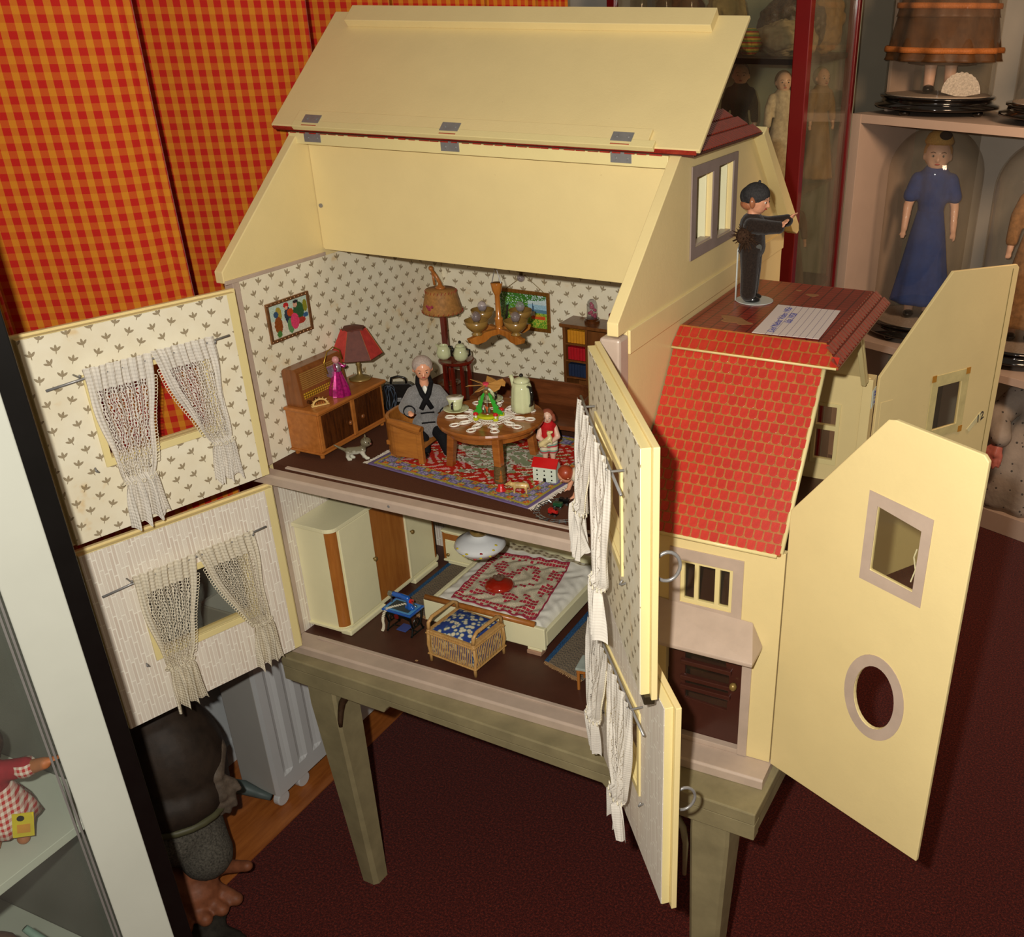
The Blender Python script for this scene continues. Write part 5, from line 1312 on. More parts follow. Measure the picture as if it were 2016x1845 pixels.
for (a, b, c_, d_) in ((-.30, -.10, -.06, -.02), (-.26, .10, .02, .06), (.22, -.11, .06, .16), (.24, .09, .02, .02)):
    mb.limb([Mk(a, b, .34), Mk(a+c_, b, .18), Mk(a+d_, b, .045)], [.0058, .0042, .0040], 9); mb.limb([Mk(a+d_, b, .045), Mk(a+d_+.07, b, .04)], [.0038, .0034], 8)
mb.limb([Mk(-.42, 0, .42), Mk(-.62, .03, .52), Mk(-.84, .05, .66)], [.004, .003, .0018], 8)
m_, g_, b_ = newmat('kitten_glaze', .08, .5); s_ = g_.sep(g_.obj())
t_ = g_.m('ADD', g_.m('MULTIPLY', s_[2], 42.0), g_.m('MULTIPLY', g_.m('SUBTRACT', g_.noise(g_.obj(), 90, 3), .5), 1.0))
g_.l.new(g_.ramp(t_, [(.55, hx('C9C6B4')), (.95, hx('6E6650'))]), b_.inputs['Base Color']); b_.inputs['Coat Weight'].default_value = .8
b = blob(mb, 'body', m_, r, .0013, 2)
fv = (Mk(.55, -.12, .70)-Mk(.42, -.03, .70)).normalized(); sv = Vector((-fv.y, fv.x, 0))
for s in (-1, 1): MB().ell(Mk(.42, -.03, .74)+fv*.0100+sv*(s*.0042), .0016, 8, 6).build('eye', BLACK, b)
MB().ell(Mk(.42, -.03, .68)+fv*.0125, .0013, 8, 6).build('nose', mat('nose_pink', 'A86A60', .4), b)
# toy house
r = thing('toy_house', 'tiny white toy house with a red roof on the rug edge', 'toy house', (.565, .180, F1))
TH = Matrix.Translation((.545, .172, F1)) @ Matrix.Rotation(radians(8), 4, 'Z')
WH = mat('white_house_paint', 'C9D2C0', .4, .3, .04, 50)
MB(TH).plate([[(0, 0), (.027, 0), (.027, .034), (.0135, .047), (0, .034)]], 0, .049, lambda a, b, c: (c, a, b)).build('walls', WH, r)
for s in (0, 1):
    p = [(-.001, .0335), (.0135, .0475), (.0135, .050), (-.003, .0345)] if s == 0 else [(.028, .0335), (.0135, .0475), (.0135, .050), (.030, .0345)]
    MB(TH).plate([p], -.002, .051, lambda a, b, c: (c, a, b)).build('roof', REDM, r)
for i in range(3):
    for j in range(3):
        if not (i == 1 and j == 0): MB(TH).cyl((.009+.0155*i, .0005, .008+.0095*j), (.009+.0155*i, -.0006, .008+.0095*j), .0017, n=10).build('window', BLACK, r)
MB(TH).box((.0215, -.0008, .001), (.0275, .0005, .011)).build('door', BLACK, r)
# crawling boy
bx_, by_ = .668, .165
r = thing('boy_doll', 'crawling boy doll with reddish hair leaning over the toy railway', 'doll', (bx_, by_, F1))
f = Vector((-.72, -.69, 0)).normalized(); sd = Vector((-f.y, f.x, 0))
def M(a, b, c): return Vector((bx_, by_, F1))+sd*a+f*b+Vector((0, 0, c))
hc = M(-.004, .040, .046); mb = MB(); ff, ss, uu = head(mb, hc, .0170, (f.x, f.y, -.9)); mb.limb([M(0, .028, .046), M(0, .014, .046)], [.008, .010])
mb.limb([M(0, .014, .044), M(0, -.030, .044)], [.014, .014])
for s in (-1, 1):
    mb.limb([M(s*.016, .014, .044), M(s*.022, .022, .026), M(s*.019, .030, .008)], [.007, .006, .0045], 10); hand(mb, M(s*.019, .030, .008), f+V(0, 0, -.3), (0, 0, 1), .012, .4, 1, s)
    mb.limb([M(s*.010, -.030, .036), M(s*.011, -.020, .010), M(s*.011, -.050, .007)], [.011, .008, .006], 10)
body = blob(mb, 'body', SKIN, r, .0014, 1); face(body, hc, .0170, ff, ss, uu, brow='8A4A2A')
mb = MB(); mb.ell(hc+uu*.003-ff*.0035, (.0160, .0160, .0155), 16, 12); blob(mb, 'red_brown_hair', mat('moulded_red_hair', '963C20', .35, .4, .12, 90, coat=.2), r, .0015, 1)
mb = MB(); mb.limb([M(0, .016, .0445), M(0, -.026, .0445)], [.0165, .0165], 14)
for s in (-1, 1): mb.limb([M(s*.016, .013, .044), M(s*.020, .019, .032)], [.0095, .0085], 10)
blob(mb, 'white_shirt', mat('cream_knit', 'D2C8AE', .8, .2, .1, 300), r, .0016, 1)
mb = MB(); mb.limb([M(-.008, -.032, .042), M(.008, -.032, .042)], [.016, .016], 12)
for s in (-1, 1): mb.limb([M(s*.010, -.032, .036), M(s*.011, -.022, .016)], [.0135, .0105], 10)
blob(mb, 'blue_shorts', mat('blue_cotton', '2A4A7A', .8, .2, .1, 200), r, .0016, 1)
# toy railway
RX, RY, RR = .658, .078, .046
r = thing('toy_railway', 'oval of chromed toy railway track on the brown floor', 'toy railway', (RX, RY, F1))
CHR = mat('dull_chrome', '9AA0A0', .2, .5, .1, 90, metal=.9)
for k in range(8):
    a0 = 2*pi*k/8+.04; a1 = 2*pi*(k+1)/8-.04; mb = MB()
    for R_ in (RR-.004, RR+.003): mb.tube([(RX+R_*cos(a)*1.05, RY+R_*sin(a), F1+.003) for a in [a0+(a1-a0)*j/6 for j in range(7)]], .0009, 5)
    for j in range(3):
        a = a0+(a1-a0)*(j+.5)/3; mb.tube([(RX+(RR-.007)*cos(a)*1.05, RY+(RR-.007)*sin(a), F1+.0012), (RX+(RR+.006)*cos(a)*1.05, RY+(RR+.006)*sin(a), F1+.0012)], .0014, 4)
    mb.build('track_piece', CHR, r)
DGR = mat('dark_green_enamel', '1E4A2E', .25, .4, .1, 90, coat=.4)
def wagon(nm, label, x, y, rz, m, loco=False):
    r = thing(nm, label, 'toy train', (x, y, F1)); T = Matrix.Translation((x, y, F1)) @ Matrix.Rotation(rz, 4, 'Z')
    MB(T).box((-.0095, -.0045, .0035), (.0095, .0045, .0052)).build('chassis', BLACK, r)
    if loco:
        MB(T).cyl((-.002, 0, .0092), (.009, 0, .0092), .0036, n=12).build('boiler', m, r); MB(T).box((-.0095, -.0042, .0052), (-.002, .0042, .0145)).build('cab', m, r, .0006); MB(T).cyl((.006, 0, .012), (.006, 0, .016), .0012, n=8).build('chimney', BLACK, r)
    else: MB(T).box((-.009, -.0045, .0052), (.009, .0045, .0125)).build('wagon_box', m, r, .0006)
    for sx in (-.006, .006):
        for sy in (-.0045, .0045): MB(T).cyl((sx, sy-.0006, .0025), (sx, sy+.0006, .0025), .0025, n=10).build('wheel', CHR, r)
wagon('locomotive', 'tiny black toy locomotive inside the railway oval', .650, .106, .2, BLACK, True)
wagon('goods_wagon', 'tiny dark green toy wagon left of the boy inside the railway oval', .646, .088, .1, DGR)
wagon('goods_wagon', 'tiny dark green toy wagon tilted under the hand of the boy', .678, .082, -.9, DGR)
wagon('tanker_wagon', 'tiny red and black toy wagon at the near side of the railway oval', .653, .056, -.1, mat('red_enamel', 'A81E1A', .25, .4, .1, 90, coat=.4), True)

# ================================================================== LOWER ROOM
Z0 = .0009
ORV = wood('orange_veneer', '96561E', 'AE6E2E', 16, 'z', .4, .2, .05)
r = thing('wardrobe', 'large ivory lacquered wardrobe with an orange-brown centre panel against the left wall', 'wardrobe', (.055, .24, Z0))
x1, y0, y1, z0, z1 = .103, .052, .425, .020, .268
def rounded(x0, x1, y0, y1, rad, n=6):
    p = [(x0, y0)]+[(x1-rad+rad*sin(a), y0+rad-rad*cos(a)) for a in [pi/2*k/n for k in range(n+1)]]+[(x1-rad+rad*cos(a), y1-rad+rad*sin(a)) for a in [pi/2*k/n for k in range(n+1)]]+[(x0, y1)]
    return p
xy = lambda a, b, c: (a, b, c)
MB().plate([rounded(.003, x1, y0, y1, .018)], z0, z1, xy).build('carcass', IVORY, r, .001)
MB().plate([rounded(.003, x1+.006, y0-.006, y1+.006, .022)], z1, z1+.009, xy).build('cornice', IVORY, r, .003)
MB().plate([rounded(.003, x1+.005, y0-.005, y1+.005, .022)], z0-.006, z0, xy).build('base_moulding', IVORY, r, .002)
for a, b in ((y0+.004, y0+.135), (y1-.120, y1-.02)): MB().box((x1-.02, a, Z0), (x1+.010, b, z0-.006)).build('plinth', IVORY, r, .003)
for s, yy in ((0, y0), (1, y1)):
    mb = MB(); pts = [(x1-.018+.0188*sin(a), (y0+.018-.0188*cos(a)) if s == 0 else (y1-.018+.0188*cos(a))) for a in [pi/2*k/8 for k in range(9)]]
    ip = [(x1-.018+.0175*sin(a), (y0+.018-.0175*cos(a)) if s == 0 else (y1-.018+.0175*cos(a))) for a in [pi/2*k/8 for k in range(8, -1, -1)]]
    mb.plate([pts+ip], z0+.003, z1-.001, xy); mb.build('corner_veneer', ORV, r)
for nm, a, b, m, kn in (('door', y0+.022, y0+.128, IVORY, y0+.120), ('centre_panel', y0+.130, y0+.246, ORV, None), ('door', y0+.252, y1-.022, IVORY, y0+.264)):
    d = MB().box((x1, a, z0+.002), (x1+(.004 if kn else .0016), b, z1-.002)).build(nm, m, r, .0015 if kn else .0004)
    if kn: MB().lathe([(.0022, 0), (.0022, .003), (.0055, .005), (.0055, .008), (.003, .010), (0, .010)], (0, 0, 0), 16).build('knob', BRASS, d, smooth=True)
    if kn:
        k_ = [c for c in d.children][-1]; k_.rotation_euler = (0, pi/2, 0); k_.location = Vector((x1+.004, kn, .145))-world_of(d)
        for v_ in k_.data.vertices: v_.co += world_of(d)
MB().box((x1, y0+.246, z0+.002), (x1+.006, y0+.252, z1-.002)).build('door_strip', IVORY, r, .001)
def nightstand(nm, label, x0, x1, y0, y1, h, kx=True):
    r = thing(nm, label, 'nightstand', ((x0+x1)/2, (y0+y1)/2, Z0))
    MB().box((x0, y0, Z0+.010), (x1, y1, h-.006)).build('carcass', IVORY, r, .002)
    MB().box((x0-.004, y0-.004, h-.006), (x1+.004, y1, h)).build('top', IVORY, r, .0025)
    MB().box((x0-.003, y0-.003, Z0+.006), (x1+.003, y1, Z0+.012)).build('base_moulding', IVORY, r, .002)
    MB().box((x0+.010, y0-.001, Z0), (x1-.010, y1, Z0+.006)).build('plinth', IVORY, r, .001)
    MB().box((x0-.0005, y0-.0012, Z0+.014), (x0+.006, y0+.004, h-.008)).build('corner_veneer', ORV, r)
    MB().box((x0+.006, y0-.0012, h-.026), (x1-.001, y0, h-.009)).build('veneer_rail', ORV, r)
    d = MB().box((x0+.007, y0-.003, Z0+.014), (x1-.002, y0, h-.030)).build('door', IVORY, r, .001)
    mb = MB(); mb.ell((x0+.016, y0-.008, Z0+.030), (.005, .0035, .005), 12, 8); mb.cyl((x0+.016, y0-.007, Z0+.03), (x0+.016, y0-.002, Z0+.03), .002); mb.build('knob', BRASS, d, smooth=True)
    return r
nightstand('nightstand', 'ivory nightstand with a brown veneer rail between the wardrobe and the bed', .118, .212, .428, .480, .098)
nightstand('nightstand', 'ivory cabinet cut off at the near right corner of the bedroom', .737, .792, .040, .110, .074)
# bed
r = thing('bed', 'ivory double bed with an orange dowel along its footboard', 'bed', (.40, .31, Z0))
bx0, bx1, by0, by1 = .240, .556, .165, .478
MB().box((bx0, by0, .016), (bx1, by0+.010, .072)).build('footboard', IVORY, r, .002)
mb = MB(); mb.tube([(bx0+.004, by0+.005, .076), (bx1-.026, by0+.005, .076)], .007, 12); mb.build('footboard_dowel', ORV, r, smooth=True)
MB().box((bx0, by0+.01, .022), (bx0+.010, by1, .060)).build('side_rail', IVORY, r, .002)
MB().box((bx1-.010, by0+.01, .022), (bx1, by1, .060)).build('side_rail', IVORY, r, .002)
MB().box((bx0, by1-.012, .010), (bx1, by1, .120)).build('headboard', IVORY, r, .003)
MB().box((bx0+.01, by0+.01, .026), (bx1-.01, by1-.012, .030)).build('slat_board', IVORY, r)
for x in (bx0+.03, bx1-.045): 
    MB().box((x, by0-.004, Z0), (x+.036, by0+.02, .010)).build('foot', mat('worn_pink_wood', 'B08A70', .6), r, .001)
    MB().box((x, by0+.0, .010), (x+.036, by0+.02, .016)).build('foot_block', IVORY, r, .001)
    MB().box((x, by1-.03, Z0), (x+.036, by1-.005, .022)).build('foot', IVORY, r, .001)
LIN = mat('white_linen', 'E2DFD2', .8, .2, .05, 60, .4, 160)
def lumpy(u, v):
    x = bx0+.012+(bx1-bx0-.024)*u; y = by0+.014+(by1-by0-.03)*v
    e = min(u, 1-u, v*1.2, (1-v)*1.2)
    return Vector((x, y, .050+.020*min(1, e/.05)**.5+.0022*sin(x*150+2*sin(y*70))*sin(y*90)+.010*max(0, (v-.82)/.18)))
s_ = sheet('bed_sheet', 70, 70, lumpy, None, LIN, None, loc=((bx0+bx1)/2, (by0+by1)/2, .06)); tag(s_, 'rumpled white linen bedding on the ivory bed', 'bedding')
MB().box((bx0+.014, by0+.016, .0305), (bx1-.014, by1-.018, .049)).build('mattress', LIN, s_, .004)
bird = ["########################", "#.#.#.#.#.#.#.##########", "##......................", "##..##......####....##.#", "##.####....##..##...####", "##.####...##...##...####", "##..###..###....##..##.#", "##...######.....##......", "##....#####..........##.", "##....####......##..####", "##...#####....##....####", "##..##.....###......##.#", "##.###..###..........#..", "##..##.######....##.....", "##......########..####..", "##..######..####.#####..", "##.####......##....###..", "##...............#####..", "########################", "#.#.#.#.#.#.#.#.#.#.####"]
def filet(u, v):
    U, W_ = u*24, v*20; i, j = int(min(23, U)), int(min(19, W_)); fu, fv = U-i, W_-j
    e = min(u, 1-u, v, 1-v)
    n_ = nz(u, v, 1.7)
    if e < .018: return hx('A83A4E')
    if bird[19-j][i] == '#' and .07 < fu < .95 and .14 < fv < .88: return tuple(x*(.85+.3*n_) for x in hx('B83444'))
    return tuple(x*(.78+.4*n_) for x in hx('D0C6AA'))
FCc = [Vector(p) for p in ((.294, .198, 0), (.520, .190, 0), (.478, .440, 0), (.282, .420, 0))]
def filetpos(u, v):
    a = FCc[0].lerp(FCc[1], u); b = FCc[3].lerp(FCc[2], u); p = a.lerp(b, v)
    uu_ = (p.x-bx0-.012)/(bx1-bx0-.024); vv_ = (p.y-by0-.014)/(by1-by0-.03); q = lumpy(uu_, vv_); p.z = q.z+.0022+.0008*sin(u*40+v*9); return p
o = sheet('lace_bedspread', 192, 160, filetpos, filet, paintmat('filet_lace_thread', .85, .15, .7, 1400), None, loc=(.40, .31, .075), thick=.0015); tag(o, 'red and ecru filet lace cloth with a bird motif on the bed', 'cloth')
def el(u, v): return Vector((.300+.225*u, .440+.030*v-.02*u*v, lumpy(.2+.7*u, .93).z+.003))
def elc(u, v):
    f_ = abs(sin(u*44))*abs(sin(v*6.3)); return hx('8A7A60') if f_ > .62 else hx('CFC4A4')
o = sheet('broderie_strip', 150, 26, el, elc, MATS['filet_lace_thread'], None, loc=(.4, .45, .08)); tag(o, 'strip of openwork eyelet lace at the head of the bed', 'cloth')
# red warming bottle
r = thing('hot_water_bottle', 'round glossy red miniature hot water bottle with a brown bow on the bed', 'hot water bottle', (.379, .272, .073))
MB().lathe([(0, 0), (.020, .001), (.034, .008), (.035, .011), (.030, .018), (.014, .023), (.006, .024), (0, .024)], (.379, .272, .0735), 32).build('flask', mat('dark_red_glaze', '9A2212', .12, .5, .1, 40, coat=.7), r, smooth=True)
mb = MB(); mb.ell((.379, .272, .102), (.011, .009, .006)); mb.ell((.372, .268, .106), (.006, .005, .006)); mb.ell((.386, .276, .106), (.006, .005, .006)); mb.ell((.379, .272, .109), .0045)
mb.build('brown_bow', mat('brown_ribbon', '5E4434', .7), r, smooth=True)
# pendant lamp
px, py, pz = .370, .222, .214
r = thing('pendant_lamp', 'white glass pendant lamp with yellow and red specks hanging over the bed', 'lamp', (px, py, .40))
OPAL = mat('opal_glass', 'D8DADA', .08, .5, .04, 20, coat=.9)
MB().lathe([(0, -.026), (.019, -.0255), (.041, -.015), (.054, -.003), (.058, .0034), (.053, .012), (.036, .022), (.019, .027), (.018, .032), (0, .032)], (px, py, pz), 40).build('glass_shade', OPAL, r, smooth=True)
MB().lathe([(.019, .030), (.021, .036), (.018, .044), (.004, .047), (.002, .060), (.002, .1885), (0, .1885)], (px, py, pz), 20).build('brass_gallery', BRASS, r, smooth=True)
LP_ = [(.0, -.026), (.019, -.0255), (.041, -.015), (.054, -.003), (.058, .0034), (.053, .012), (.036, .022), (.019, .027)]
def prad(z):
    for (r0, z0_), (r1, z1_) in zip(LP_, LP_[1:]):
        if z0_ <= z <= z1_: return r0+(r1-r0)*(z-z0_)/(z1_-z0_)
    return .02
for a, z, cc_ in ((-1.55, .006, 'C9B42A'), (-.97, .008, 'A82A2A'), (-.45, .010, 'C9B42A'), (-2.1, .009, 'C9B42A'), (-1.7, .000, 'C9B42A'), (-.62, -.002, 'C9B42A'), (-1.0, -.004, 'C9B42A'), (-1.3, -.012, 'A82A2A'), (-.2, .015, 'C9B42A')):
    R_ = prad(z); MB().ell((px+R_*cos(a), py+R_*sin(a), pz+z), (.0042, .0030, .0020), 8, 6).build('glass_speck', mat('speck_'+cc_, cc_, .15, coat=.6), r, smooth=True)
# wicker chest
CANE = wood('pale_cane', 'A87A40', 'CDA468', 60, 'z', .45, .1)
cx0, cx1, cy0, cy1, ch = .333, .463, .044, .150, .082
TCh = Matrix.Translation((.398, .097, 0)) @ Matrix.Rotation(radians(-6), 4, 'Z') @ Matrix.Translation((-.398, -.097, 0))
r = thing('wicker_chest', 'cane slatted linen chest with a blue daisy-print padded lid before the bed', 'chest', (.398, .097, Z0))
DAI = newmat('blue_daisy_cotton', .8, .2); m_, g_, b_ = DAI; vn = g_.n.new('ShaderNodeTexVoronoi'); vn.inputs['Scale'].default_value = 84; g_.l.new(g_.obj(), vn.inputs['Vector'])
g_.l.new(g_.ramp(g_.m('ADD', vn.outputs['Distance'], g_.m('MULTIPLY', g_.noise(g_.obj(), 500, 2), .12)), [(.15, hx('A8342A')), (.20, hx('E0D4B4')), (.44, hx('C4BC9E')), (.52, hx('5E7486')), (.62, hx('2A3E7E'))]), b_.inputs['Base Color'])
for e in g_.n:
    if e.type == 'VALTORGB': e.color_ramp.interpolation = 'CONSTANT' if False else 'LINEAR'
DAI = m_
MB(TCh).box((cx0+.005, cy0+.005, .018), (cx1-.005, cy1-.005, ch-.006)).build('fabric_lining', DAI, r, .002)
MB(TCh).box((cx0, cy0, ch-.006), (cx1, cy1, ch)).build('lid_frame', CANE, r, .002)
lidm = MB(TCh); lv = []
for j in range(9):
    for i in range(9):
        u, v = i/8, j/8; lv.append((cx0+.012+(cx1-cx0-.024)*u, cy0+.006+(cy1-cy0-.012)*v, ch+.001+.010*(sin(pi*u)*sin(pi*v))**.5))
lidm.add(lv, [(j*9+i, j*9+i+1, j*9+i+10, j*9+i+9) for j in range(8) for i in range(8)]).build('padded_lid', DAI, r, smooth=True)
for x in (cx0+.004, cx1-.004):
    for y in (cy0+.003, cy1-.003): 
        MB(TCh).tube([(x, y, Z0), (x, y, .022), (x+(-.004 if x < .4 else .004), y, .042), (x, y, ch)], [.004, .004, .0038, .0038], 8).build('leg', CANE, r, smooth=True)
    MB(TCh).tube([(x, cy0+.004, ch), (x, cy0+.006, ch+.016), (x, cy0+.018, ch+.024), (x, cy1-.018, ch+.024), (x, cy1-.006, ch+.016), (x, cy1-.004, ch)], .0042, 8).build('handle_rail', CANE, r, smooth=True)
mb0 = MB().tube([(0, 0, .018), (0, -.003, .032), (0, -.002, .055), (0, 0, ch-.004)], .00125, 5); cane0 = None
def cane(x, y, rz):
    global cane0
    if cane0 is None: c_ = cane0 = mb0.build('cane_rod', mat('plain_pale_cane', 'BE9456', .5, .3, .10, 30), None)
    else: c_ = cane0.copy(); COL.objects.link(c_)
    c_.parent = r; p = TCh @ Vector((x, y, 0)); c_.location = Vector((p.x, p.y, 0))-world_of(r); c_.rotation_euler = (0, 0, rz-radians(6))
for k in range(24): cane(cx0+.008+(cx1-cx0-.016)*k/23, cy0+.001, 0)
for k in range(17): cane(cx1-.001, cy0+.008+(cy1-cy0-.016)*k/16, pi/2); cane(cx0+.001, cy0+.008+(cy1-cy0-.016)*k/16, -pi/2)
for z in (.020, ch-.008): MB(TCh).tube([(cx0, cy0, z), (cx1, cy0, z), (cx1, cy1, z), (cx0, cy1, z)], .0024, 6, closed=True).build('cane_band', CANE, r)
# sewing machine on iron table
BLUE = mat('cobalt_enamel', '1E5AB0', .2, .5, .06, 60, coat=.5); IRON = mat('black_cast_iron', '121614', .35, .5, .2, 90, metal=.4)
sx0, sy0 = .208, .130; ts = .062
TS_ = Matrix.Translation((sx0, sy0, Z0)) @ Matrix.Rotation(radians(-2), 4, 'Z')
r = thing('sewing_machine', 'blue enamel toy sewing machine on a black iron treadle table', 'sewing machine', (sx0, sy0, Z0))
MB(TS_).box((-.040, -.026, ts-.005), (.040, .026, ts)).build('table_board', BLUE, r, .001)
MB(TS_).box((-.036, -.022, ts), (.036, .022, ts+.0006)).build('sky_blue_inlay', mat('sky_blue_enamel', '5A9AC8', .25), r)
MB(TS_).box((-.030, -.017, ts+.0006), (.028, .017, ts+.0012)).build('dark_inlay', mat('dark_grey_plate', '3A4644', .3), r)
for s in (-1, 1):
    mb = MB(TS_); x = s*.034
    mb.tube([(x, -.022, 0), (x, -.014, .020), (x, -.020, .040), (x, -.022, ts-.005)], .0022, 6); mb.tube([(x, .022, 0), (x, .014, .020), (x, .020, .040), (x, .022, ts-.005)], .0022, 6)
    mb.tube([(x, -.014, .020), (x, .014, .020)], .0018, 6); mb.tube([(x, .010*cos(a), .030+.010*sin(a)) for a in [2*pi*k/12 for k in range(12)]], .0014, 5, closed=True)
    for k in range(4): mb.tube([(x, 0, .030), (x, .010*cos(pi/2*k+.4), .030+.010*sin(pi/2*k+.4))], .001, 4)
    mb.tube([(x, -.024, .003), (x, .024, .003)], .002, 6); mb.build('iron_leg', IRON, r)
MB(TS_).plate([[(-.034, ts-.005), (-.034, ts-.016), (-.014, ts-.012), (0, ts-.022), (.014, ts-.012), (.034, ts-.016), (.034, ts-.005)]], -.024, -.022, sz).build('iron_apron', IRON, r)
MB(TS_).cyl((0, -.0245, ts-.012), (0, -.0255, ts-.012), .0065, n=16).build('red_medallion', mat('dark_red_medallion', '6A1414', .3, coat=.4), r)
MB(TS_).box((-.012, -.018, .006), (.014, .010, .0085)).build('treadle', mat('violet_blue_plate', '3A4A86', .4), r, .001)
MB(TS_).cyl((-.036, .0, .004), (.036, .0, .004), .0016, n=6).build('cross_rod', IRON, r)
mb = MB(TS_); z = ts+.0012
mb.limb([(.022, 0, z+.003), (.021, 0, z+.016), (.016, 0, z+.026), (0, 0, z+.028), (-.022, 0, z+.028)], [.008, .0065, .0068, .0062, .0058], 12); mb.limb([(.014, 0, z+.003), (.028, 0, z+.003)], [.006, .006])
blob(mb, 'machine_arm', BLUE, r, .0014, 1)
MB(TS_).cyl((-.022, 0, z+.028), (-.034, 0, z+.027), .0066, n=16).build('needle_head', CHR, r); MB(TS_).cyl((-.030, 0, z+.026), (-.030, 0, z+.004), .0016, n=8).build('needle_bar', CHR, r)
MB(TS_).cyl((.024, 0, z+.021), (.030, 0, z+.021), .0055, n=14).build('hand_wheel', REDM, r); MB(TS_).tube([(.030, 0, z+.021), (.036, -.004, z+.022), (.038, -.006, z+.016), (.046, -.006, z+.015)], .0012, 6).build('crank', CHR, r, smooth=True)
r = thing('lace_ribbon', 'chain of cream crochet loops hanging over the front of the sewing machine table', 'ribbon', (.18, .10, .06))
mb = MB(); path = [(.004, .004, z+.006), (-.008, -.006, z+.004), (-.018, -.016, z+.003), (-.026, -.024, z+.001), (-.031, -.029, ts-.008), (-.034, -.031, ts-.020), (-.036, -.031, .032), (-.035, -.031, .022), (-.037, -.031, .012), (-.041, -.031, .004)]
tot = 26
for k in range(tot):
    t = k/(tot-1)*(len(path)-1); i = min(len(path)-2, int(t)); c_ = Vector(path[i]).lerp(Vector(path[i+1]), t-i); c_ = TS_ @ c_
    ax_ = V(1, 0, 0); bx2 = V(0, -.5, .86)
    mb.tube([c_+ax_*(.0034*cos(a))+bx2*(.0026*sin(a)) for a in [2*pi*j/8 for j in range(8)]], .0009, 4, closed=True)
mb.build('crochet_chain', mat('ivory_crochet', 'D8D0B8', .8), r)
# herringbone rugs
def herr(u, v):
    X, Y = u*26, v*70; i = int(X); f_ = X-i; t = (Y+(f_ if i % 2 else 1-f_)*1.6) % 1.0
    e = min(u, 1-u)
    if u < .10: return hx('34587E') if nz(u, v, 2) > .4 else hx('223E5E')
    return hx('8A7A64') if t < .55 else hx('3E3C3C')
def floor_rug(label, C4, z=.0022, grp=None):
    C4 = [Vector(p+(0,)) for p in C4]
    def ps(u, v):
        p = C4[0].lerp(C4[1], u).lerp(C4[3].lerp(C4[2], u), v); p.z = z+.0004*sin(u*20)*sin(v*30); return p
    r = thing('herringbone_rug', label, 'rug', tuple(ps(.5, .5)), 0)
    sheet('weave', 120, 180, ps, herr, paintmat('rug_weave', .9), r, thick=.002)
    mb = MB()
    for k in range(44):
        p = ps(.02+.96*k/43, 0); q = ps(.02+.96*k/43, .03); d_ = (p-q).normalized(); mb.tube([p, p+d_*.005, p+d_*(.007+.004*rp.random())+V(.001*rp.uniform(-1, 1), 0, -.0008)], .0009, 4)
    o = mb.build('fringe', mat('tan_fringe', 'A8845A', .9), r); o['kind'] = 'stuff'
floor_rug('brown herringbone rug with a blue edge between the wardrobe and the bed', [(.128, .205), (.236, .190), (.236, .425), (.128, .425)])
floor_rug('brown herringbone rug with a blue edge on the right side of the bed', [(.562, .150), (.672, .118), (.735, .400), (.560, .420)])
# stool / bench
r = thing('bench', 'small bench with a pale blue worn seat and thin orange legs at the right', 'bench', (.70, .12, Z0))
TBn = Matrix.Translation((.672, .085, 0)) @ Matrix.Rotation(radians(8), 4, 'Z')
MB(TBn).box((0, 0, .052), (.062, .050, .058)).build('seat', mat('worn_pale_blue_paint', '9AA39A', .5, .3, .15, 60), r, .0012)
MB(TBn).box((.002, .002, .044), (.060, .006, .052)).build('rail', ORV, r)
for x in (.005, .057):
    for y in (.005, .045): MB(TBn).cyl((x, y, Z0), (x, y, .052), .0032, .004, 8).build('leg', ORV, r)
MB().box((.300, .036, Z0), (.306, .040, .0016)).build('wood_chip', mat('wood_chip_tan', 'A8845A', .8), None); tag(bpy.data.objects['wood_chip'], 'tiny splinter of wood on the dark bedroom floor', 'splinter')

# ================================================================== ON THE ROOF
ZR = .7604
r = thing('card', 'white ruled index card with blue handwriting lying on the annex roof', 'card', (1.02, .37, ZR))
cc4 = [Vector(p) for p in ((.9596, .2646, 0), (1.0801, .2757, 0), (1.0722, .4739, 0), (.9492, .4661, 0))]
def cardp(u, v): p = cc4[0].lerp(cc4[1], u).lerp(cc4[3].lerp(cc4[2], u), v); p.z = ZR+.0012+.004*(v-.5)**2; return p
sheet('paper', 120, 60, cardp, lambda u, v: hx('9A8E9A') if (u*10) % 1 < .10 and u > .13 else hx('E6D6CE'), paintmat('card_paper', .7, .2), r, smooth=False, thick=.0006)
dx = (cc4[3]-cc4[0]).normalized(); uy_ = -(cc4[1]-cc4[0]).normalized()
for k, (tx__, a0, b0, sz_) in enumerate((('Lied Nebst Video 1956', .012, .036, .0185), ('Isla 1958', .080, .052, .019))):
    p = cc4[0]+dx*a0-uy_*b0; p.z = ZR+.0028; text('handwriting', tx__, sz_, facing(dx, uy_, p), BLUEINK, r, .0001, .35)
# chimney-sweep doll
dxx, dyy = .897, .484
r = thing('chimney_sweep_doll', 'celluloid boy doll in black felt suit and cap, arms outstretched, on the annex roof', 'doll', (dxx, dyy, ZR))
f = Vector((.90, .05, 0)).normalized(); f = Vector((.985, .17, 0)).normalized(); sd = Vector((-f.y, f.x, 0))
def M(a, b, c): return Vector((dxx-.012, dyy-.008, ZR))+sd*a+f*b+Vector((0, 0, c))
BSU = mat('black_brown_felt', '2A211C', .95, .1, .35, 300, .6, 700, sheen=.2); FELT = mat('charcoal_felt', '3A3838', .95, .1, .3, 300, .5, 700)
hc = M(0, .006, .196); rh = .0275; mb = MB(); ff, ss, uu = head(mb, hc, rh, (f.x, f.y-.25, -.22)); mb.limb([M(0, 0, .172), M(0, -.002, .155)], [.012, .013])
AR = ((-1, (-.024, .028, .150), (-.014, .052, .149)), (1, (.034, .026, .146), (.040, .062, .153)))
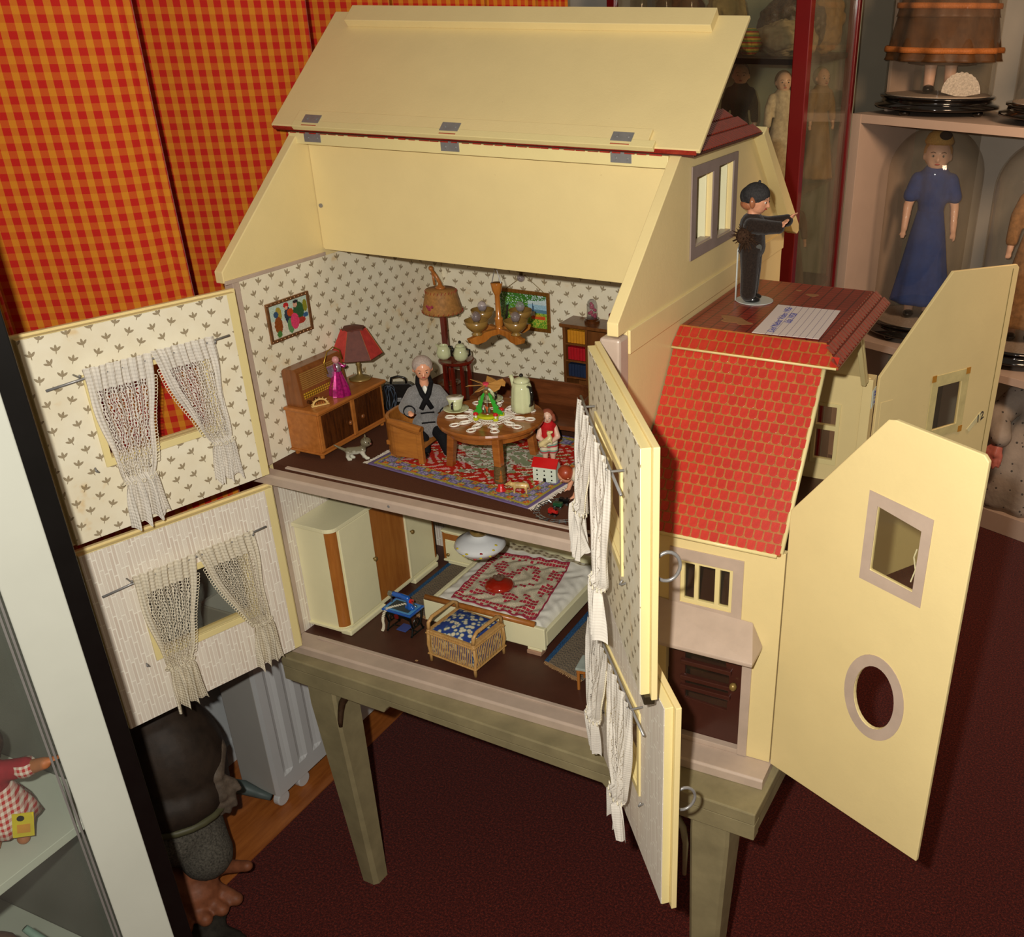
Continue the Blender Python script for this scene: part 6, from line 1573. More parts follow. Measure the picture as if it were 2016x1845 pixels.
mb.limb([M(0, 0, .16), M(0, 0, .12)], [.014, .014])
for s, e, w in AR:
    mb.limb([M(0, 0, .149), M(s*.018, 0, .149), M(*e), M(*w)], [.009, .009, .008, .0065], 8)
    hand(mb, M(*w), f+V(0, 0, .9), sd*s*.2-f, .026, .15, 1, s)
body = blob(mb, 'body', SKIN, r, .0017, 1); face(body, hc, rh, ff, ss, uu)
mb = MB(); mb.limb([M(0, 0, .148), M(0, 0, .125), M(0, .002, .108)], [.026, .026, .026], 14)
for s, e, w in AR: mb.limb([M(s*.020, 0, .150), M(*e), M(*w)], [.0155, .0145, .0120], 12)
mb.limb([M(-.014, 0, .152), M(.014, 0, .152)], [.014, .014]); blob(mb, 'felt_jacket', BSU, r, .002, 1)
mb = MB(); mb.limb([M(-.004, 0, .106), M(.004, 0, .106)], [.026, .026], 12)
for s in (-1, 1): mb.limb([M(s*.012, 0, .100), M(s*.015, .001, .060), M(s*.015, 0, .020)], [.0215, .0185, .0165], 12)
blob(mb, 'felt_trousers', BSU, r, .002, 1)
for s in (-1, 1):
    mb = MB(); mb.ell(M(s*.013, .007, .0072), (.0085, .017, .0070), 14, 8, Matrix.Rotation(math.atan2(f.y, f.x)-pi/2, 3, 'Z')); mb.build('shoe', mat('black_leatherette', '0E0C0C', .2, .5, .2, 60, coat=.4), r, smooth=True)
    MB().lathe([(.010, 0), (.0105, .005), (.0095, .010)], tuple(M(s*.013, 0, .012)), 14).build('sock', CHW, r, smooth=True)
mb = MB(); mb.ell(hc+uu*.009-ff*.004, (.0265, .0265, .0225), 18, 12); mb.ell(hc-ff*.014+uu*.002, (.022, .018, .020), 14, 10)
blob(mb, 'felt_cap', FELT, r, .0022, 1); MB().ell(hc+uu*.033-ff*.004, .003).build('cap_button', FELT, r)
mb = MB(); mb.ell(hc-ff*.012-uu*.012, (.020, .017, .012)); 
for s in (-1, 1): mb.ell(hc+ss*(s*.021)-uu*.002, (.006, .010, .012))
blob(mb, 'moulded_hair', mat('moulded_tan_hair', 'A86A48', .35, .4, .15, 120, coat=.3), r, .0018, 1)
mb = MB()
for k in range(150):
    a, b = rp.uniform(0, 2*pi), rp.uniform(-1, 1); d_ = V(cos(a)*sqrt(1-b*b), sin(a)*sqrt(1-b*b), b); c_ = M(-.026, -.010, .132); mb.tube([c_+d_*.008, c_+d_*rp.uniform(.020, .031)+V(0, 0, -.003)], [.0018, .0004], 4)
mb.ell(M(-.028, -.012, .132), .016)
mb.build('fur_brush', mat('brown_fur', '3E2C20', .95, .1, .5, 300), r)
MB().lathe([(.0375, 0), (.038, .0008), (.0375, .0016), (0, .0018)], (.8945, .484, ZR), 36).build('stand_disc', mat('white_enamel_wire', 'BFC3BE', .3, .4, .04, 20), r)
MB().tube([M(-.006, -.026, .001), M(-.004, -.026, .05), M(-.004, -.026, .100), M(-.004, -.024, .106)], .0018, 8).build('stand_rod', MATS['white_enamel_wire'], r, smooth=True)
MB().tube([M(-.004, -.024, .106), M(-.024, -.010, .107), M(-.026, .008, .108), M(-.018, .018, .109)], .0013, 8).build('waist_clip', MATS['white_enamel_wire'], r, smooth=True)
MB().lathe([(.007, 0), (.007, .002), (0, .0025)], (0, 0, 0), 14).build('tin_buckle', CHR, r)
b_ = [c for c in r.children if c.name.startswith('tin_buckle')][0]
for v_ in b_.data.vertices: v_.co += world_of(r)
b_.rotation_euler = (radians(90), 0, math.atan2(f.y, f.x)+pi*.5-.9); b_.location = Vector(M(-.020, .016, .110))-world_of(r)
# ================================================================== CHECKED CURTAINS
ys = [-.75, -.34, .05, .47, .80, 1.22, 1.60, 2.04]
dps = (.38, .38, .41, .38, .38, .32, .20)
prev = None
for k in range(len(ys)-1):
    ya, yb = ys[k], ys[k+1]; w = yb-ya; dpt = dps[k]
    prof_ = []; N = 30; rc = .022; xb = -.515
    for i in range(N+1):
        t = i/N; prof_.append((xb+(dpt-rc)*(.35*t+.65*(.5-.5*cos(pi*t)))+.008*sin(t*8+k), ya+(w-rc)*t))
    xe, ye = prof_[-1]
    for i in range(1, 10): a_ = pi*i/9; prof_.append((xe+rc*sin(a_)*.9, ye+rc*(1-cos(a_))*.5))
    xe, ye = prof_[-1]
    for i in range(1, 7): t = i/6; prof_.append((xe+(xb-xe)*t, ye+.004*sin(pi*t)))
    arc = [0]
    for i in range(1, len(prof_)): arc.append(arc[-1]+math.dist(prof_[i], prof_[i-1]))
    zb_, zt_ = .17, 1.75; rows = 10; mb = MB(); uvs = []; n = len(prof_)
    vs = []
    for j in range(rows+1):
        z = zb_+(zt_-zb_)*j/rows
        lean = .0
        for i, (x, y) in enumerate(prof_):
            vs.append((x, y+.010*sin(z*3+k)*(1-j/rows), z)); uvs.append((arc[i]+k*.731, z))
    mb.add(vs, [(j*n+i, j*n+i+1, (j+1)*n+i+1, (j+1)*n+i) for j in range(rows) for i in range(n-1)]); mb.uv = uvs
    o = mb.build('checked_curtain', GING, None, smooth=True, loc=(-.43, (ya+yb)/2, zb_))
    where = ['at the far left edge beside the black post', 'above the open papered doors', 'between the two dark creases left of the roof', 'fold directly left of the roof flap', 'fold above the left end of the roof flap', 'narrow fold above the middle of the roof flap', 'last fold beside the dark red cabinet post'][k]
    tag(o, 'red and orange checked curtain width, '+where, 'curtain', 'checked curtain widths')

# ================================================================== RADIATOR
RADM = mat('white_radiator_enamel', 'C6C8C8', .3, .4, .03, 10, coat=.2)
rx1, ry0, ry1, rz0, rz1 = -.262, .085, 1.25, FZ+.045, -.06
r = thing('radiator', 'white ribbed panel radiator on small round feet behind the left table leg', 'radiator', (-.33, .6, FZ))
MB().box((-.395, ry0, rz0), (rx1-.012, ry0+.006, rz1)).build('side_panel', mat('grey_radiator_side', 'A8A6A0', .35, .4, .03, 10), r, .003)
MB().box((-.40, ry0+.006, rz0+.02), (-.39, ry1, rz1)).build('rear_panel', RADM, r)
mb = MB(); pr_ = []
W_ = .058; nribs = int((ry1-ry0-.03)/W_)
pts = [(ry0, rx1-.016), (ry0+.004, rx1), (ry0+.022, rx1)]
for k in range(nribs):
    b = ry0+.030+k*W_; pts += [(b, rx1), (b+.008, rx1-.006), (b+.016, rx1-.009), (b+.026, rx1-.006), (b+.036, rx1)]
pts += [(ry1-.004, rx1), (ry1, rx1-.016)]
vs = []; lv = [rz0, rz0+.05, rz0+.058, rz1-.05, rz1]
for li, z in enumerate(lv):
    for (y, x) in pts: vs.append((x if li in (2, 3) else (rx1 if x > rx1-.0155 else x), y, z))
n = len(pts)
mb.add(vs, [(j*n+i, j*n+i+1, (j+1)*n+i+1, (j+1)*n+i) for j in range(4) for i in range(n-1)])
o = mb.build('ribbed_front', RADM, r); o.modifiers.new('s', 'SOLIDIFY').thickness = .003
for k in range(nribs): MB().box((rx1-.0118, ry0+.0385+k*W_, rz0+.06), (rx1-.0100, ry0+.0395+k*W_, rz1-.05)).build('rib_groove', mat('groove_shadow_grey', '77756E', .5), r)
for y in (ry0+.018, ry0+.10): MB().cyl((rx1-.025, y, FZ+.026), (rx1-.005, y, FZ+.026), .022, n=20).build('foot', RADM, r, .003)
MB().tube([(-.40, ry0-.045, FZ+.075), (-.37, ry0-.02, FZ+.06), (-.33, ry0-.01, FZ+.045), (-.29, ry0-.005, FZ+.04)], [.022, .02, .014, .009], 10).build('valve_cap', mat('grey_green_plastic', '4E5A58', .5), r, smooth=True)

# ================================================================== CARVED TROLL FIGURE
TRB = mat('dark_carved_wood', '2E241C', .62, .3, .4, 20, .5, 60); TRG = mat('grey_shaggy_trousers', '4E4A42', .9, .2, .6, 220, .9, 260); TRS = mat('terracotta_skin', '7E4A30', .55, .3, .25, 40, .3, 120); TRH = mat('grey_carved_hand', '5E5246', .6, .3, .3, 60, .4, 200)
ox, oy = -.285, -.215
r = thing('troll_figure', 'big carved troll figure in a dark round coat sitting behind the black post', 'figure', (ox, oy, FZ))
def M(a, b, c): return Vector((ox+a, oy+b, FZ+c))
mb = MB(); mb.ell(M(0, .02, .40), (.150, .13, .18), 20, 16); mb.ell(M(-.02, .02, .53), (.11, .10, .11), 16, 12); mb.ell(M(.01, .0, .34), (.152, .135, .09), 16, 12)
coat = blob(mb, 'round_coat', TRB, r, .008, 2)
MB().tube([M(.01+.138*cos(a), .0+.122*sin(a), .304-.006*cos(a-.4)) for a in [2*pi*k/28 for k in range(28)]], .010, 8, closed=True).build('coat_hem', mat('dull_green_piping', '4E4C34', .5), coat, smooth=True)
MB().tube([M(-.02+.07*cos(a), -.105+.02*abs(cos(a)), .44+.07*sin(a)) for a in [pi*1.0+1.0*pi*k/12 for k in range(13)]], .004, 6).build('pocket_seam', MATS['dull_green_piping'], coat)
mb = MB(); mb.ell(M(0, -.02, .24), (.14, .12, .09), 18, 12); mb.limb([M(.06, .0, .24), M(.115, -.02, .18)], [.075, .062], 12)
blob(mb, 'shaggy_trousers', TRG, r, .008, 2)
mb = MB(); mb.limb([M(.10, .08, .42), M(.135, .04, .385)], [.030, .022], 10); hand(mb, M(.135, .04, .385), (.22, -.12, -1), (1, -.5, 0), .115, .25, .9, 1)
blob(mb, 'hanging_hand', TRH, r, .004, 1)
mb = MB(); mb.limb([M(-.05, -.08, .12), M(.04, -.07, .10), M(.10, -.06, .085)], [.060, .062, .055], 14)
for k, (a, b, L) in enumerate(((.0, .03, .060), (-.01, .0, .062), (-.02, -.03, .058), (-.035, -.06, .05))):
    mb.limb([M(.12+a, -.06+b, .075), M(.12+a+L, -.06+b*1.25, .060)], [.022, .017], 10)
mb.limb([M(.09, -.02, .11), M(.14, .0, .130), M(.205, .010, .150)], [.022, .018, .014], 10)
blob(mb, 'outstretched_hand', TRS, r, .005, 2)
mb = MB(); mb.ell(M(.04, -.10, .030), (.15, .11, .030), 18, 10); mb.ell(M(.20, -.14, .015), (.12, .08, .016), 14, 8); blob(mb, 'stone_base', mat('dark_stone', '2A2620', .8, .2, .4, 60, .8, 90), r, .007, 1)
mb = MB(); mb.ell(M(-.02, .02, .68), (.075, .08, .085), 14, 12); mb.ell(M(.04, -.02, .67), (.03, .03, .025)); blob(mb, 'bearded_head', TRS, r, .007, 2)

# ================================================================== FOREGROUND CASE AND POST
def plan(uv_dist, ang): return None
r = thing('black_post', 'tall black square post in the left foreground', 'post', (.215, -.600, FZ))
TPost = Matrix.Translation((.216, -.601, 0)) @ Matrix.Rotation(radians(57), 4, 'Z')
MB(TPost).box((-.021, -.012, FZ), (.021, .012, 1.7)).build('post_shaft', BLACK, r, .0015)
MB(TPost).box((-.0225, -.006, FZ), (-.021, .006, 1.7)).build('thin_edge_bead', mat('dark_grey_bead', '2E2C2A', .3), r)
r = thing('white_display_case', 'white display case with glass front and shelves at the left edge', 'display case', (.02, -.90, FZ))
WL = mat('matt_white_case', 'BCBEB2', .45, .3, .03, 8)
TCs = Matrix.Translation((.198, -.640, 0)) @ Matrix.Rotation(radians(57), 4, 'Z')
MB(TCs).box((-.036, -.010, FZ), (.036, .008, 1.7)).build('front_stile', WL, r, .002)
for a in (-.040, -.046): MB(TCs).box((a-.0016, -.012, FZ), (a+.0016, -.008, 1.7)).build('door_track', mat('grey_aluminium', '8E8C88', .35, .5, .05, 30, metal=.4), r)
GRY = mat('grey_case_back', '6E6E66', .7, .2, .05, 8)
MB().box((-.34, -1.30, FZ), (-.33, -.60, 1.7)).build('back_panel', GRY, r)
MB().box((-.33, -.605, FZ), (.165, -.595, 1.7)).build('end_panel', GRY, r)
for z in (.112, -.34):
    MB().box((-.33, -1.30, z-.016), (.170, -.606, z)).build('shelf', WL, r, .001)
GL = glassy('case_glass', (.93, .95, .93), .03, (.6, .6, .55))
MB().box((.171, -1.30, FZ+.02), (.1735, -.672, 1.6)).build('glass_pane', GL, r)
# gingham doll on the shelf
GIN2 = newmat('red_white_gingham', .8, .2); m_, g_, b_ = GIN2; s_ = g_.sep(g_.obj())
fx2 = g_.m('LESS_THAN', g_.m('FRACT', g_.m('MULTIPLY', g_.m('ADD', s_[0], s_[1]), 95.0)), .5); fz2 = g_.m('LESS_THAN', g_.m('FRACT', g_.m('MULTIPLY', s_[2], 110.0)), .5)
g_.l.new(g_.mix(g_.m('MULTIPLY', g_.m('ADD', fx2, fz2), .5), hx('D8C8BC'), hx('B02A2A')), b_.inputs['Base Color']); GIN2 = m_
dx0, dy0, dz0 = .100, -.735, .1124
r = thing('gingham_doll', 'brown-haired doll in a red gingham dress with a yellow tag on the glass case shelf', 'doll', (dx0, dy0, dz0))
f = Vector((.75, -.66, 0)).normalized(); sd = Vector((-f.y, f.x, 0))
def M(a, b, c): return Vector((dx0, dy0, dz0))+sd*a+f*b+Vector((0, 0, c))
TAN = mat('tan_doll_skin', '9A5E38', .6, .3, .15, 40)
hc = M(0, 0, .175); mb = MB(); ff, ss, uu = head(mb, hc, .034, tuple(f)); mb.limb([M(0, 0, .14), M(0, 0, .11)], [.014, .02])
for s in (-1, 1):
    mb.limb([M(s*.030, 0, .128), M(s*.060, .010, .132), M(s*.080, .02, .140)], [.014, .012, .010]); hand(mb, M(s*.080, .02, .140), sd*s+V(0, 0, .3), (0, 0, 1), .024, .3, 1, s)
    mb.limb([M(s*.017, 0, .06), M(s*.019, 0, .012)], [.014, .013], 12); mb.limb([M(s*.019, 0, .010), M(s*.020, .02, .010)], [.010, .0095])
body = blob(mb, 'body', TAN, r, .003, 1); face(body, hc, .034, ff, ss, uu)
mb = MB(); mb.ell(hc+uu*.008-ff*.006, (.035, .035, .034), 16, 12); mb.ell(hc-ff*.02-uu*.012, (.03, .024, .03)); blob(mb, 'brown_hair', mat('brown_mohair', '3A241A', .9, .1, .5, 160, .8, 400), r, .003, 1)
mb = MB(); mb.limb([M(0, 0, .135), M(0, 0, .10)], [.026, .026], 14)
for s in (-1, 1): mb.limb([M(s*.026, 0, .130), M(s*.052, .008, .133)], [.017, .016], 12)
blob(mb, 'bodice', mat('crimson_cotton', '8E1A26', .8, .2, .15, 120), r, .003, 1)
MB().lathe([(.050, .040), (.046, .060), (.030, .100), (.026, .108)], tuple(M(0, 0, 0)), 36, wob=lambda a, z: 1+.07*sin(9*a)*(.11-z)/.07).build('gingham_skirt', GIN2, r, smooth=True)
for s in (-1, 1): MB().lathe([(.015, -.010), (.0185, 0), (.015, .010)], tuple(M(s*.052, .008, .133)), 16).build('gingham_sleeve', GIN2, r, smooth=True)
TTg = Matrix.Translation(M(.030, .050, .040)) @ Matrix.Rotation(math.atan2(sd.y, sd.x), 4, 'Z') @ Matrix.Rotation(radians(12), 4, 'Y')
t_ = MB(TTg).box((-.014, -.001, -.002), (.014, .001, .042)).build('yellow_tag', mat('yellow_card', 'C8B41E', .6), r); MB(TTg).cyl((-.003, -.002, .034), (-.003, -.001, .034), .005, n=12).build('tag_hole', BLACK, t_); MB(TTg).box((-.008, -.0016, .006), (.009, -.0011, .022)).build('tag_print', mat('orange_print', 'C88A2A', .6), t_)
r = thing('lower_shelf_figure', 'dim brown figure with a pale ribbon on the lower shelf of the glass case', 'doll', (.03, -.76, -.3396))
mb = MB(); mb.ell((.02, -.78, -.22), (.055, .05, .075)); mb.ell((.02, -.78, -.14), (.035, .034, .036)); mb.limb([(.04, -.74, -.20), (.075, -.72, -.25)], [.02, .016]); mb.ell((.02, -.78, -.30), (.06, .055, .04))
b = blob(mb, 'body', mat('dim_brown_plush', '5A3A2C', .9, .1, .4, 120), r, .005, 1)
MB().tube([(.030, -.735, -.125), (.050, -.725, -.16), (.066, -.715, -.20)], [.006, .008, .005], 8).build('pale_ribbon', mat('pale_green_ribbon', '7E9A8E', .6), r, smooth=True)

# ================================================================== RED GLASS CABINET
CBR = mat('cherry_red_metal', '640A0E', .3, .4, .05, 10, coat=.3)
cx0, cx1, cy0, cy1 = -.195, .540, 2.10, 2.86
r = thing('glass_cabinet', 'tall glass cabinet with cherry red posts full of antique dolls', 'cabinet', ((cx0+cx1)/2, (cy0+cy1)/2, FZ))
for x, y, w in ((cx0+.016, cy0+.016, .016), (cx1-.026, cy0+.026, .026), (cx1-.02, cy1-.02, .02), (cx0+.016, cy1-.016, .016)):
    MB().box((x-w, y-w, FZ+.001), (x+w, y+w, 1.75)).build('post', CBR, r, .003)
BKP = mat('sage_cabinet_back', '8E9684', .8, .2, .04, 5)
MB().box((cx0, cy1, FZ), (cx1, cy1+.012, 1.75)).build('back_panel', BKP, r)
MB().box((cx0, cy0, FZ+.001), (cx1, cy1, FZ+.06)).build('plinth', CBR, r, .003)
MB().box((cx0+.03, cy0+.01, 1.116), (cx1-.03, cy1, 1.134)).build('shelf', mat('dark_shelf_edge', '1A1512', .4), r)
MB().box((cx0+.03, cy0+.02, .668), (cx1-.03, cy1, .676)).build('glass_shelf', GL, r)
MB().box((cx0+.03, cy0+.02, .24), (cx1-.03, cy1, .256)).build('shelf', MATS['dark_shelf_edge'], r)
CG = glassy('cabinet_glass', (.86, .85, .78), .08, (.55, .52, .42))
MB().box((cx1-.014, cy0+.05, FZ+.06), (cx1-.010, cy1-.04, 1.7)).build('side_glass', CG, r)
MB().box((cx0+.03, cy0+.010, FZ+.06), (cx1-.05, cy0+.014, 1.7)).build('front_glass', glassy('front_glass', (.9, .9, .85), .03, (.5, .48, .4)), r)
MB().box((cx1-.015, cy0+.058, FZ+.06), (cx1-.006, cy0+.072, .98)).build('glass_clip_rail', mat('dull_bronze_rail', '8E7A5E', .4), r)
def antique_doll(name, label, x, y, z, H, yaw, dress, hair, skin, hat=None, arms=1, extra=None, skirt_len=.95):
    """long-dressed standing antique doll"""
    r = thing(name, label, 'doll', (x, y, z)); f = Vector((sin(yaw), -cos(yaw), 0)); sd = Vector((cos(yaw), sin(yaw), 0))
    P_ = lambda a, b, c: Vector((x, y, z))+sd*(a*H)+f*(b*H)+Vector((0, 0, c*H))
    mb = MB(); hc = P_(0, 0, .885); hr_ = .088*H; ff, ss, uu = head(mb, hc, hr_, tuple(f)); mb.limb([P_(0, 0, .81), P_(0, 0, .76)], [.034*H, .05*H], 12)
    for s in (-1, 1):
        mb.limb([P_(s*.09, 0, .745), P_(s*.125, .01, .62), P_(s*.132, .04, .50)], [.032*H, .026*H, .019*H], 10); hand(mb, P_(s*.132, .04, .50), V(0, 0, -1)+f*.2, f, .065*H, .4, 1, s)
        mb.limb([P_(s*.05, 0, .30), P_(s*.05, 0, .04)], [.04*H, .028*H], 10)
    b = blob(mb, 'body', skin, r, .009*H, 1); face(b, hc, hr_, ff, ss, uu)
    for s in (-1, 1): MB().ell(P_(s*.05, .025, .022), (.030*H, .05*H, .022*H), 12, 8).build('shoe', BLACK, r, smooth=True)
    mb = MB(); mb.ell(hc+uu*(.014*H)-ff*(.022*H), (.078*H, .076*H, .085*H), 16, 12); blob(mb, 'hair', hair, r, .010*H, 1)
    mb = MB(); mb.limb([P_(0, 0, .77), P_(0, 0, .66), P_(0, 0, .58)], [.082*H, .080*H, .070*H], 16); mb.limb([P_(-.070, 0, .755), P_(.070, 0, .755)], [.046*H]*2)
    for s in (-1, 1): mb.limb([P_(s*.085, 0, .755), P_(s*.118, .01, .675)]+([] if arms else [P_(s*.130, .03, .55)]), [.046*H, .040*H]+([] if arms else [.034*H]), 12)
    blob(mb, 'bodice', dress, r, .010*H, 1)
    zb = 1-skirt_len
    MB().lathe([(.165*H, zb*H), (.160*H, (zb+.02)*H), (.130*H, .28*H), (.095*H, .48*H), (.070*H, .60*H)], (x, y, z), 48, wob=lambda a, zz: 1+.05*sin(9*a+1)*max(0, 1-zz/(.6*H))).build('skirt', dress, r, smooth=True)
    return r, P_, hc, hr_, (ff, ss, uu)
WLACE = mat('old_white_lace', 'C6BAA0', .85, .2, .25, 60, .5, 200); BLKD = mat('black_velvet', '121010', .9, .1, .4, 60)
BEI = mat('beige_silk', '9A7E50', .7, .3, .2, 30, .3, 80)
HB_ = mat('light_brown_hair', '6A5238', .8, .2, .3, 120, .5, 300)
antique_doll('white_dress_doll', 'brown-haired doll in a long old-white lace dress inside the red cabinet', .395, 2.34, .6765, .42, .5, WLACE, HB_, SKINP, arms=0, skirt_len=.97)
antique_doll('black_dress_doll', 'doll in black velvet in the shadow of the red cabinet, left of the white-dressed one', .225, 2.36, .6765, .44, .3, BLKD, DKBR, SKINP, arms=0, skirt_len=.97)
antique_doll('beige_dress_doll', 'doll in a long beige dress seen through the side glass of the red cabinet', .455, 2.66, .6765, .42, .9, BEI, mat('straw_hat', '8E8A68', .8), SKINP, arms=0, skirt_len=.98)
antique_doll('dark_head_doll', 'black-haired doll on the lowest visible shelf of the red cabinet', .42, 2.50, .2565, .40, .7, mat('brown_wool_dress', '5E4834', .9), BLKD, SKINP, arms=0)
Mb = mapper((.325, 2.20, .6765), .3, .11); r = animal('toy_dog', 'dark furry toy dog standing beside the white-dressed doll', Mb, .11, .50, std, (.48, .75), mat('dark_brown_plush', '2E261C', .95, .1, .4, 120, .6, 300), [Mb(-.45, 0, .6), Mb(-.6, 0, .85)], .004)
# upper shelf: baby bonnet, bundles
def bundle(name, label, c, rad, m, cat, folds=7, extra=None):
    r = thing(name, label, cat, (c[0], c[1], c[2]-rad[2])); mb = MB()
    mb.ell(c, rad, 28, 16)
    o = mb.build('cloth', m, r, smooth=True)
    t = bpy.data.textures.new(name, 'CLOUDS'); t.noise_scale = rad[0]*.45
    d = o.modifiers.new('sub', 'SUBSURF'); d.levels = 2; d.render_levels = 2
    d = o.modifiers.new('d', 'DISPLACE'); d.texture = t; d.strength = rad[0]*.35; d.mid_level = .5
    return r
bundle('lace_bonnet', 'crumpled cream lace baby gown on the upper shelf of the red cabinet', (.40, 2.32, 1.19), (.11, .13, .055), mat('cream_lace_cloth', '9A8E72', .9, .1, .2, 40, .6, 100), 'gown')
bundle('orange_silk_bundle', 'folded orange silk cloth at the left of the upper shelf in the red cabinet', (.235, 2.30, 1.165), (.07, .09, .030), mat('orange_silk', '8E4E14', .5, .4, .2, 30, .4, 60), 'cloth')
r = bundle('striped_toy', 'rounded yellow and red striped stuffed toy on the upper cabinet shelf', (.300, 2.22, 1.180), (.045, .05, .042), newmat('striped_toy_cloth', .8, .2)[0], 'toy')
m_ = bpy.data.materials['striped_toy_cloth']; g_ = G(m_); b_ = m_.node_tree.nodes['Principled BSDF']; f_ = g_.m('FRACT', g_.m('MULTIPLY', g_.sep(g_.obj())[2], 60.0))
g_.l.new(g_.ramp(f_, [(.3, hx('A8983E')), (.4, hx('8E2E22')), (.6, hx('8E2E22')), (.7, hx('5E7A3A'))]), b_.inputs['Base Color'])
bundle('dark_sequin_cloth', 'dark glittering folded cloth behind the lace gown in the red cabinet', (.36, 2.52, 1.23), (.13, .07, .10), mat('sequin_cloth', '4A443C', .35, .6, .7, 240, .8, 400), 'cloth')
bundle('beige_gown', 'beige crumpled gown at the right of the upper shelf behind side glass', (.44, 2.64, 1.24), (.085, .11, .11), BEI, 'gown')
bundle('linen_gown', 'pale linen bundle at the top of the cabinet above the roof flap', (.16, 2.36, 1.27), (.07, .07, .09), mat('yellow_linen', '9A8A5A', .85, .2, .15, 30, .4, 90), 'cloth')
bundle('brown_gown', 'brown velvet bundle under glass at the cabinet top left', (-.02, 2.36, 1.27), (.09, .07, .09), mat('brown_velvet', '5A3A20', .8, .2, .3, 60, .5, 120), 'cloth')
for k, (x, w) in enumerate(((-.115, 'left'), (-.02, 'middle'), (.075, 'right'))):
    o = MB().lathe([(.030, 0), (.032, .01), (.030, .20), (.022, .23), (.0, .235)], (x, 2.20, 1.1345), 20).build('glass_jar', glassy('jar_glass', (.85, .82, .72), .10, (.5, .45, .3)), None, smooth=True, loc=(x, 2.20, 1.1345)); tag(o, 'tall glass cylinder on the cabinet shelf above the roof flap, the %s one of three' % w, 'jar', 'glass cylinders in the red cabinet')

# ================================================================== WHITE SHELF UNIT WITH GLASS DOMES
dU_ = Vector((.9291, -.3697, 0)); nU = Vector((.3697, .9291, 0))
TU_ = Matrix(((dU_.x, nU.x, 0, 1.39), (dU_.y, nU.y, 0, 2.58), (0, 0, 1, 0), (0, 0, 0, 1)))
r = thing('shelf_unit', 'white open shelf unit holding dolls under glass domes at the right', 'shelf', tuple(TU_ @ Vector((-.4, .25, FZ))))
UW = mat('warm_white_laminate', 'BFA998', .45, .4, .04, 8); UB = mat('white_back_panel', 'B9B4A8', .6, .3, .04, 6)
s0_, s1_, dep = -.935, .65, .56
MB(TU_).box((s0_, 0, FZ+.001), (s0_+.05, dep, .905)).build('side_panel', UW, r, .001)
MB(TU_).box((s0_+.05, .002, .872), (s1_, dep, .905)).build('shelf', UW, r, .001)
MB(TU_).box((s0_+.05, .002, -.050), (s1_, dep, -.018)).build('shelf', UW, r, .001)
MB(TU_).box((s0_+.05, .004, FZ+.001), (s1_, dep, FZ+.09)).build('kick_board', UW, r, .001)
MB(TU_).box((s0_+.05, dep-.012, FZ+.09), (s1_, dep, .872)).build('back_panel', UB, r)
MB(TU_).box((s0_+.03, dep-.012, .905), (s1_, dep, 1.75)).build('back_panel', UB, r)
MB(TU_).box((s0_+.03, .20, .905), (s0_+.045, dep-.012, 1.75)).build('upper_side', UW, r, .001)
MB(TU_).box((-.40, dep-.11, .905), (-.36, dep-.012, 1.75)).build('upright', UW, r, .001)
DG = glassy('dome_cloudy_glass', (.97, .96, .93), .07, (.62, .56, .46))
def dome(label, s, w, z, rb, rg, h, tall=True):
    c = TU_ @ Vector((s, w, z))
    r = thing('glass_dome', label, 'glass dome', tuple(c))
    MB().lathe([(rb*.93, .022), (rb, .026), (rb*1.0, .036), (rb*.90, .044), (rb*.88, .058), (rb*.92, .062), (rb*.92, .070), (0, .070)], tuple(c), 56).build('ebonised_base', BLACKG, r, smooth=True)
    for k in range(4):
        a = pi/4+pi/2*k+.3; MB().ell(tuple(c+V(rb*.82*cos(a), rb*.82*sin(a), .012)), (.022, .022, .0125), 12, 8).build('bun_foot', BLACKG, r, smooth=True)
    MB().lathe([(rb*.84, .0705), (rb*.84, .074), (0, .074)], tuple(c), 40, wob=lambda a, z: 1+.015*sin(20*a)).build('lace_mat', mat('pink_white_lace', 'B8A898', .9, .1, .15, 120), r)
    prof_ = [(rg, .072), (rg, h-rg)]+[(rg*cos(a), h-rg+rg*sin(a)) for a in [pi/2*k/10 for k in range(1, 10)]]+[(0, h)]
    MB().lathe(prof_, tuple(c), 56).build('glass_cover', DG, r, smooth=True)
    return c
c1 = dome('glass dome over the brown frilled dress doll on the unit top, left one', -.705, .27, .9055, .250, .215, 1.0)
c2 = dome('glass dome over the blue dress doll in the middle compartment', -.665, .27, -.0175, .225, .195, .880)
c3 = dome('glass dome over the tan ragged dress doll at the right edge of the middle compartment', -.175, .27, -.0175, .225, .195, .870)
c4 = dome('glass dome cut off by the right edge of the photo on the unit top', -.125, .27, .9055, .270, .225, 1.0)
BLU = mat('navy_blue_cotton', '24407E', .85, .2, .12, 60, .2, 300)
yaw = .1
r, P_, hc, hr_, (ff, ss, uu) = antique_doll('blue_dress_doll', 'straw-blonde doll in a long plain navy blue dress under a glass dome', c2.x, c2.y, c2.z+.0745, .775, .18, BLU, mat('blonde_hair', 'B88A4A', .7, .3, .15, 120, .3, 300), SKINP, skirt_len=.90)
MB().lathe([(.072*.775, 0), (.078*.775, .012), (.060*.775, .040), (.03, .052), (0, .055)], tuple(hc+uu*.045-ff*.012), 28).build('straw_hat', mat('yellow_straw', 'B8924E', .7, .3, .2, 160, .4, 300), r, smooth=True)
MB().ell(tuple(hc+uu*.085+ff*.045+ss*.02), (.026, .018, .018)).build('hat_bow', DKBR, r)
BRN = mat('brown_pleated_silk', '56381C', .55, .4, .2, 40, .3, 160); ORB = mat('orange_braid', 'A8642E', .6, .3, .2, 200)
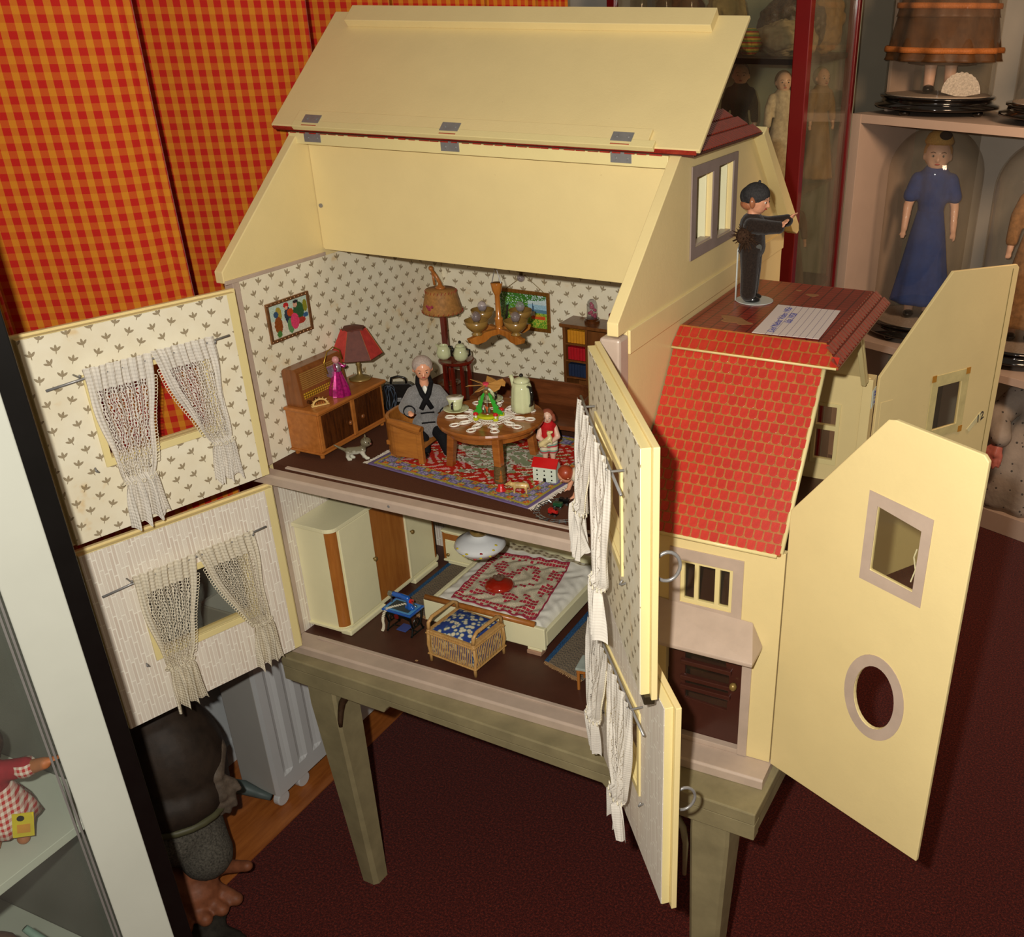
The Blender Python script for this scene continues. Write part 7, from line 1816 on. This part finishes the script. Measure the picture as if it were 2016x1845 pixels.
r, P_, hc, hr_, fr3 = antique_doll('brown_dress_doll', 'doll in a tiered brown dress with orange braid under the left upper dome', c1.x, c1.y, c1.z+.0745, .80, .18, BRN, HB_, SKINP, arms=0, skirt_len=.86)
for (ra, za, rb_, zb2) in ((.185, .30, .225, .125), (.15, .45, .195, .28)):
    MB().lathe([(rb_, zb2), (rb_*.98, zb2+.01), (ra, za)], tuple(c1+V(0, 0, .0745)), 132, wob=lambda a, z: 1+.05*sin(11*a)).build('skirt_tier', BRN, r, smooth=True).modifiers.new('s', 'SOLIDIFY').thickness = .004
    MB().lathe([(rb_*1.005, zb2+.030), (rb_*1.012, zb2+.040), (rb_*1.00, zb2+.050)], tuple(c1+V(0, 0, .0745)), 132, wob=lambda a, z: 1+.05*sin(11*a)).build('orange_braid', ORB, r, smooth=True).modifiers.new('s', 'SOLIDIFY').thickness = .003
fp = [(-.02, 0), (.02, 0)]+[(.075*cos(a_), .012+.075*sin(a_)*(1+.03*sin(a_*24))) for a_ in [pi*k/40 for k in range(41)]]
o = MB().plate([fp], -.002, .002, xz).build('lace_fan', mat('white_lace_fan', 'CFC8BC', .8, .2, .3, 160, .6, 200), None); o.location = c1+V(.105, -.12, .076); tag(o, 'small white lace fan standing beside the brown dress doll under the dome', 'fan')
antique_doll('tan_dress_doll', 'doll in a ragged tan dress with red trim under the right-hand lower dome', c3.x, c3.y, c3.z+.0745, .74, .1, mat('tan_gauze', '8E6A44', .85, .2, .3, 50, .5, 120), DKBR, SKINP, arms=0, skirt_len=.90)
antique_doll('pale_brown_dress_doll', 'doll in a pale brown dress under the dome cut off at the upper right', c4.x, c4.y, c4.z+.0745, .80, .1, mat('pale_brown_gauze', '9A7650', .85, .2, .25, 50, .5, 120), DKBR, SKINP, arms=0, skirt_len=.86)
# seated grey dotted dress doll in the bottom compartment
m_, g_, b_ = newmat('grey_dotted_cotton', .85, .2); vn = g_.n.new('ShaderNodeTexVoronoi'); vn.inputs['Scale'].default_value = 32; g_.l.new(g_.obj(), vn.inputs['Vector'])
g_.l.new(g_.mix(g_.m('LESS_THAN', vn.outputs['Distance'], .16), g_.ramp(g_.noise(g_.obj(), 8, 3), [(.3, hx('8E8478')), (.7, hx('A89C90'))]), hx('4E4A46')), b_.inputs['Base Color'])
g_.l.new(g_.bump(g_.noise(g_.obj(), 22, 3), .6, .01), b_.inputs['Normal'])
p5 = TU_ @ Vector((-.02, .26, FZ+.091))
r = thing('grey_dress_doll', 'large doll in a grey dotted dress with a pink hand in the bottom compartment', 'doll', tuple(p5))
MB().lathe([(.24, 0), (.25, .03), (.20, .18), (.14, .33), (.10, .40)], tuple(p5), 44, wob=lambda a, z: 1+.05*sin(11*a)).build('dotted_skirt', m_, r, smooth=True)
mb = MB(); mb.limb([p5+V(0, 0, .38), p5+V(0, 0, .46)], [.10, .10]); mb.limb([p5+V(-.09, -.03, .45), p5+V(-.16, -.12, .38), p5+V(-.13, -.21, .33)], [.06, .055, .045]); mb.limb([p5+V(.09, -.03, .45), p5+V(.16, -.12, .38)], [.06, .055]); blob(mb, 'dotted_bodice', m_, r, .010, 1)
mb = MB(); hand(mb, p5+V(-.13, -.215, .31), V(-.15, -.35, -.8), V(0, -1, .2), .12, .3, 1, -1); blob(mb, 'pink_hand', mat('pink_wax', 'B8685A', .4, coat=.2), r, .005, 1)
mb = MB(); ff, ss, uu = head(mb, p5+V(0, -.02, .545), .06, (.1, -1, 0)); b = blob(mb, 'head', SKINP, r, .006, 1); face(b, p5+V(0, -.02, .545), .06, ff, ss, uu)
bpy.context.view_layer.update()
